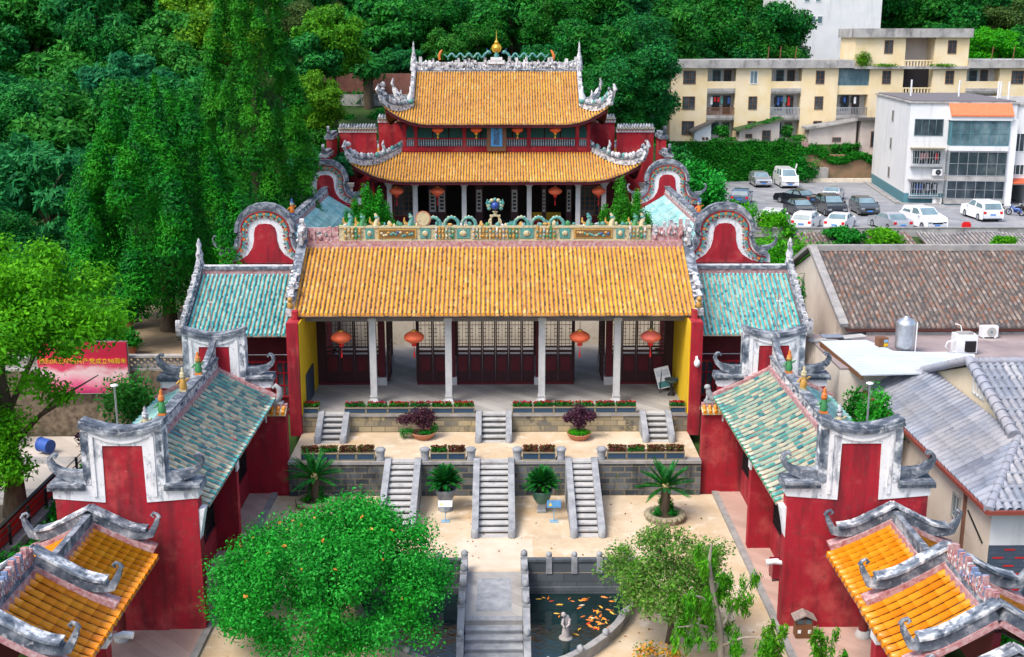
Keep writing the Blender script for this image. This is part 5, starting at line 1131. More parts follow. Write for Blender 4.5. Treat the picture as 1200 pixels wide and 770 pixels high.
# ================================================================ potted shrubs, cycads
for x, y, l, s in ((-3.3, 52.35, 'spreading purple leaved shrub in a terracotta bowl, its stem leaning sideways', 1), (3.85, 52.2, 'upright purple leaved shrub in a terracotta bowl beside the outer short stairs', 2)):
    t = thing('purple_shrub', l, 'potted plant', (x, y, 1.6))
    m = MB(); m.lathe((x, y, 1.6), [(.36, 0), (.5, .16), (.56, .26), (.58, .30), (.52, .30), (.5, .24)], 20); m.build('bowl', M['terracotta'], t)
    m = MB(); m.lathe((x, y, 1.82), [(.49, 0), (.3, .06), (.02, .1)], 14); m.build('soil', M['soil'], t)
    ux = -.35 if s == 1 else 0
    m = MB(); m.tube([(x, y, 1.85), (x + ux * .3, y, 2.2), (x + ux * .6, y + .05, 2.6)], [.09, .07, .04], 7); m.tube([(x + ux * .2, y, 2.1), (x - .4, y, 2.45), (x - .7, y, 2.6)], [.05, .04, .02], 6); m.tube([(x, y, 2.2), (x + .35, y, 2.6)], [.05, .02], 6); m.build('stem', M['bark'], t)
    cl = [(x + ux * .3 + .0, y, 2.75, .5, .42, .34), (x + .28, y, 2.65, .36, .36, .28), (x - .3 + ux * .9, y, 2.55, .42, .36, .26), (x + ux * 2.6, y + .05, 2.5, .34, .3, .24), (x + .1, y - .1, 2.35, .4, .3, .22)]
    if s == 2: cl = [(x, y, 2.9, .38, .36, .36), (x - .3, y, 2.65, .36, .34, .28), (x + .38, y, 2.68, .42, .34, .26), (x, y - .1, 2.4, .36, .3, .25), (x + .5, y, 2.75, .3, .3, .2), (x - .55, y, 2.62, .25, .25, .2)]
    mesh_obj('crown', leaf_mesh('crown', cl, 2600, .11, G['purple'], .5, .1, .4, .8, 31 + s), t)
    cl = [(x + .1, y - .15, 1.95, .42, .3, .1), (x - .3 + ux, y - .1, 1.98, .25, .3, .14)] if s == 1 else [(x, y - .05, 1.95, .5, .45, .1)]
    if s == 1: cl += [(x - .9, y - .1, 1.9, .26, .22, .25), (x + .5, y, 2.1, .2, .2, .25)]
    mesh_obj('underplanting', leaf_mesh('underplanting', cl, 1500, .07, G['lime'] if s == 2 else G['ivy'], .5, 0, .4, .8, 33 + s), t)

def cycad_fronds(c, n, L_, seed, par, up=(.25, 1.1), name='frond', step=.05, lw=.16, thick=1, sag=1.2):
    rr = random.Random(seed)
    for k in range(n):
        az = 2 * math.pi * k / n * 2.618 + rr.uniform(-.15, .15); e0 = up[0] + (up[1] - up[0]) * ((k * .618) % 1); l = L_ * rr.uniform(.85, 1.1)
        d = Vector((math.cos(az), math.sin(az), 0)); p = Vector(c); pts = [p.copy()]; el = e0
        N = int(l / step)
        m = MB()
        for i in range(N):
            p = p + (d * math.cos(el) + Vector((0, 0, math.sin(el)))) * step; el -= .9 * step / l * (1.2 - e0 * .4) * sag; pts.append(p.copy())
        m.tube([pts[0], pts[len(pts) // 2], pts[-1]] if len(pts) < 5 else pts[::max(1, len(pts) // 5)], .012, 4)
        sd = d.cross(Vector((0, 0, 1)))
        for i in range(2, N):
            f = i / N; w = lw * (math.sin(math.pi * min(1, f * .9 + .12)) ** .6); t = (pts[i] - pts[i - 1]).normalized(); nn = sd.cross(t)
            for s in (-1, 1):
                a = pts[i]; b = a + sd * s * w * .82 + t * w * .5 + nn * w * .25; q = t * .014 * thick
                m.add([tuple(a - q), tuple(a + q), tuple(b)], [(0, 1, 2)])
        m.build(name, G['cycad'], par)
for x, y, l, pot, s in ((-2.1, 47.6, 'potted cycad in a grey urn behind the white tilted sign', M['stone'], 1), (1.98, 47.4, 'potted cycad in a green urn behind the small blue sign', flat('green glazed urn', (.05, .14, .10), .3), 2)):
    t = thing('potted_cycad', l, 'potted plant', (x, y, 0))
    m = MB(); m.lathe((x, y, 0), [(.26, 0), (.28, .08), (.22, .14), (.24, .38), (.26, .44)], 4, smooth=False) if s == 2 else m.lathe((x, y, 0), [(.3, 0), (.32, .08), (.26, .14), (.28, .36), (.22, .42)], 8)
    m.build('pedestal', M['stone'], t)
    m = MB(); m.lathe((x, y, .42), [(.24, 0), (.36, .2), (.42, .42), (.46, .50), (.46, .56), (.38, .56), (.36, .48)], 18); m.build('urn', pot, t)
    m = MB(); m.lathe((x, y, .9), [(.37, 0), (.1, .05)], 12); m.build('soil', M['soil'], t)
    m = MB(); m.lathe((x, y, .92), [(.15, 0), (.17, .15), (.12, .28)], 10); m.build('trunk', M['bark'], t)
    cycad_fronds((x, y, 1.2), 150, .86, 40 + s, t, (.05, 1.5), step=.035, lw=.15, thick=2.0, sag=.6)
for x, y, l, s in ((7.1, 46.55, 'large cycad with a pale cone in a round stone ring on the sandy court', 3), (-7.7, 48.2, 'cycad with a pale cone behind the round green tree by the dark wall', 4)):
    t = thing('cycad', l, 'plant', (x, y, 0))
    m = MB(); m.lathe((x, y, 0), [(.80, 0), (.82, .22), (.74, .30), (.62, .30), (.6, .2)], 24)
    for k in range(22): a = 2 * math.pi * k / 22; m.ball((x + .78 * math.cos(a), y + .78 * math.sin(a), .2), (.12, .12, .12), 6)
    m.build('stone_ring', noisy('mossy ring stone', [(.3, (.18, .16, .10)), (.7, (.38, .33, .23))], 4, .95, .4), t)
    m = MB(); m.lathe((x, y, .18), [(.63, 0), (.1, .08)], 16); m.build('soil', M['soil'], t)
    mesh_obj('underplanting', leaf_mesh('underplanting', [(x - .2, y + .1, .35, .3, .3, .16), (x + .3, y - .1, .34, .3, .25, .14), (x - .4, y - .2, .34, .2, .2, .1)], 700, .08, G['ivy'], .5, 0, .4, .8, 60 + s), t)
    m = MB(); rr = random.Random(s); hh_ = 1.15 if s == 3 else 1.0
    m.lathe((x, y, .2), [(.24, 0)] + [(.19 + (.035 if i % 2 else 0), .1 + i * .09) for i in range(int(hh_ / .09))] + [(.1, hh_ + .08)], 10); m.build('trunk', M['bark'], t)
    m = MB(); m.ball((x, y - .05, .32 + hh_), (.17, .17, .2), 10); m.build('cone', noisy('pale cone', [(.3, (.42, .30, .12)), (.7, (.62, .48, .24))], 12, .9, .5), t)
    cycad_fronds((x, y, .25 + hh_), 54, 1.35, 70 + s, t, (-.05, 1.3), step=.05, lw=.17, thick=2.0, sag=.35)
    mesh_obj('suckers', leaf_mesh('suckers', [(x + .2, y, .6, .18, .18, .35), (x - .18, y, .8, .12, .12, .3)], 260, .2, G['cycad'], .25, .1, .5, .8, 80 + s), t)

# ================================================================ signs, board, bin, lights
def prop_sign(x, y, label, col, tilt):
    t = thing('plant_sign', label, 'sign', (x, y, 0))
    m = MB(); m.cbox((x, y, .02), (.34, .26, .04)); m.build('foot', M['signblue'], t); m = MB(); m.tube([(x, y, .04), (x, y + .02, .72)], .022, 6); m.build('post', M['signblue'], t)
    m = MB(); c = Vector((x, y, .78)); u = Vector((0, math.sin(tilt), math.cos(tilt))); n = Vector((0, -math.cos(tilt), math.sin(tilt))); r = Vector((1, 0, .0))
    P = [c + r * a * .29 + u * b * .15 + n * d for d in (0, .02) for a, b in ((-1, -1), (1, -1), (1, 1), (-1, 1))]
    m.add([tuple(p) for p in P], [(3, 2, 1, 0), (4, 5, 6, 7), (0, 1, 5, 4), (1, 2, 6, 5), (2, 3, 7, 6), (3, 0, 4, 7)]); pl_ = m.build('plate', col, t)
    m = MB(); P = [c + r * (-.15 + a * .07) + u * b * .08 + n * .024 for a, b in ((-1, -1), (1, -1), (0, 1))]; m.add([tuple(p) for p in P], [(0, 1, 2)]); m.build('mark', M['lyel'], pl_)
M['signblue'] = flat('pale blue sign steel', (.22, .38, .52), .4)
prop_sign(-2.05, 46.35, 'tilted white plate sign on a blue stand before the grey urn', flat('white sign plate', (.66, .70, .72), .4), .95)
prop_sign(2.45, 46.3, 'small blue plate sign on a stand before the green urn', flat('blue sign plate', (.07, .22, .42), .4), .35)
t = thing('info_board', 'tilted white information board leaning on an easel by the yellow wall', 'board', (8.35, 56.6, 2.5))
m = MB(); T = Matrix.Translation((8.3, 56.7, 3.2)) @ Matrix.Rotation(R(-14), 4, 'Y') @ Matrix.Rotation(R(-18), 4, 'X')
def TT(Mx): return lambda x, y, z: tuple(Mx @ Vector((x, y, z)))
m = MB(TT(T)); m.box(-.36, .36, -.02, .02, -.5, .55); b_ = m.build('board', M['wpaint'], t)
m = MB(TT(T)); m.box(-.32, .32, -.026, -.021, -.46, -.16); m.build('printed_strip', flat('teal print', (.05, .22, .22), .5), b_)
m = MB(TT(T)); m.box(-.3, .3, -.026, -.021, .1, .4); m.build('text_block', flat('grey print', (.5, .54, .58), .5), b_)
m = MB(); m.tube([(8.1, 56.95, 2.5), (8.2, 56.8, 3.6)], .02, 5); m.tube([(8.6, 56.95, 2.5), (8.4, 56.8, 3.6)], .02, 5); m.tube([(8.1, 56.4, 2.5), (8.2, 56.75, 3.5)], .02, 5); m.build('easel', M['black'], t)
t = thing('black_basin', 'dark basin on a carved black stand beside the tilted info board', 'basin', (8.62, 56.2, 2.5))
m = MB(); m.lathe((8.62, 56.1, 2.5), [(.2, 0), (.16, .1), (.07, .2), (.06, .5), (.12, .6)], 10); m.build('stand', M['black'], t)
m = MB(); m.lathe((8.62, 56.1, 3.1), [(.12, 0), (.3, .1), (.36, .22), (.33, .22), (.26, .12)], 14); m.build('bowl', flat('dark verdigris', (.05, .08, .08), .5), t)

BT = lambda x, y, z: (10.32 + (x - 10.35) * .68, 36.25 + (y - 36.15) * .68, .1 + (z - .1) * .70)
t = thing('litter_bin', 'brown wooden litter bin with a little gabled roof by the red wall', 'litter bin', (10.35, 36.15, .1))
m = MB(BT); m.box(9.93, 10.77, 35.9, 36.4, .12, .82)
for k in range(7): x = 9.96 + .12 * k; m.box(x, x + .09, 35.88, 35.9, .14, .66)
m.build('body', M['wood'], t)
for x in (10.1, 10.6): m = MB(BT); m.box(x - .08, x + .08, 35.87, 35.881, .38, .56); m.build('label_plate', M['wpaint'], t)
m = MB(BT); m.box(9.98, 10.72, 35.95, 36.35, .82, 1.04); m.build('opening', flat('bin liner blue', (.10, .16, .18), .5), t)
m = MB(BT)
for x in (9.94, 10.34, 10.72): m.box(x - .03, x + .03, 35.9, 35.96, .8, 1.1)
m.build('roof_post', M['wood'], t)
m = MB(BT); m.prism([(9.8, 1.06), (10.35, 1.32), (10.9, 1.06), (10.9, 1.12), (10.35, 1.39), (9.8, 1.12)], 35.75, 36.5, 'xz'); m.build('roof', M['greywood2'] if 'greywood2' in M else noisy('weathered bin roof', [(.3, (.20, .16, .14)), (.7, (.34, .28, .25))], 4, .9, .2, stretch=(6, 1, 1)), t)
t = thing('donation_box', 'small dark red box standing on the paved walk by the wing wall', 'box', (10.42, 40.6, .1))
m = MB(); m.box(10.2, 10.66, 40.35, 40.95, .22, .82); m.build('body', flat('dark red lacquer', (.20, .006, .02), .3), t)
m = MB(); m.box(10.34, 10.5, 40.5, 40.8, .823, .83); m.build('slot_plate', M['wpaint'], t)
m = MB()
for x in (10.22, 10.6):
    for y in (40.38, 40.88): m.box(x, x + .04, y, y + .04, .1, .22)
m.build('feet', M['black'], t)
def floodlight(x, y, z, sx, label, ln=.55):
    t = thing('flood_light', label, 'lamp', (x, y, z)); m = MB(); m.tube([(x, y, z), (x - sx * ln * .5, y + .02, z + .06), (x - sx * ln, y + .02, z + .02)], [.07, .10, .11], 10); m.build('lamp_head', M['wpaint'], t)
    m = MB(); m.tube([(x, y, z), (x + sx * .12, y, z - .05), (x + sx * .12, y + .1, z - .15)], .03, 6); m.build('bracket', M['steel'], t)
floodlight(9.75, 37.2, 2.3, 1, 'white tubular flood light on the corner of the green tiled wing')
floodlight(-10.75, 31.0, 3.0, -1, 'white tubular flood light on the gateway pier by the railing side')
t = thing('security_camera', 'white dome camera on the red end wall beside the lion', 'camera', (9.3, 52.9, 5.0)); m = MB(); m.box(9.2, 9.3, 52.86, 52.96, 4.9, 5.3); m.tube([(9.25, 52.9, 5.25), (9.25, 52.75, 5.35), (9.25, 52.68, 5.25)], .035, 6); m.build('bracket', M['wpaint'], t); m = MB(); m.ball((9.25, 52.68, 5.05), (.15, .15, .2), 10); m.build('dome', M['wpaint'], t)
for sx, l in ((-1, 'thin lamp pole standing behind the red gable nearest the railing'), (1, 'thin lamp pole standing by the green bush on the wing roof')):
    x = sx * 13.0; t = thing('lamp_pole', l, 'lamp', (x, 39.5, 3)); m = MB(); m.tube([(x, 39.5, 4), (x, 39.5, 7.9)], .035, 8); m.build('pole', M['steel'], t); m = MB(); m.lathe((x, 39.5, 7.88), [(.06, 0), (.13, .03), (.13, .07), (.04, .1)], 12); m.build('lamp_head', M['wpaint'], t)
    x = sx * 12.3; t = thing('lamp_pole', 'thin lightning pole beside the stepped gable next to the side hall ' + ('on the forest side' if sx < 0 else 'on the house side'), 'pole', (x, 50.4, 4)); m = MB(); m.tube([(x, 50.5, 4.4), (x, 50.5, 9.0)], .03, 6); m.build('pole', M['steel'], t); m = MB(); m.box(x - .09, x + .09, 50.47, 50.53, 8.42, 8.46); m.build('cross_bar', M['wpaint'], t)

# ================================================================ statue and koi in the pond
t = thing('pond_statue', 'grey stone figure stooping on a rock in the dark pond', 'statue', (2.5, 37.9, -.8))
ST = lambda x, y, z: (2.5 + (x - 2.5) * .62, 37.9 + (y - 37.9) * .62, -.84 + (z + .84) * .60)
m = MB(ST); m.lathe((2.5, 37.9, -1.0), [(.42, 0), (.45, .16), (.36, .3), (.2, .36)], 9); m.build('rock', M['curb'], t)
m = MB(ST); m.tube([(2.5, 37.9, -.66), (2.52, 37.92, -.3), (2.56, 37.95, .05), (2.57, 37.93, .32), (2.5, 37.86, .55), (2.42, 37.8, .66)], [.25, .22, .20, .23, .19, .09], 12)
m.ball((2.36, 37.76, .76), (.14, .15, .17), 10); m.ball((2.32, 37.63, .74), (.03, .04, .04), 6)
m.tube([(2.36, 37.75, .5), (2.28, 37.62, .25), (2.4, 37.5, .1)], [.09, .08, .05], 8); m.tube([(2.7, 37.8, .48), (2.68, 37.66, .2), (2.5, 37.52, .08)], [.09, .08, .05], 8)
m.build('figure', noisy('grey carved stone', [(.3, (.30, .27, .27)), (.7, (.48, .44, .43))], 6, .9, .3), t)
koi_m = {}
for nm, c in (('orange', (.75, .20, .015)), ('golden', (.80, .42, .04)), ('red', (.60, .05, .015)), ('pale', (.72, .62, .48))):
    m = MB(); pts = [(-.20, 0, 0), (-.12, .015, 0), (0, 0, 0), (.10, -.01, 0), (.19, .02, 0)]; m.tube(pts, [.03, .062, .072, .05, .018], 8, flat=.75)
    m.add([(.17, .015, 0), (.30, .10, .03), (.26, .02, .0), (.30, -.05, -.03)], [(0, 1, 2), (0, 2, 3)]); m.add([(-.06, .05, 0), (.04, .14, -.01), (.03, .05, 0)], [(0, 1, 2)]); m.add([(-.06, -.05, 0), (.04, -.14, -.01), (.03, -.05, 0)], [(0, 1, 2)])
    o = m.build('koi', flat(nm + ' koi scales', c, .35), None); tag(o, nm + ' koi swimming in the dark pond', 'fish', nm + ' koi in the pond', 'thing'); koi_m[nm] = [o, 0]
rr = random.Random(12); spots = []
for i in range(46):
    u = rr.random()
    if i < 12: x, y = rr.uniform(1.6, 4.2), rr.uniform(40.2, 41.0)
    elif i < 46: x, y = min(4.75, rr.gauss(3.9, .65)), rr.gauss(39.4, .8)
    elif i < 58: x, y = rr.uniform(1.5, 3.8), rr.uniform(38.2, 40.2)
    else: x, y = rr.uniform(-4.2, -1.5), rr.uniform(38, 40.8)
    if (x / PRX) ** 2 + ((PY - y) / PRY) ** 2 > .86 or y > 41.1 or abs(x) < 1.4: continue
    k = rr.choice(('orange', 'orange', 'golden', 'golden', 'red', 'pale' if u < .4 else 'orange')); o, c = koi_m[k]
    if c: o = o.copy(); COL.objects.link(o)
    koi_m[k][1] += 1; place(o, (x, y, -.81 + rr.uniform(.0, .015)), rr.uniform(0, 6.28), rr.uniform(.42, .75))
for k in koi_m:
    if not koi_m[k][1]: bpy.data.objects.remove(koi_m[k][0])
# ================================================================ houses on the right of the temple
def corr(mb, P, n, r, nb, mi=0, per=None):
    pass
def TT(Mx): return lambda x, y, z: tuple(Mx @ Vector((x, y, z)))
M['greycourse'] = flat('pale tile course', (.27, .29, .33), .6)
M['gshed'] = tilemat('dull grey shed tile', [(0, (.16, .16, .17)), (.5, (.24, .24, .25)), (.95, (.32, .30, .29))], .85)
# brown tiled house
t = thing('brown_tiled_house', 'long low house with a brown clay tile roof and cream gable', 'house', (25, 60, 1))
bx0, bx1 = 16.9, 42.0
h = lambda a, b: 5.95 + 2.65 * b / 6.6
n = int((bx1 - bx0) / .245); m = MB()
tiles(m, [bx0 + .245 * (i + .5) for i in range(n)], 0, 6.6, h, lambda a, b, z: (a, 55.9 + b, z), .068, .24, 0, 1, ncs=3, w=.245)
m.add([(bx0, 62.5, 8.5), (bx1, 62.5, 8.5), (bx1, 69, 5.9), (bx0, 69, 5.9)], [(0, 1, 2, 3)], 1, False, [[(.5, .5)] * 4]); m.build('roof', [M['brown'], M['bpan']], t)
m = MB(); m.box(bx0 - .1, bx1, 62.3, 62.7, 8.55, 8.85); m.build('ridge', M['curb'], t)
m = MB(); m.strip([(bx0 - .1, 55.8, 5.98), (bx0 - .1, 62.4, 8.66)], .42, .2); m.strip([(bx0 - .1, 69.1, 5.98), (bx0 - .1, 62.6, 8.66)], .42, .2); m.build('verge', M['curb'], t)
m = MB(); m.prism([(56.5, 0), (68.6, 0), (68.6, 6.0), (62.5, 8.4), (56.5, 6.0)], bx0, bx0 + .3, 'yz'); m.build('gable_wall', M['creamwall'], t)
m = MB(); m.box(bx0 + .3, bx1, 56.5, 56.8, 0, 5.9); m.build('front_wall', M['shedwall'], t)
for i in range(8): x = 20.3 + 2.6 * i; window(t, x, x + 1.7, 4.3, 5.6, 56.5, 3, 1, M['greyconc'], M['glass'])
m = MB(); m.box(bx0 + .1, bx1, 55.98, 56.08, 5.72, 5.86); m.build('eave_board', flat('reddish eave board', (.20, .06, .04), .7), t)
m = MB(); m.box(16.4, 17.2, 57.2, 58.3, 1.5, 4.9); m.build('lean_to_block', M['greyconc'], t)

# flat roofed block in front of it with white sheet roof
DZ = 5.5
t = thing('flat_roofed_building', 'flat roofed building with a purple grey deck before the brown tiled house', 'building', (25, 52, 0))
m = MB(); m.box(15.1, 42, 50.2, 56.35, 0, DZ - .1); m.build('wall', M['creamwall'], t); m = MB(); m.box(15.1, 42, 50.2, 56.35, DZ - .1, DZ); m.build('deck', M['roofdeck'], t)
m = MB(); m.box(18.0, 42, 56.1, 56.36, DZ, DZ + .16); m.build('deck_kerb', M['curb'], t)
t = thing('sheet_roof', 'white corrugated sheet roof over the end of the flat roofed building', 'roof', (18, 51, DZ))
Q = [(15.2, 54.0), (17.4, 54.2), (18.1, 52.3), (21.6, 51.8), (21.0, 50.2), (18.4, 48.9), (15.6, 48.7)]
m = MB(TT(Matrix.Translation((0, 0, DZ + .12)) @ Matrix.Translation((18, 51, 0)) @ Matrix.Rotation(R(1.5), 4, 'X') @ Matrix.Translation((-18, -51, 0)))); m.prism(Q, 0, .06, 'xy')
for k in range(22):
    y = 48.95 + .235 * k; xa = 15.6 - .075 * (y - 48.7); xb = 17.4 if y > 53.2 else (18.0 if y > 52.1 else min(21.3, 18.6 + 2.0 * (y - 48.95))); m.strip([(xa + .02, y, .06), (xb, y, .06)], .05, .022)
m.build('sheet', M['metalroof'], t)
m = MB(); m.strip([(15.65, 48.75, DZ - .12), (15.2, 53.9, DZ + .05)], .1, .2); m.build('edge_beam', M['wood'], t)
t = thing('water_tank', 'tall cylindrical steel water tank on the flat roof deck', 'water tank', (18.75, 52.8, DZ)); tx, ty = 18.75, 52.8
m = MB(); prof = [(.42, 0), (.435, .04)] + [(.435 + (.012 if i % 2 else 0), .08 + .09 * i) for i in range(13)] + [(.42, 1.26), (.3, 1.38), (.12, 1.44), (.12, 1.5), (.02, 1.52)]; m.lathe((tx, ty, DZ + .2), prof, 26); m.build('tank', M['steel'], t)
for k in range(4): a = k * math.pi / 2 + .7; m = MB(); m.tube([(tx + .36 * math.cos(a), ty + .36 * math.sin(a), DZ), (tx + .36 * math.cos(a), ty + .36 * math.sin(a), DZ + .24)], .035, 6); m.build('leg', M['steel'], t)
m = MB(); m.tube([(tx + .4, ty - .32, DZ), (tx + .4, ty - .32, DZ + 1.5)], .03, 6); m.build('pipe', M['wpaint'], t)
def ac_unit(x, y, z, label, dark, s=1.0, T=None, group=None):
    t = thing('air_conditioner', label, 'air conditioner', (x, y, z) if not T else T(x, y, z), group); w, d, hh_ = .85 * s, .34 * s, .62 * s
    m = MB(T); m.box(x - w / 2, x + w / 2, y - d / 2, y + d / 2, z + .06, z + hh_); m.box(x - w * .4, x - w * .3, y - d / 2, y + d / 2, z, z + .06); m.box(x + w * .3, x + w * .4, y - d / 2, y + d / 2, z, z + .06); c = m.build('casing', M['wpaint'], t)
    m = MB(T); m.tube([(x + w * .1, y - d / 2 - .02, z + hh_ * .53), (x + w * .1, y - d / 2 + .01, z + hh_ * .53)], hh_ * .38, 18, smooth=False); g = m.build('fan_grille', M['black'] if dark else M['greyconc'], c)
    m = MB(T); m.tube([(x + w * .1, y - d / 2 - .03, z + hh_ * .53), (x + w * .1, y - d / 2 - .02, z + hh_ * .53)], hh_ * .12, 14, smooth=False); m.build('fan_hub', M['glassb'], g)
t = thing('air_cooler', 'boxy white rooftop cooler with a dark louvre and bent pipes', 'air cooler', (21.4, 52.6, DZ)); T0 = TT(Matrix.Translation((20.95, 52.3, DZ)))
m = MB(T0); m.box(0, .95, 0, .7, .1, .92); c = m.build('casing', M['wpaint'], t)
m = MB(T0); m.box(.38, .88, -.03, 0, .14, .66); m.build('louvre', M['lattice'], c)
m = MB(T0); m.box(.15, .8, .15, .55, .92, 1.0); m.build('top_grille', M['greyconc'], c)
m = MB(T0); m.tube([(.05, .1, .12), (-.3, 0, .2), (-.5, 0, .42), (-.4, .05, .62), (0, .1, .66)], .035, 7); m.tube([(.4, .5, .92), (.35, .6, 1.25), (.1, .65, 1.32)], .025, 6); m.build('pipe', M['wpaint'], t)
m = MB(T0); m.box(0, .95, .03, .67, 0, .1); m.build('stand', M['greyconc'], t)
ac_unit(23.7, 55.5, DZ + .02, 'white air conditioner unit against the wall of the brown tiled house', False, s=.95)
t = thing('cardboard_box', 'small brown box with a coloured print on the flat roof', 'box', (17.85, 52.9, DZ)); T0 = TT(Matrix.Translation((17.6, 52.85, DZ)) @ Matrix.Rotation(.2, 4, 'Z')); m = MB(T0); m.box(0, .46, 0, .4, 0, .66); b_ = m.build('box', M['wood'], t)
for k, c in enumerate(('blue', 'lyel', 'signblue')): m = MB(T0); m.box(.24, .44, -.012, 0, .08 + .18 * k, .22 + .18 * k); m.build('print', M[c], b_)
t = thing('roof_sheets', 'pile of grey sheets lying at the gable of the brown tiled house', 'sheets', (16.2, 55, DZ))
for k, (a, b, w_, rz) in enumerate(((15.6, 55.0, 1.5, .2), (16.4, 55.3, 1.2, -.1), (17.0, 54.9, 1.3, .35), (15.9, 54.6, 1.0, .1))):
    m = MB(TT(Matrix.Translation((a, b, DZ + .02 + .1 * k)) @ Matrix.Rotation(rz, 4, 'Z') @ Matrix.Rotation(.05, 4, 'X'))); m.box(-w_ / 2, w_ / 2, -.25, .25, 0, .04); m.build('sheet', M['steel'] if k % 2 else M['greyconc'], t)

# grey blue tiled house
def q_slope(mb, p00, p10, p11, p01, n, nb, r, tube=0, pan=1):
    """tile rows run from edge p00-p10 (eave) up to p01-p11"""
    p00, p10, p11, p01 = map(Vector, (p00, p10, p11, p01)); nrm = (p10 - p00).cross(p01 - p00).normalized(); nrm = nrm if nrm.z > 0 else -nrm; sd = (p10 - p00).normalized()
    up = (p01 - p00) - sd * (p01 - p00).dot(sd); upn = up.normalized(); W = (p10 - p00).length; H = up.length
    s01, s11 = (p01 - p00).dot(sd), (p11 - p00).dot(sd)
    for i in range(n):
        s = W * (i + .5) / n
        hi = H
        if s < s01: hi = H * s / max(s01, 1e-6)
        if s > s11: hi = H * (W - s) / max(W - s11, 1e-6)
        a = p00 + sd * s; b = a + upn * hi
        if hi < .15: continue
        k = max(1, int(hi / nb)); vs_ = []; fs = []; uv = []
        for j in range(k):
            for e in (0, .99):
                c = a.lerp(b, (j + e) / k)
                for q in range(4): w = math.pi * q / 3; vs_.append(tuple(c + sd * math.cos(w) * r * (1.08 - .16 * e) + nrm * (math.sin(w) * r * (1.1 - .25 * e) + .01)))
        for j in range(2 * k - 1):
            for q in range(3): fs.append((j * 4 + q, (j + 1) * 4 + q, (j + 1) * 4 + q + 1, j * 4 + q + 1)); uv.append([(i // 2 + .5, j // 4 + .5)] * 4)
        mb.add(vs_, fs, tube, True, uv)
    mb.add([tuple(p00), tuple(p10), tuple(p11), tuple(p01)], [(0, 1, 2, 3)], pan, False, [[(.5, .5)] * 4])
def capridge(par, a, b, r=.15, mat='greytile', name='hip_cap'):
    m = MB(); a, b = Vector(a), Vector(b); n = max(2, int((b - a).length / .42))
    for i in range(n): m.tube([a.lerp(b, i / n), a.lerp(b, (i + 1.1) / n)], [r * 1.15, r * .88], 9)
    m.u = [[(.5, .5)] * len(f) for f in m.f]; m.build(name, M[mat], par)
t = thing('grey_tiled_house', 'white walled house with a hipped grey blue tile roof and painted brick base', 'house', (20, 43, 0))
CN, HP, VP, HB, LB = (16.2, 36.4, 4.5), (18.6, 40.06, 5.77), (18.6, 44.45, 7.3), (18.6, 48.5, 5.82), (16.3, 52.3, 4.5)
m = MB()
q_slope(m, CN, LB, HB, HP, 46, .55, .115)
q_slope(m, CN, (36, 36.4, 4.5), (36, 40.06, 5.77), HP, 70, .55, .105)
q_slope(m, (18.45, 40.06, 5.77), (36, 40.06, 5.77), (36, 44.45, 7.3), (18.45, 44.45, 7.3), 62, .55, .105)
q_slope(m, (18.45, 49.4, 5.55), (36, 49.4, 5.55), (36, 44.45, 7.3), (18.45, 44.45, 7.3), 62, 1.5, .105)
m.build('roof', [M['greytile'], M['gpan']], t)
capridge(t, CN, HP); capridge(t, (18.42, 40.0, 5.85), (18.42, 44.5, 7.4), .2, name='verge_cap'); capridge(t, (18.3, 44.45, 7.36), (36, 44.45, 7.36), .15); capridge(t, LB, HB, .12); capridge(t, (18.42, 49.3, 5.65), (18.42, 44.5, 7.4), .16, name='verge_cap')
for k in range(12): z = 4.62 + .235 * k; y = 36.75 + .677 * k; xl = 16.6 + .62 * (y - 36.75) if y < 40 else 18.7; m = MB(); m.strip([(xl, y, z + .04), (36, y, z + .04)], .12, .06); m.build('tile_course', M['greycourse'], t)
m = MB(); m.prism([(40.2, 5.7), (44.45, 7.18), (48.6, 5.75), (48.6, 4.6), (40.2, 4.6)], 18.66, 18.86, 'yz'); m.build('buff_gable', noisy('buff gable', [(.3, (.58, .47, .32)), (.7, (.68, .57, .42))], 1, .9, .05), t)
m = MB()
for k in range(4): y = 43.4 + .32 * k; m.box(18.6, 18.658, y, y + .07, 6.1, 6.75)
for z in (6.1, 6.72): m.box(18.6, 18.658, 43.35, 44.45, z, z + .06)
m.build('vent_grille', M['wpaint'], t)
m = MB(); m.prism([(16.55, 51.6), (16.55, 36.95), (36, 36.95), (36, 49), (18.9, 49)], -1.2, 4.42, 'xy'); m.build('wall', M['creamwall'], t)
m = MB(); m.box(16.56, 36, 36.9, 36.947, 3.05, 4.4); m.build('white_front', M['paleblock'], t)
m = MB(); m.box(16.56, 36, 36.88, 36.947, -1.2, 3.05); m.build('brick_base', M['bluebrick'], t)
m = MB()
for r_ in range(14):
    for k in range(24): x = 16.7 + .75 * k + (.375 if r_ % 2 else 0); m.box(x, x + .36, 36.872, 36.879, -.9 + .29 * r_, -.85 + .29 * r_)
m.build('red_brick_dashes', M['lred2'], t)
m = MB(); m.strip([(16.16, 36.35, 4.36), (16.22, 52.3, 4.36)], .1, .14); m.strip([(16.15, 36.36, 4.36), (36, 36.36, 4.36)], .1, .14); m.build('fascia', flat('red brown fascia', (.22, .05, .035), .6), t)
Tw = Matrix(((0, 1, 0, 16.55), (-1, 0, 0, 51.6), (0, 0, 1, 0), (0, 0, 0, 1)))
for a in (1.4, 4.6, 8.2, 11.4): window(t, a, a + .7, 2.75, 3.7, 0, 2, 1, M['greyconc'], M['glassb'], T=TT(Tw))
m = MB(TT(Tw)); m.box(12.5, 12.62, -.1, -.002, .1, 4.3); m.build('downpipe', flat('rust pipe', (.2, .1, .07), .7), t)
m = MB(TT(Tw)); m.strip([(12.8, -.03, 3.5), (14.2, -.03, 2.9)], .04, .05); m.build('wall_pipe', M['black'], t)

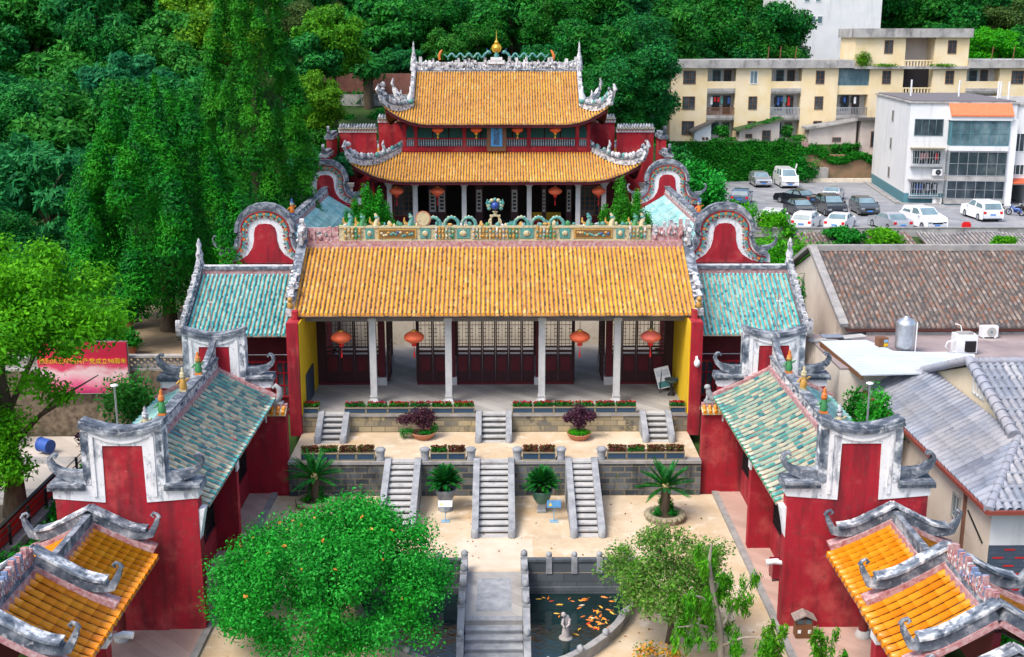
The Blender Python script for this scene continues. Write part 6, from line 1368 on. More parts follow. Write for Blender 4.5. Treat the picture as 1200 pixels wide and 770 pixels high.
# ================================================================ car park
sheet('car_park', 17.0, 66, 97.4, 135.6, 3.72, M['asphalt'])
t = thing('car_park_wall', 'low grey wall along the near edge of the car park', 'wall', (40, 97, 3)); m = MB(); m.box(19, 66, 96.9, 97.2, 1.5, 4.35); m.build('wall', M['greyconc'], t); m = MB(); m.box(19, 66, 96.85, 97.25, 4.35, 4.43); m.build('coping', M['curb'], t)
for x0, x1, y0, l in ((24.2, 33.2, 88, 'small old brown tiled roof overgrown with green below the car park wall'), (33.9, 44.5, 88, 'dull grey tiled shed roof below the car park wall')):
    t = thing('old_shed', l, 'shed', ((x0 + x1) / 2, 91, 2)); m = MB(); n = int((x1 - x0) / .3)
    tiles(m, [x0 + .3 * (i + .5) for i in range(n)], 0, 7.6, lambda a, b: 2.5 + 1.7 * b / 7.6 + .1 * math.sin(a), lambda a, b, z: (a, y0 + b, z), .08, .4, 0, 1, ncs=3, w=.3); m.build('roof', [M['brown'] if x0 < 30 else M['gshed'] if 'gshed' in M else M['brown'], M['bpan']], t)
    m = MB(); m.box(x0 + .2, x1 - .2, y0 + .4, y0 + 7.4, 0, 2.5); m.build('wall', M['rockwall'], t)
t = thing('concrete_box', 'weathered concrete box at the end of the car park wall', 'box', (46.5, 96, 3)); m = MB(); m.box(44.9, 49.5, 95.4, 96.8, 1.5, 5.0); m.build('box', M['greyconc'], t); m = MB(); m.box(45.5, 47.4, 95.35, 95.4, 2.8, 4.7); m.build('dark_panel', M['tealpaint'], t)
t = thing('red_block', 'small bright red block on the car park wall', 'block', (38.6, 97, 4.4)); m = MB(); m.box(38.2, 38.9, 96.9, 97.15, 4.43, 4.75); m.box(38.3, 38.8, 96.95, 97.1, 4.75, 4.85); m.build('block', M['redtin'], t)
for x, y in ((23, 106), (26, 111), (29, 104), (33, 119)):
    m = MB(); m.add([(x, y, 3.725), (x + 2.2, y - .4, 3.725), (x + 2.24, y - .25, 3.725), (x + .04, y + .15, 3.725)], [(0, 1, 2, 3)]); tag(struct(m, 'road_marking', flat('faded yellow line', (.42, .34, .16), .8)), kind='structure')

# ---------------------------------------------------------------- cars
def car(kind, paint, label, x, y, rz, glass='glass'):
    """built nose towards +x, then turned"""
    P = dict(sedan=(4.6, 1.78, [(-2.3, .55), (-2.25, .95), (-1.55, 1.02), (-.95, 1.42), (.25, 1.44), (1.05, 1.0), (2.1, .84), (2.3, .55)], 2),
             hatch=(4.2, 1.75, [(-2.1, .55), (-2.1, 1.0), (-1.75, 1.42), (-1.2, 1.52), (.3, 1.50), (1.05, 1.05), (1.95, .88), (2.1, .55)], 2),
             suv=(4.6, 1.86, [(-2.3, .6), (-2.3, 1.1), (-2.0, 1.66), (-1.5, 1.76), (.35, 1.74), (1.15, 1.18), (2.15, 1.02), (2.3, .6)], 2),
             van=(4.9, 1.80, [(-2.45, .6), (-2.45, 1.3), (-2.35, 1.9), (-2.1, 2.02), (1.1, 1.98), (1.85, 1.25), (2.35, 1.0), (2.45, .6)], 3))[kind]
    L_, W, pr_, _ = P; t = thing('parked_car' if kind != 'van' else 'parked_van', label, 'car' if kind != 'van' else 'van', (0, 0, 0), 'vehicles in the car park'); hw = W / 2
    # body: lower shell with wheel arches, upper cabin narrowing
    low = [p for p in pr_ if p[1] <= (1.2 if kind not in ('van',) else 1.32)]
    base = [(-L_ / 2 + .06, .28), (L_ / 2 - .06, .28)]
    out = []
    xr, xf, wr = -L_ * .29, L_ * .30, .36
    bot = [(L_ / 2 - .05, .28)]
    for cx_ in (xf, xr):
        for k in range(7): a = math.pi * k / 6; bot.append((cx_ + wr * math.cos(a), .28 + (wr + .05) * math.sin(a)))
    bot.append((-L_ / 2 + .05, .28))
    sh = [low[-1], ] ; 
    shoulder = [p for p in low]
    poly = bot + shoulder
    m = MB(); n = len(poly)
    for s in (0,):
        secs = [(-hw * .93, .0), (-hw, .0), (hw, .0), (hw * .93, .0)]
    V = []
    for (a, b) in poly: V.append((a, -hw, b))
    for (a, b) in poly: V.append((a, hw, b))
    m.add(V, [tuple(range(n)), tuple(range(2 * n - 1, n - 1, -1))] + [(i, (i + 1) % n, (i + 1) % n + n, i + n) for i in range(n)], 0)
    body = m.build('body', paint, t)
    bv = body.modifiers.new('bevel', 'BEVEL'); bv.width = .07; bv.segments = 2; bv.limit_method = 'ANGLE'; bv.angle_limit = R(25)
    # cabin: from shoulder line to roof
    zs = low[1][1] if kind != 'van' else 1.25
    i0 = [p for p in pr_ if p[1] >= (1.0 if kind == 'sedan' else zs - .02)]
    c0, r0, r1, c1 = i0[0], i0[1], i0[-2], i0[-1]
    if kind in ('hatch', 'suv', 'van'): c0 = pr_[1]; r0 = pr_[3] if kind != 'van' else pr_[3]; r1 = pr_[4]; c1 = pr_[5]; mid = pr_[2]
    else: c0 = pr_[2]; r0 = pr_[3]; r1 = pr_[4]; c1 = pr_[5]; mid = None
    tw = hw * .80
    prof = [c0] + ([mid] if mid else []) + [r0, r1, c1]
    V = []; wds = [hw * .96] + ([hw * .86] if mid else []) + [tw, tw, hw * .94]
    for (a, b), w_ in zip(prof, wds): V += [(a, -w_, b), (a, w_, b)]
    m = MB(); k = len(prof)
    m.add(V, [(2 * i, 2 * i + 1, 2 * i + 3, 2 * i + 2) for i in range(k - 1)] + [tuple(2 * i for i in range(k))[::1], tuple(2 * i + 1 for i in range(k))[::-1], (0, 2 * k - 2, 2 * k - 1, 1)])
    cab = m.build('cabin', paint, t); bv = cab.modifiers.new('bevel', 'BEVEL'); bv.width = .05; bv.segments = 2; bv.limit_method = 'ANGLE'; bv.angle_limit = R(20)
    # glass: windscreen, rear window, side windows proud of the cabin
    gl = M['carglass']
    def quad(name, pts, off):
        c = sum((Vector(p) for p in pts), Vector()) / len(pts); a, b, d = (Vector(p) for p in pts[:3]); nn_ = (b - a).cross(d - a).normalized(); ctr = Vector((0, 0, 1.0))
        if nn_.dot(c - ctr) < 0: nn_ = -nn_
        m = MB(); P2 = [tuple(c + (Vector(p) - c) * .88 + nn_ * off) for p in pts]; P3 = [tuple(Vector(p) - nn_ * .03) for p in P2]; k = len(pts)
        m.add(P2 + P3, [tuple(range(k))] + [(i, (i + 1) % k, (i + 1) % k + k, i + k) for i in range(k)]); m.build(name, gl, t)
    quad('windscreen', [(c1[0], -hw * .93, c1[1]), (c1[0], hw * .93, c1[1]), (r1[0], tw, r1[1]), (r1[0], -tw, r1[1])], .012)
    e = mid or c0; we = hw * .86 if mid else hw * .94
    if mid: quad('rear_window', [(c0[0], -hw * .94, c0[1]), (c0[0], hw * .94, c0[1]), (mid[0], hw * .86, mid[1]), (mid[0], -hw * .86, mid[1])], .012)
    else: quad('rear_window', [(c0[0], -hw * .94, c0[1]), (c0[0], hw * .94, c0[1]), (r0[0], tw, r0[1]), (r0[0], -tw, r0[1])], .012)
    nb_ = 3 if kind == 'van' else 2
    for s in (-1, 1):
        for i in range(nb_):
            f0, f1 = i / nb_ + .02, (i + 1) / nb_ - .02
            lo_ = lambda f: c0[0] + (c1[0] - c0[0]) * f; hi_ = lambda f: r0[0] + (r1[0] - r0[0]) * f; zl = c0[1] + .02 if c0[1] > c1[1] else c1[1] + .02
            quad('side_window', [(lo_(f0) + .08, s * hw * .955, max(c0[1], c1[1])), (lo_(f1), s * hw * .955, max(c0[1], c1[1])), (hi_(f1), s * (tw + .005), r1[1] - .05), (hi_(f0), s * (tw + .005), r0[1] - .05)], .012)
        m = MB(); m.box(c1[0] - .35, c1[0] - .2, min(s * hw, s * (hw + .16)), max(s * hw, s * (hw + .16)), c1[1] - .02, c1[1] + .12); m.build('wing_mirror', paint, t)
        m = MB(); m.box(L_ / 2 - .16, L_ / 2 - .01, min(s * hw * .55, s * hw * .93), max(s * hw * .55, s * hw * .93), .62, .78); m.build('headlight', M['steel'], t)
        m = MB(); m.box(-L_ / 2 - .012, -L_ / 2 + .1, min(s * hw * .66, s * hw * .94), max(s * hw * .66, s * hw * .94), .72, .94 if kind != 'van' else 1.15); m.build('tail_light', M['redtin'], t)
        for cx_ in (xf, xr):
            m = MB(); m.tube([(cx_, s * (hw - .20), .33), (cx_, s * (hw + .01), .33)], .33, 18, smooth=False); w_ = m.build('wheel', M['black'], t)
            m = MB(); m.tube([(cx_, s * (hw + .01), .33), (cx_, s * (hw + .02), .33)], .21, 12, smooth=False); m.build('rim', M['steel'], w_)
    m = MB(); m.box(L_ / 2 - .06, L_ / 2 + .012, -hw * .5, hw * .5, .58, .72); m.build('grille', M['black'], t)
    m = MB(); m.box(L_ / 2 - .02, L_ / 2 + .025, -.24, .24, .42, .54); m.box(-L_ / 2 - .025, -L_ / 2 + .02, -.24, .24, .6, .72); m.build('number_plate', flat('blue plate', (.05, .22, .62), .4) if 'bp' not in M else M['bp'], t)
    m = MB(); m.box(-L_ / 2 + .02, L_ / 2 - .02, -hw * .9, hw * .9, .22, .3); m.build('underbody', M['black'], t)
    place(t, (x, y, 3.72), rz); return t
M['carglass'] = flat('car glass', (.16, .24, .27), .06, 0, .35, .5, .8)  # sky reflection is put into this pale bluish base colour
M['bp'] = flat('blue number plate', (.05, .22, .62), .4)
def cp(name, c, met=0): 
    t = NT(name, .22, met, .5); t.b.inputs['Coat Weight'].default_value = .5; t.b.inputs['Coat Roughness'].default_value = .05; t.b.inputs['Base Color'].default_value = lin(c); return t.m
cW, cB, cS, cG, cU = cp('white car paint', (.80, .81, .82)), cp('black car paint', (.012, .014, .018)), cp('silver car paint', (.50, .52, .55), .5), cp('dark grey car paint', (.07, .085, .09), .3), cp('blue grey car paint', (.10, .17, .25), .3)
FR = R(-90)   # nose towards us
car('hatch', cS, 'silver hatchback parked at the ivy wall beside the white van', 28.9, 131.5, FR - .02)
car('van', cW, 'white minibus van parked against the ivy covered wall', 31.6, 131.0, FR - .02, 'glassb')
car('hatch', cU, 'blue grey hatchback half hidden behind the arched gable', 24.0, 117.0, R(90) - .3)
car('sedan', cB, 'black sedan with its nose towards the white cars, at the aisle side', 27.8, 109.0, FR + .06)
car('suv', cB, 'black car with a blue plate in the middle of the dark row', 30.8, 109.6, FR + .0)
car('hatch', cG, 'dark grey car at the end of the dark row nearest the white block', 34.0, 110.0, FR - .02)
car('sedan', cB, 'black sedan mostly hidden behind the dark row', 29.3, 116.5, R(120))
car('sedan', cS, 'pale silver sedan behind the dark grey car', 33.6, 119.2, R(90) - .4)
car('suv', cW, 'white hatchback partly covered by the green bush at the car park wall', 23.6, 101.2, R(90) - .38)
car('hatch', cW, 'white car with dark rear window in the middle of the row by the wall', 26.4, 101.0, R(90) - .47)
car('sedan', cW, 'white sedan with a pale rear window at the end of the row by the wall', 29.2, 100.6, R(90) - .5)
car('sedan', cS, 'silver sedan in front of the white off road car by the wall', 33.4, 100.6, R(100))
car('suv', cW, 'big white off road car with dark side windows by the wall', 36.6, 101.6, FR + .2)
car('suv', cW, 'white car seen from behind in front of the teal base of the white block', 43.6, 106.6, R(93))
def motorbike(x, y, rz, label, c):
    t = thing('motorbike', label, 'motorbike', (0, 0, 0), 'motorbikes by the white block')
    for xx in (-.6, .62):
        m = MB(); N = 16; P = [(xx + .26 * math.cos(2 * math.pi * i / N), 0, .31 + .26 * math.sin(2 * math.pi * i / N)) for i in range(N + 1)]; m.tube(P, .055, 6, caps=False); w_ = m.build('wheel', M['black'], t); m = MB(); m.tube([(xx, -.04, .31), (xx, .04, .31)], .1, 10, smooth=False); m.build('hub', M['steel'], w_)
    m = MB(); m.tube([(-.6, 0, .35), (-.3, 0, .62), (.1, 0, .58), (.35, 0, .85)], [.07, .16, .16, .08], 8); m.tube([(.62, .07, .31), (.40, .05, .95)], .03, 6); m.tube([(.62, -.07, .31), (.40, -.05, .95)], .03, 6); m.tube([(-.1, -.14, .35), (.2, -.14, .35)], .1, 7); m.build('body', c, t)
    m = MB(); m.tube([(-.68, 0, .80), (-.35, 0, .82), (.02, 0, .76)], [.09, .14, .10], 8, flat=.6); m.build('seat', M['black'], t)
    m = MB(); m.tube([(.3, -.34, 1.02), (.38, -.15, 1.0), (.38, .15, 1.0), (.3, .34, 1.02)], .022, 6); m.build('handlebar', M['steel'], t); m = MB(); m.ball((.5, 0, .9), .1, 8); m.build('headlight', M['wpaint'], t)
    place(t, (x, y, 3.72), rz)
for x, y, rz, l, c in ((46.6, 110.4, 2.0, 'red motorbike in the shade of the passage', M['redtin']), (47.4, 108.3, 2.3, 'blue motorbike in front of the passage', M['blue']), (48.4, 108.8, 1.9, 'black motorbike at the passage wall', M['black']), (49.3, 107.8, 2.4, 'green scooter with its boxy front towards the lot', M['teal']), (45.9, 111.2, 1.6, 'dark motorbike deepest in the passage', cG)): motorbike(x, y, rz, l, c)
# ================================================================ buildings behind the car park
t = thing('white_apartment_block', 'three storey white apartment block with glazed balconies and an orange lean-to roof', 'building', (40, 117, 3.7))
TB = Matrix.Translation((40.0, 117, 3.72)) @ Matrix.Rotation(R(-7), 4, 'Z'); TF = TT(TB)
m = MB(TF); m.box(0, 9.95, 0, 18, 1.0, 9.7); m.build('wall', M['paleblock'], t)
m = MB(TF); m.box(-.02, 9.97, -.02, 18.02, -.4, 1.0); m.build('teal_base', M['tealpaint'], t)
m = MB(TF); m.box(-.15, 10.1, -.15, 18.1, 9.7, 9.85); m.build('roof_slab', M['greyconc'], t)
m = MB(TF); m.box(.1, 9.8, .1, 17.9, 9.852, 9.95); m.build('roof_deck', flat('dark grey roofing', (.14, .13, .14), .9), t)
TL = TT(TB @ Matrix.Rotation(R(-90), 4, 'Z'))          # facade frame for the left face: x runs towards us
for z in (1.6, 4.6, 7.4): window(t, -8.6, -7.6, z, z + 1.15, 0, 1, 1, M['greyconc'], M['glass'], T=TL)
window(t, .5, 3.2, 6.6, 8.2, 0, 4, 1, M['glassb'], M['glass'], T=TF)
for z0, z1 in ((3.8, 5.2), (.75, 2.15)):
    window(t, .5, 3.2, z0, z1, 0, 4, 1, M['wpaint'], M['glass'], T=TF)
    m = MB(TF)
    for i in range(13): x = .35 + 3.0 * i / 12; m.box(x - .02, x + .02, -.55, -.51, z0 - .15, z1 + .1)
    for z in (z0 - .15, (z0 + z1) / 2, z1 + .07): m.box(.33, 3.37, -.55, -.51, z, z + .04)
    m.box(.33, 3.37, -.55, 0, z0 - .2, z0 - .14); m.build('window_cage', M['steel'], t)
    m = MB(TF); m.prism([(.25, 0), (3.45, 0), (3.45, -.75), (.25, -.75)], z1 + .18, z1 + .26, 'xy'); m.build('window_awning', M['greyconc'] if z0 < 2 else M['ptrim'], t)
rr = random.Random(21)
for i in range(7): m = MB(TF); x = 1.2 + .28 * i; m.box(x, x + .2, -.40, -.37, 4.25 + rr.uniform(0, .2), 4.95); m.build('laundry', M[rr.choice(('lred2', 'blue', 'wpaint', 'pink', 'black'))], t)
for i in range(6): m = MB(TF); x = 1.0 + .34 * i; m.box(x, x + .22, -.40, -.37, 1.2 + rr.uniform(0, .2), 1.95); m.build('laundry', M[rr.choice(('black', 'blue', 'wpaint', 'steel'))], t)
for z0, z1, fr in ((5.75, 8.1, 'tealpaint'), (2.85, 5.2, 'steel'), (.62, 2.4, 'steel')):
    m = MB(TF); m.box(3.7, 9.2, -1.05, 0, z0 - .5, z0 - .02); m.build('balcony_slab', M['paleblock'] if z0 > 5 else M['greyconc'], t)
    window(t, 3.75, 9.15, z0, z1, -1.0, 6, 2, M[fr], M['glassb'] if z0 > 5 else M['glass'], T=TF, name='balcony_glazing')
    window(t, -1.0 + .05, -.02, z0, z1, 3.75, 2, 2, M[fr], M['glassb'], T=TT(TB @ Matrix(((0, 1, 0, 0), (1, 0, 0, 0), (0, 0, 1, 0), (0, 0, 0, 1)))), name='balcony_glazing')
m = MB(TF); m.box(3.75, 9.15, -.98, -.9, 2.9, 3.8); m.build('balcony_apron', M['shedwall'], t)
m = MB(TF); m.prism([(-1.35, 8.55), (0, 9.72), (0, 9.85), (-1.35, 8.68)], 3.55, 9.35, 'yz'); m.build('orange_roof', M['orangetile'], t)
m = MB(TF); m.prism([(-1.2, 8.15), (0, 8.15), (0, 9.6), (-1.2, 8.6)], 3.6, 9.3, 'yz'); m.build('balcony_head', M['wpaint'], t)
m = MB(TF); m.box(9.2, 9.9, -.9, 0, -.3, 8.3); m.build('corner_pier', M['wpaint'], t)
m = MB(TF); m.box(3.7, 9.2, -.95, 0, -.3, .1); m.build('balcony_base', M['tealpaint'], t)
for x, y in ((2.0, 10), (6.6, 9), (9.4, 5), (9.9, 6), (10.3, 4.6)): m = MB(TF); m.tube([(x, y, 9.8), (x, y, 11.6)], .09, 8); m.build('vent_pipe', M['wpaint'], t)
ac_unit(2.9, -.25, 2.75, 'air conditioner between two caged windows of the white block', True, 1.1, TF); ac_unit(3.1, -.3, .0, 'air conditioner near the ground at the white block', False, 1.0, TF)
t = thing('white_apartment_block', 'plain white block with a shaded passage beside the glazed balconies', 'building', (52, 117, 3.7))
m = MB(TF); m.box(9.96, 24, .3, 16, 1.9, 9.5); m.box(11.6, 24, .3, 16, -.4, 1.9); m.box(9.96, 11.6, 6, 16, -.4, 1.9); m.build('wall', M['paleblock'], t); m = MB(TF); m.box(9.98, 24.1, .15, 16.1, 9.5, 9.7); m.build('roof_slab', M['greyconc'], t)
window(t, 10.1, 11.4, 5.1, 6.9, .3, 3, 1, M['wpaint'], M['glass'], T=TF); window(t, 10.0, 11.2, 2.85, 3.9, .3, 3, 1, M['wpaint'], M['glass'], T=TF); window(t, 14, 16, 5.1, 6.9, .3, 3, 1, M['wpaint'], M['glass'], T=TF)
m = MB(TF); m.prism([(.3, 2.55), (-.8, 2.2), (-.8, 2.1), (.3, 2.4)], 9.95, 11.9, 'yz'); m.build('orange_awning', flat('rust orange awning', (.5, .10, .04), .6), t)
ac_unit(12.0, .05, 5.2, 'air conditioner under the upper window of the plain white block', False, 1.3, TF); ac_unit(12.0, .05, 3.1, 'lower air conditioner on the plain white block', False, 1.5, TF)
m = MB(TF); m.prism([(-.9, -.5), (3.2, -.5), (3.2, -1.1), (-.9, -1.1)], -.1, .1, 'xy'); m.box(-.9, -.5, -1, 18, -.1, .1); struct(m, 'kerb', M['curb'])

# yellow apartment building on the bank
t = thing('yellow_apartment_building', 'long three storey yellow apartment building with stained flat roof edge', 'building', (45, 140, 7.9)); YB = 140
piers = [(19.95, 24.14), (27.4, 31.5), (35.0, 39.2), (42.8, 46.7), (50.07, 54.0), (57.8, 62), (65.5, 70)]
for a, b in piers: m = MB(); m.box(a, b, YB, YB + 1.4, 7.6, 16.2); m.build('wall', M['yelblock'], t)
m = MB(); m.box(19.95, 70, YB + 1.4, YB + 9, 7.6, 16.2); m.build('recessed_wall', flat('pale recess render', (.52, .51, .50), .9), t)
m = MB(); m.box(19.6, 40.85, YB - .5, YB + 9.2, 16.2, 17.1); m.build('roof_edge', M['greyconc'], t); m = MB(); m.box(54.05, 70, YB - .5, YB + 9.2, 16.2, 17.1); m.build('roof_edge', M['greyconc'], t)
m = MB(); m.box(40.9, 46.7, YB - .02, YB + 6, 16.2, 19.6); m.build('tower_wall', M['yelblock'], t); m = MB(); m.box(50.07, 54.0, YB - .02, YB + 6, 16.2, 19.6); m.build('tower_wall', M['yelblock'], t)
m = MB(); m.box(46.7, 50.07, YB + 2.5, YB + 6, 16.2, 19.6); m.build('tower_recess', M['shedwall'], t)
m = MB(); m.box(40.6, 54.2, YB - .5, YB + 6.2, 19.6, 20.6); m.build('roof_edge', M['greyconc'], t); m = MB(); m.box(40.86, 54.04, YB - .45, YB + .1, 16.1, 16.4); m.build('ledge', M['greyconc'], t)
for i, (a, b) in enumerate(piers):
    c = (a + b) / 2; w = .5 if i in (1, 3, 4, 2) else .72
    for z0, z1 in ((8.6, 10.2), (11.5, 13.0), (14.4, 15.9)):
        if i == 1 and z0 > 14: window(t, c - .45, c + .45, z0, z1, YB, 2, 1, M['wpaint'], M['glassb'])
        else: window(t, c - w, c + w, z0, z1, YB, 2, 3, M['wood'], M['glass'])
    if i in (3, 4): window(t, c - .5, c + .5, 17.8, 19.3, YB - .02, 2, 3, M['wood'], M['glass'])
for i, (a, b) in enumerate(((24.14, 27.4), (31.5, 35.0), (39.2, 42.8), (54.0, 57.8), (62, 65.5))):
    for z0, z1 in ((8.2, 10.2), (10.9, 13.3), (13.95, 16.2)):
        if i == 2 and z0 > 13: window(t, a, b, 14.2, 16.1, YB + .3, 6, 2, M['tealpaint'], M['glassb'], name='balcony_glazing'); m = MB(); m.box(a, b, YB + .2, YB + 1.4, 13.2, 14.2); m.build('balcony_front', M['yelblock'], t); continue
        window(t, a + .8, a + 1.75, z0 + .35, z1 - .25, YB + 1.4, 1, 2, M['tealpaint'], M['glass']); window(t, a + 2.1, a + 3.0, z0, z1 - .25, YB + 1.4, 1, 2, M['wood'], M['glass'], name='balcony_door')
        if z0 > 9:
            m = MB(); m.box(a, b, YB + .0, YB + 1.4, z0 - .3, z0 - .05); m.build('balcony_slab', M['greyconc'], t)
            if z0 > 13 or i == 1 and z0 > 13: m = MB(); m.box(a + .01, b - .01, YB + .04, YB + .14, z0 - .05, z0 + .75); m.build('balcony_front', M['yelblock'], t)
            else:
                m = MB(); n = 20
                for k in range(n): x = a + (b - a) * (k + .5) / n; m.box(x - .04, x + .04, YB + .05, YB + .11, z0 - .05, z0 + .75)
                m.box(a, b, YB + .03, YB + .13, z0 + .75, z0 + .85); m.build('railing', M['wood'] if i == 0 else M['steel'], t)
            m = MB(); n = 16
            for k in range(n): x = a + (b - a) * (k + .5) / n; m.box(x - .06, x + .06, YB - .04, YB + .0, z0 - .62, z0 - .35)
            m.box(a, b, YB - .03, YB + .03, z0 - .36, z0 - .3); m.build('fringe', M['greyconc'], t)
    for k in range(6): m = MB(); x = a + .5 + .4 * k; z = 12.9; m.box(x, x + .25, YB + .45, YB + .5, z - rr.uniform(.5, 1.0), z); m.build('laundry', M[rr.choice(('lred2', 'blue', 'wpaint', 'black', 'teal'))], t)
for z in (10.0, 13.3, 16.4):
    m = MB(); m.box(46.7, 50.07, YB + .02, YB + .2, z - .2, z); 
    for k in range(10): x = 46.8 + 3.2 * k / 9; m.box(x - .08, x + .08, YB + .05, YB + .17, z, z + .55)
    m.box(46.7, 50.07, YB + .02, YB + .2, z + .55, z + .7); m.build('stair_balustrade', M['yelblock'] if z > 12 else M['greyconc'], t)
m = MB(); m.prism([(47, 10.3), (49.9, 12.8), (49.9, 12.4), (47.4, 10.1)], YB + .6, YB + 1.3, 'xz'); m.build('stair_flight', M['wood'], t)
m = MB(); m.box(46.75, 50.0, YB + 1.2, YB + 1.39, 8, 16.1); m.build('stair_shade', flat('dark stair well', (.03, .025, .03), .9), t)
for x in (31.4, 32.8, 34.6, 57.5, 60, 63): m = MB(); m.tube([(x, YB + 2, 17), (x + .1, YB + 2, 18.6)], .06, 6); m.build('roof_post', M['wood'], t)
mesh_obj('roof_weeds', leaf_mesh('roof_weeds', [(41.9, YB - .3, 17.2, .9, .5, .9), (44.4, YB - .4, 16.5, 1.6, .3, .25), (51, YB - .4, 16.5, 1.6, .3, .2)], 1500, .28, G['yel'], .3, 0, .4, .8, 5), t)

# sheds below it on the bank
def shed(x0, x1, y0, y1, zb, zl, zr, label, mat, roof, win=()):
    t = thing('shed', label, 'shed', ((x0 + x1) / 2, y0, zb)); m = MB(); m.prism([(x0, zb), (x1, zb), (x1, zr), (x0, zl)], y0, y1, 'xz'); m.build('wall', mat, t)
    m = MB(); d = .18; m.prism([(x0 - .4, zl - .02), (x1 + .3, zr + .02), (x1 + .3, zr + d), (x0 - .4, zl + d)], y0 - .5, y1, 'xz', 0)
    n = int((y1 - y0 + .5) / .3)
    for k in range(n): y = y0 - .5 + (y1 - y0 + .5) * (k + .5) / n; m.strip([(x0 - .42, y, zl + d), (x1 + .32, y, zr + d)], .16, .06)
    m.build('roof', roof, t)
    for a, b, z0, z1, nx, nz in win: window(t, a, b, z0, z1, y0, nx, nz, M['wood'], M['glass'])
    return t
s_ = shed(27.6, 32.2, 137.7, 139.7, 6.4, 9.2, 10.5, 'grey pink shed with a moss green sloping roof under the yellow building', M['shedwall'], noisy('mossy tiles', [(.3, (.05, .13, .03)), (.7, (.10, .10, .07))], 1.5, .95, .4), ((28.3, 29.1, 8.4, 8.9, 2, 1), (30.2, 31.2, 7.9, 9.3, 2, 2)))
mesh_obj('roof_moss', leaf_mesh('roof_moss', [(28.5 + k * .7, 137.6 + .4 * (k % 3), 9.65 + .2 * k, .6, .9, .1) for k in range(6)], 900, .22, G['ivy'], .6, 0, .3, .9, 6), s_)
shed(35.6, 41.0, 137.7, 139.7, 5.6, 9.4, 10.4, 'grey shed with a pale slate sloping roof beside the red door lean-to', M['shedwall'], M['greyconc'], ((38.3, 39.3, 8.0, 8.5, 2, 1),))
shed(41.4, 44.5, 137.4, 139.5, 5.6, 10.4, 10.4, 'lean-to with dark tiles and a narrow door at the end of the grey shed', M['shedwall'], flat('dark shed tiles', (.09, .085, .085), .9), ((42.6, 43.2, 7.4, 9.2, 1, 1),))
shed(22.5, 24.4, 137.9, 139.6, 7.5, 9.0, 10.2, 'tiny white hut with a steep dark tiled roof', M['wpaint'], flat('dark hut tiles', (.10, .095, .09), .9), ((23.4, 23.7, 8.2, 8.5, 1, 1), (23.8, 24.1, 8.2, 8.5, 1, 1)))
t = thing('brick_planter_wall', 'low pink brick wall of a small garden between the hut and mossy shed', 'wall', (26, 137.6, 6.5)); m = MB(); m.box(24.5, 27.5, 137.5, 137.8, 6.4, 7.9); m.build('wall', M['pink'], t)
mesh_obj('garden_plants', leaf_mesh('garden_plants', [(25.6, 138.2, 9.2, 1.0, .6, .7), (26.6, 138, 8.2, .9, .5, .4), (25, 138, 8.1, .6, .5, .3)], 1000, .28, G['ivy'], .5, 0, .4, .8, 7), t)
t = thing('brick_planter_wall', 'low pink brick wall of a small garden between the mossy and grey sheds', 'wall', (34, 137.6, 6.5)); m = MB(); m.box(32.25, 35.55, 137.5, 137.8, 6.4, 7.9); m.build('wall', M['pink'], t)
mesh_obj('garden_plants', leaf_mesh('garden_plants', [(33.2, 138.3, 9.2, .8, .6, .7), (34.4, 138, 8.4, 1.0, .5, .4)], 900, .28, G['mid'], .5, 0, .4, .8, 8), t)
# ivy wall
M['mossbank'] = noisy('mossy bank', [(.3, (.01, .05, .008)), (.7, (.02, .09, .012))], 2, .95, .3)
t = thing('ivy_wall', 'retaining wall of the car park wholly covered in green ivy', 'wall', (30, 137, 3.7)); m = MB(); m.box(16.5, 34.5, 136.6, 137.5, 3.5, 8.1); m.build('wall', M['mossbank'], t)
cl = []
rr = random.Random(3)
for k in range(260): x = rr.uniform(16.5, 34.6); z = rr.uniform(3.8, 8.0); cl.append((x, 136.55 - (8.2 - z) * .05, z, .8, .22, .65))
for k in range(60): x = rr.uniform(33.5, 44); cl.append((x, 136.5, 6.9 - .10 * (x - 33.5) + .45 * math.sin(x * 1.1), .7, .35, .45))
for k in range(22): x = rr.uniform(17, 28); cl.append((x, 135.6, 4.0, .8, .6, .5))
for k in range(60): x = rr.uniform(33.5, 41.5); cl.append((x, 137.0 + rr.uniform(0, .4), rr.uniform(5.6, 7.7), .6, .3, .45))
mesh_obj('ivy', leaf_mesh('ivy', cl, 60000, .22, G['ivy'], .65, .2, .5, .8, 9), t)
t = thing('retaining_wall', 'bare red earth and stone bank at the end of the ivy wall', 'wall', (38, 137, 3.7)); m = MB(); m.box(34.5, 46, 136.6, 137.4, 3.5, 6.6); m.build('bank', M['redstone'], t); m = MB(); m.box(34.3, 37.6, 135.9, 136.58, 3.5, 5.2); m.build('stone_block', M['greyconc'], t)
t = thing('low_kerb_wall', 'low pale rubble kerb along the head of the car park', 'wall', (37, 134.6, 3.7)); m = MB(); m.box(33, 44, 134.4, 134.8, 3.6, 4.15); m.build('kerb', M['rubble'], t)
t = thing('white_post', 'thin white post by the ivy next to the minibus', 'post', (32.9, 133.6, 3.7)); m = MB(); m.strip([(33.0, 133.6, 3.7), (33.4, 133.6, 5.9)], .14, .14, up=(0, 1, 0)); m.build('post', M['wpaint'], t)
t = thing('white_tower_block', 'tall plain white tower block rising behind the yellow apartment building', 'building', (47, 176, 10)); m = MB(); m.box(42.3, 54.5, 175, 190, 8, 48); m.box(40.6, 42.29, 178, 189, 8, 48); m.build('wall', M['paleblock'], t)
for x, z in ((43.2, 21.5), (44.4, 21.5), (45.4, 21.5), (43.4, 24.5), (45.0, 24.5)): window(t, x, x + .8, z, z + 1.1, 175, 1, 1, M['wpaint'], M['glassb'])
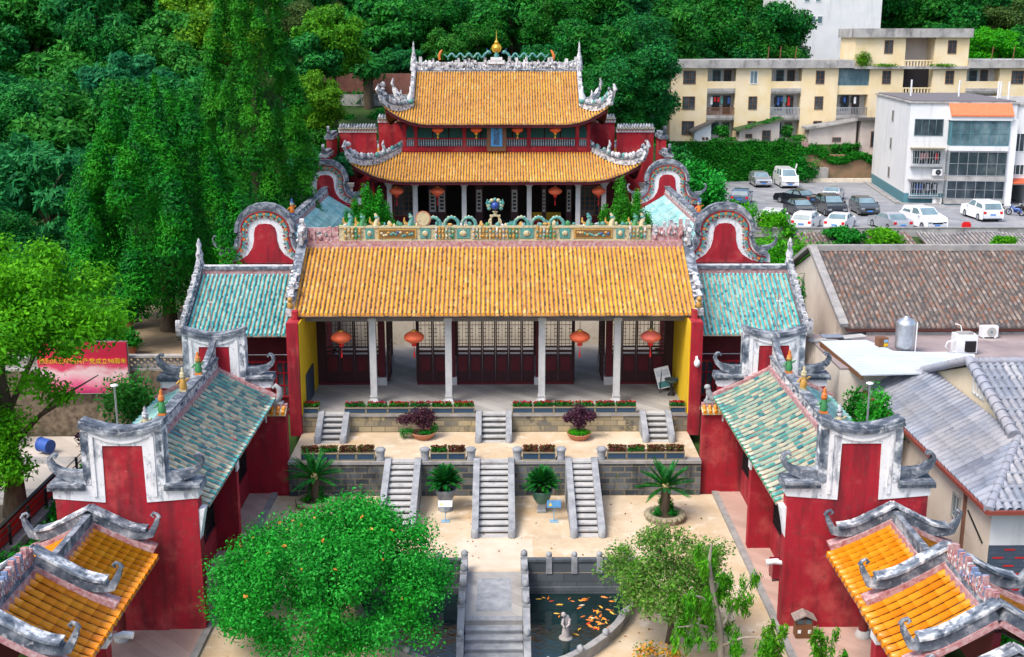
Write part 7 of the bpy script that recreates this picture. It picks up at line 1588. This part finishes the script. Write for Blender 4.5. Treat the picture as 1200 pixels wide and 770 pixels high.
window(t, 41.0, 41.8, 23.0, 24.4, 178, 1, 1, M['wpaint'], M['glass'])

# ================================================================ the plaza and bank left of the temple
sheet('plaza_paving', -44, -19.3, 44, 57.4, .02, M['plaza'])
m = MB(); m.box(-19.2, -18.75, 40, 57.4, -.2, .22); tag(struct(m, 'kerb', M['curb']), kind='structure')
for y0, y1 in ((48.9, 50.2), (53.4, 54.4)): m = MB(); m.add([(-40, y0, .024), (-19.35, y0, .024), (-19.35, y1, .024), (-40, y1, .024)], [(0, 1, 2, 3)]); struct(m, 'paving_band', M['greypave'])
m = MB(); m.add([(-26, 43.5, .026), (-19.4, 43.5, .026), (-19.4, 48.3, .026), (-26, 48.3, .026)], [(0, 1, 2, 3)]); struct(m, 'bare_earth', M['dirt'])
t = thing('railing', 'dark metal railing along the edge of the plaza', 'railing', (-19, 49, 0)); m = MB()
for z in (.45, .75, 1.05): m.tube([(-18.95, 38, z), (-18.95, 57, z)], .025, 6)
m.build('rail', M['black'], t)
for k in range(11): m = MB(); m.box(-19.0, -18.9, 38 + 1.9 * k - .04, 38 + 1.9 * k + .04, .2, 1.1); m.build('post', M['black'], t)
t = thing('red_hoarding', 'long bright red hoarding fixed along the plaza railing', 'hoarding', (-19.2, 45.5, 0)); m = MB(); m.box(-19.25, -19.15, 41.5, 49.6, .18, 1.02); m.build('panel', M['redtin'], t); m = MB(); m.box(-19.28, -19.12, 41.45, 49.65, 1.02, 1.1); m.build('top_rail', M['black'], t)
m = MB(); m.tube([(-22.0, 55.0, .45), (-21.4, 54.7, .42)], [.34, .34], 14); m.tube([(-22.02, 55.0, .45), (-21.96, 54.98, .45)], .36, 14); solo(m, 'blue_barrel', flat('blue plastic', (.02, .08, .34), .5), 'blue plastic barrel lying on the pale plaza', 'barrel')
t = thing('lattice_wall', 'dark rubble retaining wall with a pierced lattice parapet on top', 'wall', (-22, 58, 0)); m = MB(); m.box(-40, -14.95, 57.7, 58.3, -.1, 3.35); m.build('wall', M['rockwall'], t)
m = MB(); m.box(-40, -14.95, 57.75, 58.0, 3.35, 3.46); m.box(-40, -14.95, 57.7, 58.05, 4.02, 4.14)
for k in range(76): 
    x = -40 + .33 * k
    for j in range(2): z = 3.46 + .28 * j; m.strip([(x, 57.88, z), (x + .33, 57.88, z + .28)], .10, .07, up=(0, 1, 0)); m.strip([(x + .33, 57.885, z), (x, 57.885, z + .28)], .10, .07, up=(0, 1, 0))
m.build('lattice_parapet', M['greyconc'], t)
t = thing('banner', 'large red and pink banner with yellow lettering on the rubble wall', 'banner', (-20.4, 57.4, 2.3))
tb = NT('banner print', .5); sp = tb.n('ShaderNodeSeparateXYZ'); tc = tb.n('ShaderNodeTexCoord'); tb.l(tc.outputs['Object'], sp.inputs[0])
mr = tb.n('ShaderNodeMapRange'); mr.inputs[1].default_value = 2.3; mr.inputs[2].default_value = 4.9; tb.l(sp.outputs[2], mr.inputs[0])
nz = tb.noise(tb.coord('Object', (.8, 1, 1.6)), 1.0, 5); ad = tb.n('ShaderNodeMath', operation='MULTIPLY_ADD'); tb.l(nz, ad.inputs[0]); ad.inputs[1].default_value = .45; tb.l(mr.outputs[0], ad.inputs[2])
M['banner'] = tb.base(tb.ramp(ad.outputs[0], [(.2, (.42, .01, .10)), (.36, (.66, .10, .22)), (.52, (.72, .36, .42)), (.64, (.70, .50, .52)), (.76, (.60, .05, .12)), (.9, (.55, .012, .05)), (1.0, (.42, .008, .04))]))
m = MB(); m.box(-22.7, -18.25, 57.36, 57.42, 2.3, 4.92); b_ = m.build('cloth', M['banner'], t)
m = MB(); m.box(-22.76, -18.19, 57.43, 57.48, 2.24, 2.32); m.box(-22.76, -18.19, 57.43, 57.48, 4.90, 4.98); m.box(-22.76, -22.68, 57.43, 57.48, 2.32, 4.9); m.box(-18.27, -18.19, 57.43, 57.48, 2.32, 4.9); m.build('frame', M['steel'], t)
text('热烈庆祝中国共产党成立98周年', .31, (-20.45, 57.345, 3.94), (R(90), 0, 0), M['lyel'], 'lettering', b_, .006)
sheet('earth_terrace', -32, -15.0, 58.4, 74, 3.42, M['dirt'])
for x, y, l, k in ((-21.0, 66.4, 'potted green shrub with narrow leaves on the earth terrace', 'mid'), (-19.1, 60.5, 'small leafy pot plant on the terrace edge behind the lattice', 'ivy'), (-22.3, 62.0, 'dark bushy pot plant beside the shrub pots on the terrace', 'dark')):
    t = thing('potted_shrub', l, 'potted plant', (x, y, 3.4)); m = MB(); m.lathe((x, y, 3.42), [(.28, 0), (.4, .5), (.44, .56), (.36, .56)], 12); m.build('pot', M['terracotta'], t); mesh_obj('foliage', leaf_mesh('foliage', [(x, y, 4.4, .6, .6, .55), (x + .3, y - .2, 4.2, .5, .4, .3)], 900, .22, G[k], .35, 0, .5, .8, 44), t)
t = thing('brush_heap', 'heap of brown dry brush beside the cypress trunk', 'heap', (-16.8, 64, 3.4)); m = MB()
rr = random.Random(9)
for k in range(60):
    a = rr.uniform(0, 6.28); l = rr.uniform(.4, 1.0); c = Vector((-16.7 + rr.uniform(-.5, .5), 63.8 + rr.uniform(-.4, .4), 3.5 + rr.uniform(0, .6))); m.tube([c, c + Vector((math.cos(a) * l, math.sin(a) * l, rr.uniform(-.1, .4)))], .03, 4)
m.build('twigs', M['bark'], t)

# ================================================================ trees and shrubs
def tree(name, label, x, y, gz, crown_me, trunk, group=None, flowers=None, cat='tree'):
    t = thing(name, label, cat, (x, y, gz), group); t.pop('x', None)
    tm = trunk.build('trunk', M['bark'], None); tm.parent = t; c = mesh_obj('crown', crown_me); c.parent = t
    return t
# big bright dome tree in the court
cl = []
rr = random.Random(17)
while len(cl) < 150:
    u, v, w = rr.gauss(0, 1), rr.gauss(0, 1), rr.gauss(0, 1); q = math.sqrt(u * u + v * v + w * w); u, v, w = u / q, v / q, w / q
    if w < -.55: continue
    f = rr.uniform(.74, .97); s = rr.uniform(.45, .85); cl.append((4.0 * u * f, 3.9 * v * f, 1.95 + (2.55 if w > 0 else 1.8) * w * f, s, s, s * .75))
for k in range(20): a = rr.uniform(0, 6.28); q = rr.uniform(0, 2.5); cl.append((q * math.cos(a), q * math.sin(a), rr.uniform(1.2, 3.6), 1.0, 1.0, .8))
dome = tree('round_tree', 'large round bright green tree in the court hiding one end of the pond', -5.3, 36.3, 0, leaf_mesh('crown', cl, 95000, .105, G['dome'], .55, 0, .45, .75, 3), trunk_mb(2.6, .2, [(3, 1.5, .5, 3.4, .5), (3, -1.6, .3, 3.2, .5), (4, .4, -1.4, 3.6, .5), (4, -.3, 1.5, 3.8, .5)]))
cl = [(4.0 * rr.uniform(-.7, .7), 3.9 * rr.uniform(-.8, -.1), 0, .08, .08, .06) for k in range(26)]
cl = [(a, b, 1.95 + 2.75 * math.sqrt(max(.05, 1 - (a / 4) ** 2 - (b / 3.9) ** 2)), r1, r2, r3) for a, b, _, r1, r2, r3 in cl]
o = mesh_obj('withered_leaves', leaf_mesh('withered_leaves', cl, 46, .11, leafmat('orange withered leaves', [(.55, .18, .03), (.62, .28, .06)], .2), .6, 0, .4, .8, 5)); o.parent = dome
# airy tree by the pond, weeping tree, saplings
cl = crown_clumps(2.15, 2.9, 1.05, 110, .5, 4, .8)
t = tree('airy_tree', 'rounded airy tree with mixed pale and dark leaves by the pond edge', 5.85, 36.0, 0, leaf_mesh('crown', cl, 24000, .105, G['olive'], .5, 0, .4, .9, 12), trunk_mb(2.8, .10, [(2, .9, .3, 2.9, .6), (2, -1.0, -.2, 2.8, .6), (3, .4, -.9, 3.2, .6), (3, -.5, .8, 3.4, .6), (2, 1.2, -.6, 2.3, .5)]))
m = MB(); B_ = [[(0, 0, 0), (-.1, .1, 1.4), (-.35, .1, 2.6), (-.55, 0, 3.7), (-.5, 0, 4.3)], [(-.1, .1, 1.4), (.5, .2, 2.4), (.95, .1, 3.4)], [(-.2, .1, 2.0), (-.8, -.3, 2.7), (-1.3, -.5, 2.9)], [(0, 0, .9), (.5, -.8, 1.6), (.9, -1.2, 1.8)], [(-.35, .1, 2.6), (.1, .6, 3.3)], [(-.1, .1, 1.4), (-.9, -.6, 1.9), (-1.6, -.9, 2.0)]]
for k, b in enumerate(B_): m.tube(b, [(.14 if k == 0 else .06) * (1 - .75 * i / (len(b) - 1)) for i in range(len(b))], 7)
cl = []
rr = random.Random(8)
for b in B_[0:]:
    for k in range(9 if b is not B_[0] else 12):
        f = rr.uniform(.3, 1); p = Vector(b[min(len(b) - 2, int(f * (len(b) - 1)))]).lerp(Vector(b[min(len(b) - 1, int(f * (len(b) - 1)) + 1)]), rr.random()); a = rr.uniform(0, 6.28); q = rr.uniform(.1, .55)
        cl.append((p.x + q * math.cos(a), p.y + q * math.sin(a), p.z - rr.uniform(.0, .5), .17, .17, rr.uniform(.25, .5)))
t = thing('weeping_tree', 'drooping pale green tree with bare grey branches beside the airy tree', 'tree', (7.25, 34.2, 0)); o = m.build('trunk', M['palebark'], None); o.parent = t; o = mesh_obj('crown', leaf_mesh('crown', cl, 6500, .17, G['weep'], .24, .75, .3, .9, 14)); o.parent = t
for x, y, h_, l in ((8.75, 33.6, 2.2, 'small drooping sapling at the foot of the wing wall corner'), (10.15, 33.2, 1.9, 'thin sapling with upright pale shoots before the litter bin'), (10.9, 33.0, 1.2, 'low leafy shoot beside the gateway pier')):
    t = thing('sapling', l, 'sapling', (x, y, 0)); rr = random.Random(int(x * 10)); m = MB(); cl = []
    for k in range(5):
        a = rr.uniform(0, 6.28); e = Vector((math.cos(a) * .35 * h_ * .5, math.sin(a) * .3, h_ * rr.uniform(.7, 1.05))); m.tube([(0, 0, 0), tuple(e * .5), tuple(e)], [.035, .025, .01], 5)
        for f in (.5, .7, .9, 1): p = e * f; cl.append((p.x, p.y, p.z - .1, .14, .14, .24))
    o = m.build('stem', M['palebark'], None); o.parent = t; o = mesh_obj('foliage', leaf_mesh('foliage', cl, 900, .2, G['weep'], .25, .6, .3, .9, 15)); o.parent = t
t = thing('orange_flowers', 'patch of small orange flowers at the foot of the airy tree', 'flowers', (5.0, 35.0, 0)); o = mesh_obj('blossoms', leaf_mesh('blossoms', [(5.0, 34.9, .35, .6, .4, .3), (5.8, 34.8, .3, .4, .3, .25)], 500, .1, leafmat('orange petals', [(.6, .2, .02), (.65, .3, .04), (.1, .2, .03)], .3), .7, 0, .4, .9, 16), t)
# lime tree on the plaza
cl = [c for i, c in enumerate(crown_clumps(4.4, 7.4, 4.7, 150, .95, 6, .7)) if not (c[0] > -.6 and c[2] < 7.3) or i % 5 == 0] + [(-3.6 + 4.6 * ((k * .618) % 1), -.4 - 1.8 * ((k * .37) % 1), 1.9 + 3.2 * k / 24, 1.0, .9, .65) for k in range(24)] + [(4.0, -.6, 8.3, 1.0, .9, .6), (4.7, -.4, 8.7, .8, .8, .45), (-1.0, -1.2, 3.4, 1.2, 1, .7), (.2, -1.4, 2.7, 1.0, .9, .6), (-2.2, -.6, 3.0, 1.2, 1, .8), (-.6, -1.5, 1.9, .8, .7, .5)]
tree('lime_green_tree', 'tall bright lime green tree on the plaza partly hiding the banner', -20.1, 47.2, 0, leaf_mesh('crown', cl, 75000, .19, G['lime'], .5, 0, .4, .75, 21), trunk_mb(7.5, .38, [(2, 3.0, -.5, 5.4, .4), (3, -2.6, .4, 7.2, .4), (3, 2.2, 1.2, 8.4, .4), (4, -1, -1.8, 9, .4), (4, .6, .4, 10.5, .5), (2, 4.0, -.3, 6.2, .28)]))
# two big cypresses
def cypress(x, y, gz, top, rad, n, seed, label, lump, base, droop, lobe, leaf, pw_=.72, qr=(.78, 1.08)):
    """a crown of many upright flame-shaped lobes round a dim core"""
    rr = random.Random(seed); H = top - gz; cl = []; hull = lambda f: rad * (min(1, .72 + f * 1.2) if f < .23 else (1 - (f - .23) / .80) ** pw_)
    for k in range(n):
        f = ((k + rr.random()) / n) ** 1.1 * .84; a = k * 2.4 + rr.uniform(-.5, .5); q = hull(f) * rr.uniform(*qr); L_ = lobe * rr.uniform(.7, 1.25) * (1.1 - .45 * f); w = lump * rr.uniform(.75, 1.2) * (1.05 - .5 * f)
        for j in range(6): e = j / 5; cl.append((q * math.cos(a) * (1 - .10 * e), q * math.sin(a) * (1 - .10 * e), base + f * (H - base) + e * L_, w * (1 - e) ** .6 * .85 + .10, w * (1 - e) ** .6 * .85 + .10, L_ * .14 + .1, w * w * (1.1 - e)))
    for j in range(24): e = j / 23; r_ = hull(e * .86) * .55 + .2; cl.append((rr.uniform(-.2, .2) * r_, rr.uniform(-.2, .2) * r_, base + .3 + e * (H - base - lobe), r_, r_, .8, r_ * .55))
    for j in range(7): e = j / 6; cl.append((0, 0, H - lobe * 1.2 * (1 - e), lump * (1 - e) * .7 + .10, lump * (1 - e) * .7 + .10, .45, .5))
    tree('cypress', label, x, y, gz, leaf_mesh('crown', cl, 150000, leaf, G['cyp'], .36, droop, .6, .5, seed, .7), trunk_mb(H * .5, .36, seed=seed), None)
cypress(-18.4, 66.0, 3.4, 17.3, 5.5, 44, 31, 'broad many topped cypress whose trunk stands on the earth terrace', 1.25, 1.5, -.2, 3.0, .19)
cypress(-15.9, 79.5, 3.5, 29.5, 4.1, 110, 32, 'tallest dark cypress rising beside the main hall', .85, .2, .25, 2.0, .19, .80, (.86, .98))
# conical cypresses in the rear court
for (x, y, gz, parts, l) in ((-8.0, 75.5, 4.8, [(-.25, 5.9, 1.1), (.65, 5.5, 1.05), (-.95, 5.0, 1.0), (.2, 5.2, 1.1), (1.15, 4.6, .95), (-1.5, 4.2, .85)], 'clump of conical cypresses with many tops behind the gate hall crest'), (8.2, 75.5, 4.8, [(-.35, 6.3, 1.05), (.75, 5.5, .95), (-1.35, 4.5, .85), (.2, 4.7, 1.1), (1.5, 4.0, .9)], 'clump of conical cypresses with one tall spire behind the gate hall crest')):
    cl = []; rr = random.Random(int(x * 3))
    for dx, h_, r_ in parts:
        for k in range(26): f = k / 26; a = rr.uniform(0, 6.28); q = r_ * (1 - f) ** .55 * .62; cl.append((dx + q * math.cos(a), rr.uniform(-.3, .3) + q * math.sin(a), .3 + f * (h_ - .5), .14 + r_ * .52 * (1 - f) ** .6, .14 + r_ * .52 * (1 - f) ** .6, .5))
    m = MB(); [m.tube([(dx, 0, 0), (dx, 0, h_ * .7)], [.1, .03], 6) for dx, h_, r_ in parts]
    tree('conical_cypress', l, x, y, gz, leaf_mesh('crown', cl, 50000, .15, leafmat('fresh cypress sprays', [(.006, .15, .008), (.012, .24, .01), (.03, .33, .014)], .25, .5), .35, -.25, .45, .7, int(abs(x) * 7) + (x > 0)), m)
# palm behind
t = thing('fan_palm', 'fan palm with a thick trunk in front of the old brick wall', 'palm', (-12.2, 115.5, 13)); m = MB(); m.lathe((-12.2, 115.5, 12.6), [(.5, 0), (.45, 2.5), (.55, 3.6), (.2, 4.2)], 10); m.build('trunk', M['bark'], t); o = mesh_obj('crown', leaf_mesh('crown', [(-12.2, 115.5, 17.0, 1.7, 1.7, 1.3)], 900, 1.0, G['blu'], .18, .2, .8, .8, 23), t)
t = thing('brick_wall', 'old reddish brick wall on the slope behind the main hall', 'wall', (-12, 118, 14)); m = MB(); m.box(-18, -6.5, 118, 118.5, 13, 16.2); m.build('wall', M['bbrick'], t); m = MB(); m.box(-18, -6.5, 116.2, 116.5, 12.5, 14.3); m.build('plinth', M['greyconc'], t)
# hillside trees: one of each kind, then copies
KINDS = {'dark': ('dark', 'dark evergreen tree'), 'mid': ('mid', 'mid green leafy tree'), 'blu': ('blu', 'blue green long leaved tree'), 'yel': ('yel', 'yellow green tree'), 'olive': ('olive2', 'soft olive green tree'), 'lime': ('lime', 'bright lime green tree')}
G['olive2'] = leafmat('soft olive leaves', [(.03, .07, .018), (.05, .11, .025), (.08, .15, .03)], .3, .5, (.09, .17, .03), .5)
protos = {}
for i, (k, (g_, l)) in enumerate(KINDS.items()):
    protos[k] = []
    for v in range(2):
        cl = crown_clumps(4.2, 7.2, 3.2, {'blu': 70, 'olive': 60, 'mid': 36, 'dark': 40, 'yel': 34, 'lime': 40}[k] - 6 * v, {'blu': .95, 'olive': 1.1}.get(k, 1.5), 50 + i * 3 + v, .72)
        me = leaf_mesh('crown', cl, {'olive': 30000, 'dark': 24000, 'blu': 16000}.get(k, 18000), {'blu': .5, 'olive': .25, 'dark': .30, 'mid': .40}.get(k, .34) * (1 + .12 * v), G[g_], .5 if k != 'blu' else .28, .0 if k != 'blu' else .2, .5, .45, 70 + i * 2 + v, .7)
        protos[k].append([tree('hillside_tree', l, 0, 0, 0, me, trunk_mb(7, .3, [(3, 1.8, .4, 6.2, .5), (3, -1.7, -.6, 6.6, .5), (4, .3, 1.6, 7.6, .5)], seed=v).__class__() if False else (lambda tm: (tm.tube([(0, 0, -6), (0, 0, 1)], [.34, .34], 7), tm)[1])(trunk_mb(7, .3, [(3, 1.8, .4, 6.2, .5), (3, -1.7, -.6, 6.6, .5), (4, .3, 1.6, 7.6, .5)], seed=v))), 0])
rr = random.Random(77)
def plant(x, y, zc, r, kind, where):
    p = protos[kind][rr.randrange(2)]; o = p[0] if not p[1] else copy_tree(p[0]); p[1] += 1
    s = r / 4.6; place(o, (x, y, zc - 6.8 * s), rr.uniform(0, 6.28), (s * rr.uniform(.92, 1.08), s * rr.uniform(.92, 1.08), s * rr.uniform(.92, 1.1)))
    o['label'] = KINDS[kind][1] + ' ' + where; o['group'] = KINDS[kind][1] + 's ' + where
LIST = [(-40.02, 112, 15.71, 4.96, 'mid'), (-32.26, 86, 9.09, 5.07, 'blu'), (-30.69, 104, 15.26, 4.91, 'blu'), (-38.02, 94, 14.06, 3.03, 'mid'), (-30.87, 74, 7.89, 2.68, 'dark'), (-27.35, 78, 6.12, 3.39, 'blu'), (-43.07, 132, 20.83, 4.71, 'yel'), (-37.66, 126, 20.35, 3.6, 'olive'), (-34.78, 130, 21.24, 3.9, 'olive'), (-58.21, 150, 21.51, 6.43, 'dark'), (-51.15, 142, 21.88, 4.06, 'dark'), (-28.37, 120, 21.11, 4.11, 'yel'), (-26.92, 108, 16.21, 3.47, 'mid'), (-16.44, 104, 17.74, 3.12, 'mid'), (-14.39, 108, 19.5, 3.7, 'yel'), (-14.75, 100, 14.39, 2.72, 'yel'), (-19.37, 118, 20.69, 3.37, 'olive'), (-13.85, 94, 9.43, 3.04, 'blu'), (-15.8, 84, 5.8, 2.43, 'dark'), (-15.38, 100, 10.91, 2.87, 'dark'), (-12.43, 126, 20.77, 4.5, 'mid'), (-8.46, 132, 21.72, 4.24, 'dark'), (-9.57, 122, 17.44, 2.61, 'blu'), (-4.09, 138, 22.28, 4.73, 'dark'), (1.59, 134, 21.75, 4.4, 'mid'), (-2.02, 128, 19.5, 3.11, 'dark'), (5.97, 128, 20.36, 4.21, 'dark'), (-5.41, 124, 18.24, 2.3, 'mid'), (9.49, 116, 18.32, 4.31, 'dark'), (12.4, 108, 16.4, 4.3, 'dark'), (9.93, 134, 21.75, 5.27, 'mid'), (14.2, 130, 20.0, 4.6, 'dark'), (10.62, 106, 14.8, 3.03, 'dark'), (4.87, 122, 17.43, 2.61, 'dark'), (26.24, 160, 21.66, 6.86, 'dark'), (31.5, 158, 19.5, 5.87, 'dark'), (36.69, 164, 19.5, 5.39, 'dark'), (28.47, 156, 17.39, 4.46, 'dark'), (21.56, 150, 19.5, 4.82, 'mid'), (37.09, 160, 16.24, 2.97, 'mid'), (61.49, 190, 22.06, 6.79, 'dark'), (65.98, 186, 22.64, 6.38, 'mid'), (70.75, 180, 22.54, 6.69, 'dark'), (74.21, 176, 21.28, 5.66, 'olive'), (66.98, 165, 18.38, 3.77, 'lime'), (63.68, 172, 19.5, 3.69, 'dark'), (65.9, 200, 24.88, 7.15, 'dark'), (72.37, 168, 17.79, 3.6, 'mid')]
def region(x, y): return 'behind the two cypresses' if x < -19 else ('by the side of the main hall' if y < 112 else ('on the slope behind the hall' if x < 20 else ('behind the yellow apartments' if x < 48 else 'beyond the white tower')))
for x, y, z, r, k in LIST: plant(x, y, z, r, k, region(x, y))
# the wood behind: filled in row by row up the hill
pts = []
for y in range(80, 232, 7):
    x = -100.0
    while x < 112:
        x += rr.uniform(5.0, 8.0); yy = y + rr.uniform(-2.5, 2.5)
        if x < -22 and yy > 92 or -22 <= x < 19 and yy > 128 or x >= 19 and yy > (160 if x < 40 else 196) or x > 70 and yy > 150: 
            if abs(x) < yy * .47: pts.append((x, yy))
for x, y in pts:
    if any(abs(x - a) < 4 and abs(y - b) < 4 for a, b, *_ in LIST): continue
    r = rr.uniform(3.6, 5.2); k = rr.choice(('dark', 'dark', 'mid', 'dark', 'blu', 'olive') if x > -22 else ('mid', 'dark', 'olive', 'yel', 'blu', 'dark', 'mid'))
    plant(x, y, ground_z(x, y) + r * 1.25, r, k, region(x, y) + (', in the wood' if y > 130 else ''))
# bushes
def bush(x, y, z, r, h_, k, label, n=2600, s=.2, group=None):
    t = thing('bush', label, 'bush', (x, y, z), group); rr = random.Random(int(x * 31 + y * 7)); cl = [(x + rr.uniform(-.6, .6) * r, y + rr.uniform(-.6, .6) * r, z + h_ * rr.uniform(.2, .85), r * .42, r * .42, h_ * .3) for q in range(14)]
    mesh_obj('foliage', leaf_mesh('foliage', cl, n, s, G[k], .5, 0, .4, .75, int(abs(x) * 13)), t); m = MB(); m.tube([(x, y, z - .5), (x, y, z + h_ * .5)], [.08, .04], 6); m.build('stem', M['bark'], t)
bush(17.6, 100.3, 3.7, 2.3, 5.4, 'dome', 'round green tree like bush between the arched gable and the car park', 7000, .34)
bush(15.6, 103.5, 3.9, 2.0, 6.0, 'mid', 'dark bush behind the round bush at the corner of the car park', 4000, .34)
bush(20.2, 97.6, 3.2, 1.7, 3.0, 'lime', 'pale low bush before the blue grey hatchback', 3000, .25)
bush(19.0, 132.8, 3.7, 1.8, 2.6, 'ivy', 'leafy bush at the head of the car park against the ivy wall', 2500, .28)
bush(34.6, 134.6, 3.7, 1.8, 3.0, 'ivy', 'tall bush by the bare bank next to the minibus', 2500, .28); bush(22.5, 133.5, 3.7, 1.5, 2.0, 'lime', 'low bright bush left of the silver hatchback', 1800, .28)
for x, y, z, r, h_, k, l in ((17.6, 77, 1.8, 2.2, 4.9, 'lime', 'flowering bright bush behind the arched gable of the wing'), (19.8, 80, 2.2, 2.4, 4.6, 'lime', 'pale green bush against the old shed roof'), (18.6, 70.5, 1.2, 2.0, 4.6, 'dome', 'green shrub by the gable of the brown tiled house'), (17.0, 64.5, .8, 1.3, 5.6, 'ivy', 'narrow dark green shrub squeezed beside the cream gable'), (24.5, 86, 2.6, 1.4, 2.2, 'ivy', 'small creeper on the corner of the old shed roof'), (30.0, 92, 3.6, 2.0, 1.3, 'lime', 'trailing green creeper over the car park wall'), (27.6, 93, 3.6, 1.8, 1.3, 'ivy', 'dark creeper heap at the foot of the car park wall'), (39.6, 92, 3.5, 1.2, .9, 'lime', 'small pale weed clump between the two old shed roofs'), (23.0, 97.8, 3.5, 1.7, 2.1, 'lime', 'sprawling pale shrub before the white hatchback')): bush(x, y, z, r, h_, k, l, 3600, .26)
bush(15.35, 45.6, 3.6, .95, 2.2, 'dome', 'leafy green bush growing out of the alley by the wing roof', 2600, .17); bush(15.2, 48.2, 3.2, .6, 1.9, 'ivy', 'small bush in the alley near the stepped gable', 1200, .16)
bush(16.3, 33.2, 0, 1.3, 2.2, 'dome', 'bright bush below the painted brick base', 2600, .2)
for x, y, r, h_, k, l in ((-17.2, 55.2, 1.8, 3.6, 'mid', 'big dark green bush below the lattice wall beside the wing'), (-18.6, 54.0, 1.2, 1.6, 'purple', 'low purple tinted bush below the banner'), (-17.3, 52.6, 1.3, 1.6, 'ivy', 'bright low bush behind the red stepped gable')): bush(x, y, 0, r, h_, k, l, 4200, .2)
bush(-23.5, 60.5, 3.4, 1.5, 1.5, 'blu', 'bluish bush on the terrace behind the banner', 2600, .24); bush(-20.2, 61, 3.4, 1.3, 1.4, 'ivy', 'leafy bush on the terrace above the banner corner', 2200, .22); bush(-25.5, 56, 0, 1.8, 2.4, 'mid', 'dark bush on the plaza behind the lime tree', 2600, .24)
bush(-24.5, 66, 3.4, 2.2, 3.0, 'dark', 'shaded dark bush on the earth terrace', 3500, .26); bush(-27, 70, 3.4, 2.6, 4.0, 'dark', 'large shaded bush at the far side of the earth terrace', 4000, .28); bush(-16.0, 74.0, 3.4, 1.6, 4.0, 'dark', 'dark bush between the two cypresses', 3500, .26)
# ground cover
cl = [(rr.uniform(-18.6, -15.2), rr.uniform(36, 55), .25, .8, .8, .3) for k in range(60)]
cl2 = [(rr.uniform(-9, 9), rr.uniform(36, 49), .012, .02, .02, .004) for k in range(260)]
cl2 = [c for c in cl2 if (c[0] / 5.6) ** 2 + (max(0, 42.2 - c[1]) / 8.2) ** 2 > 1 or c[1] > 42.2]
tag(mesh_obj('fallen_leaves', leaf_mesh('fallen_leaves', cl2, 420, .09, leafmat('dry fallen leaves', [(.20, .10, .03), (.30, .16, .05), (.12, .08, .03)], .1), .6, 0, .1, .9, 96)), 'dry fallen leaves scattered over the sandy court', 'fallen leaves', None, 'stuff')
tag(mesh_obj('ground_cover', leaf_mesh('ground_cover', cl, 12000, .18, G['ivy'], .6, 0, .3, .9, 91)), 'low green ground cover between the railing and the red wing wall', 'ground cover', None, 'stuff')
cl = []
for k in range(420):
    x, y = rr.uniform(-70, 72), rr.uniform(78, 190)
    if (abs(x) < 14 and y < 103) or (x > 13 and y < (157 if x < 70 else 100)) or -7 < x < 8 and y < 120: continue
    cl.append((x, y, ground_z(x, y) + .4, 2.6, 2.6, .9))
tag(mesh_obj('undergrowth', leaf_mesh('undergrowth', cl, 36000, .55, G['dark'], .5, 0, .3, .9, 92)), 'dark undergrowth covering the wooded hillside', 'undergrowth', None, 'stuff')
cl = [(rr.uniform(-15, 16), rr.uniform(103, 117), 0, 1.0, 1.0, .25) for k in range(110)]; cl = [(a, b, ground_z(a, b) + .15, c, d, e) for a, b, _, c, d, e in cl]
tag(mesh_obj('grass', leaf_mesh('grass', cl, 14000, .35, G['ivy'], .3, 0, .2, .9, 93)), 'rough grass and weeds on the slope behind the main hall', 'grass', None, 'stuff')
for k in protos:
    for p in protos[k]:
        if not p[1]:
            for c in list(p[0].children): bpy.data.objects.remove(c)
            bpy.data.objects.remove(p[0])
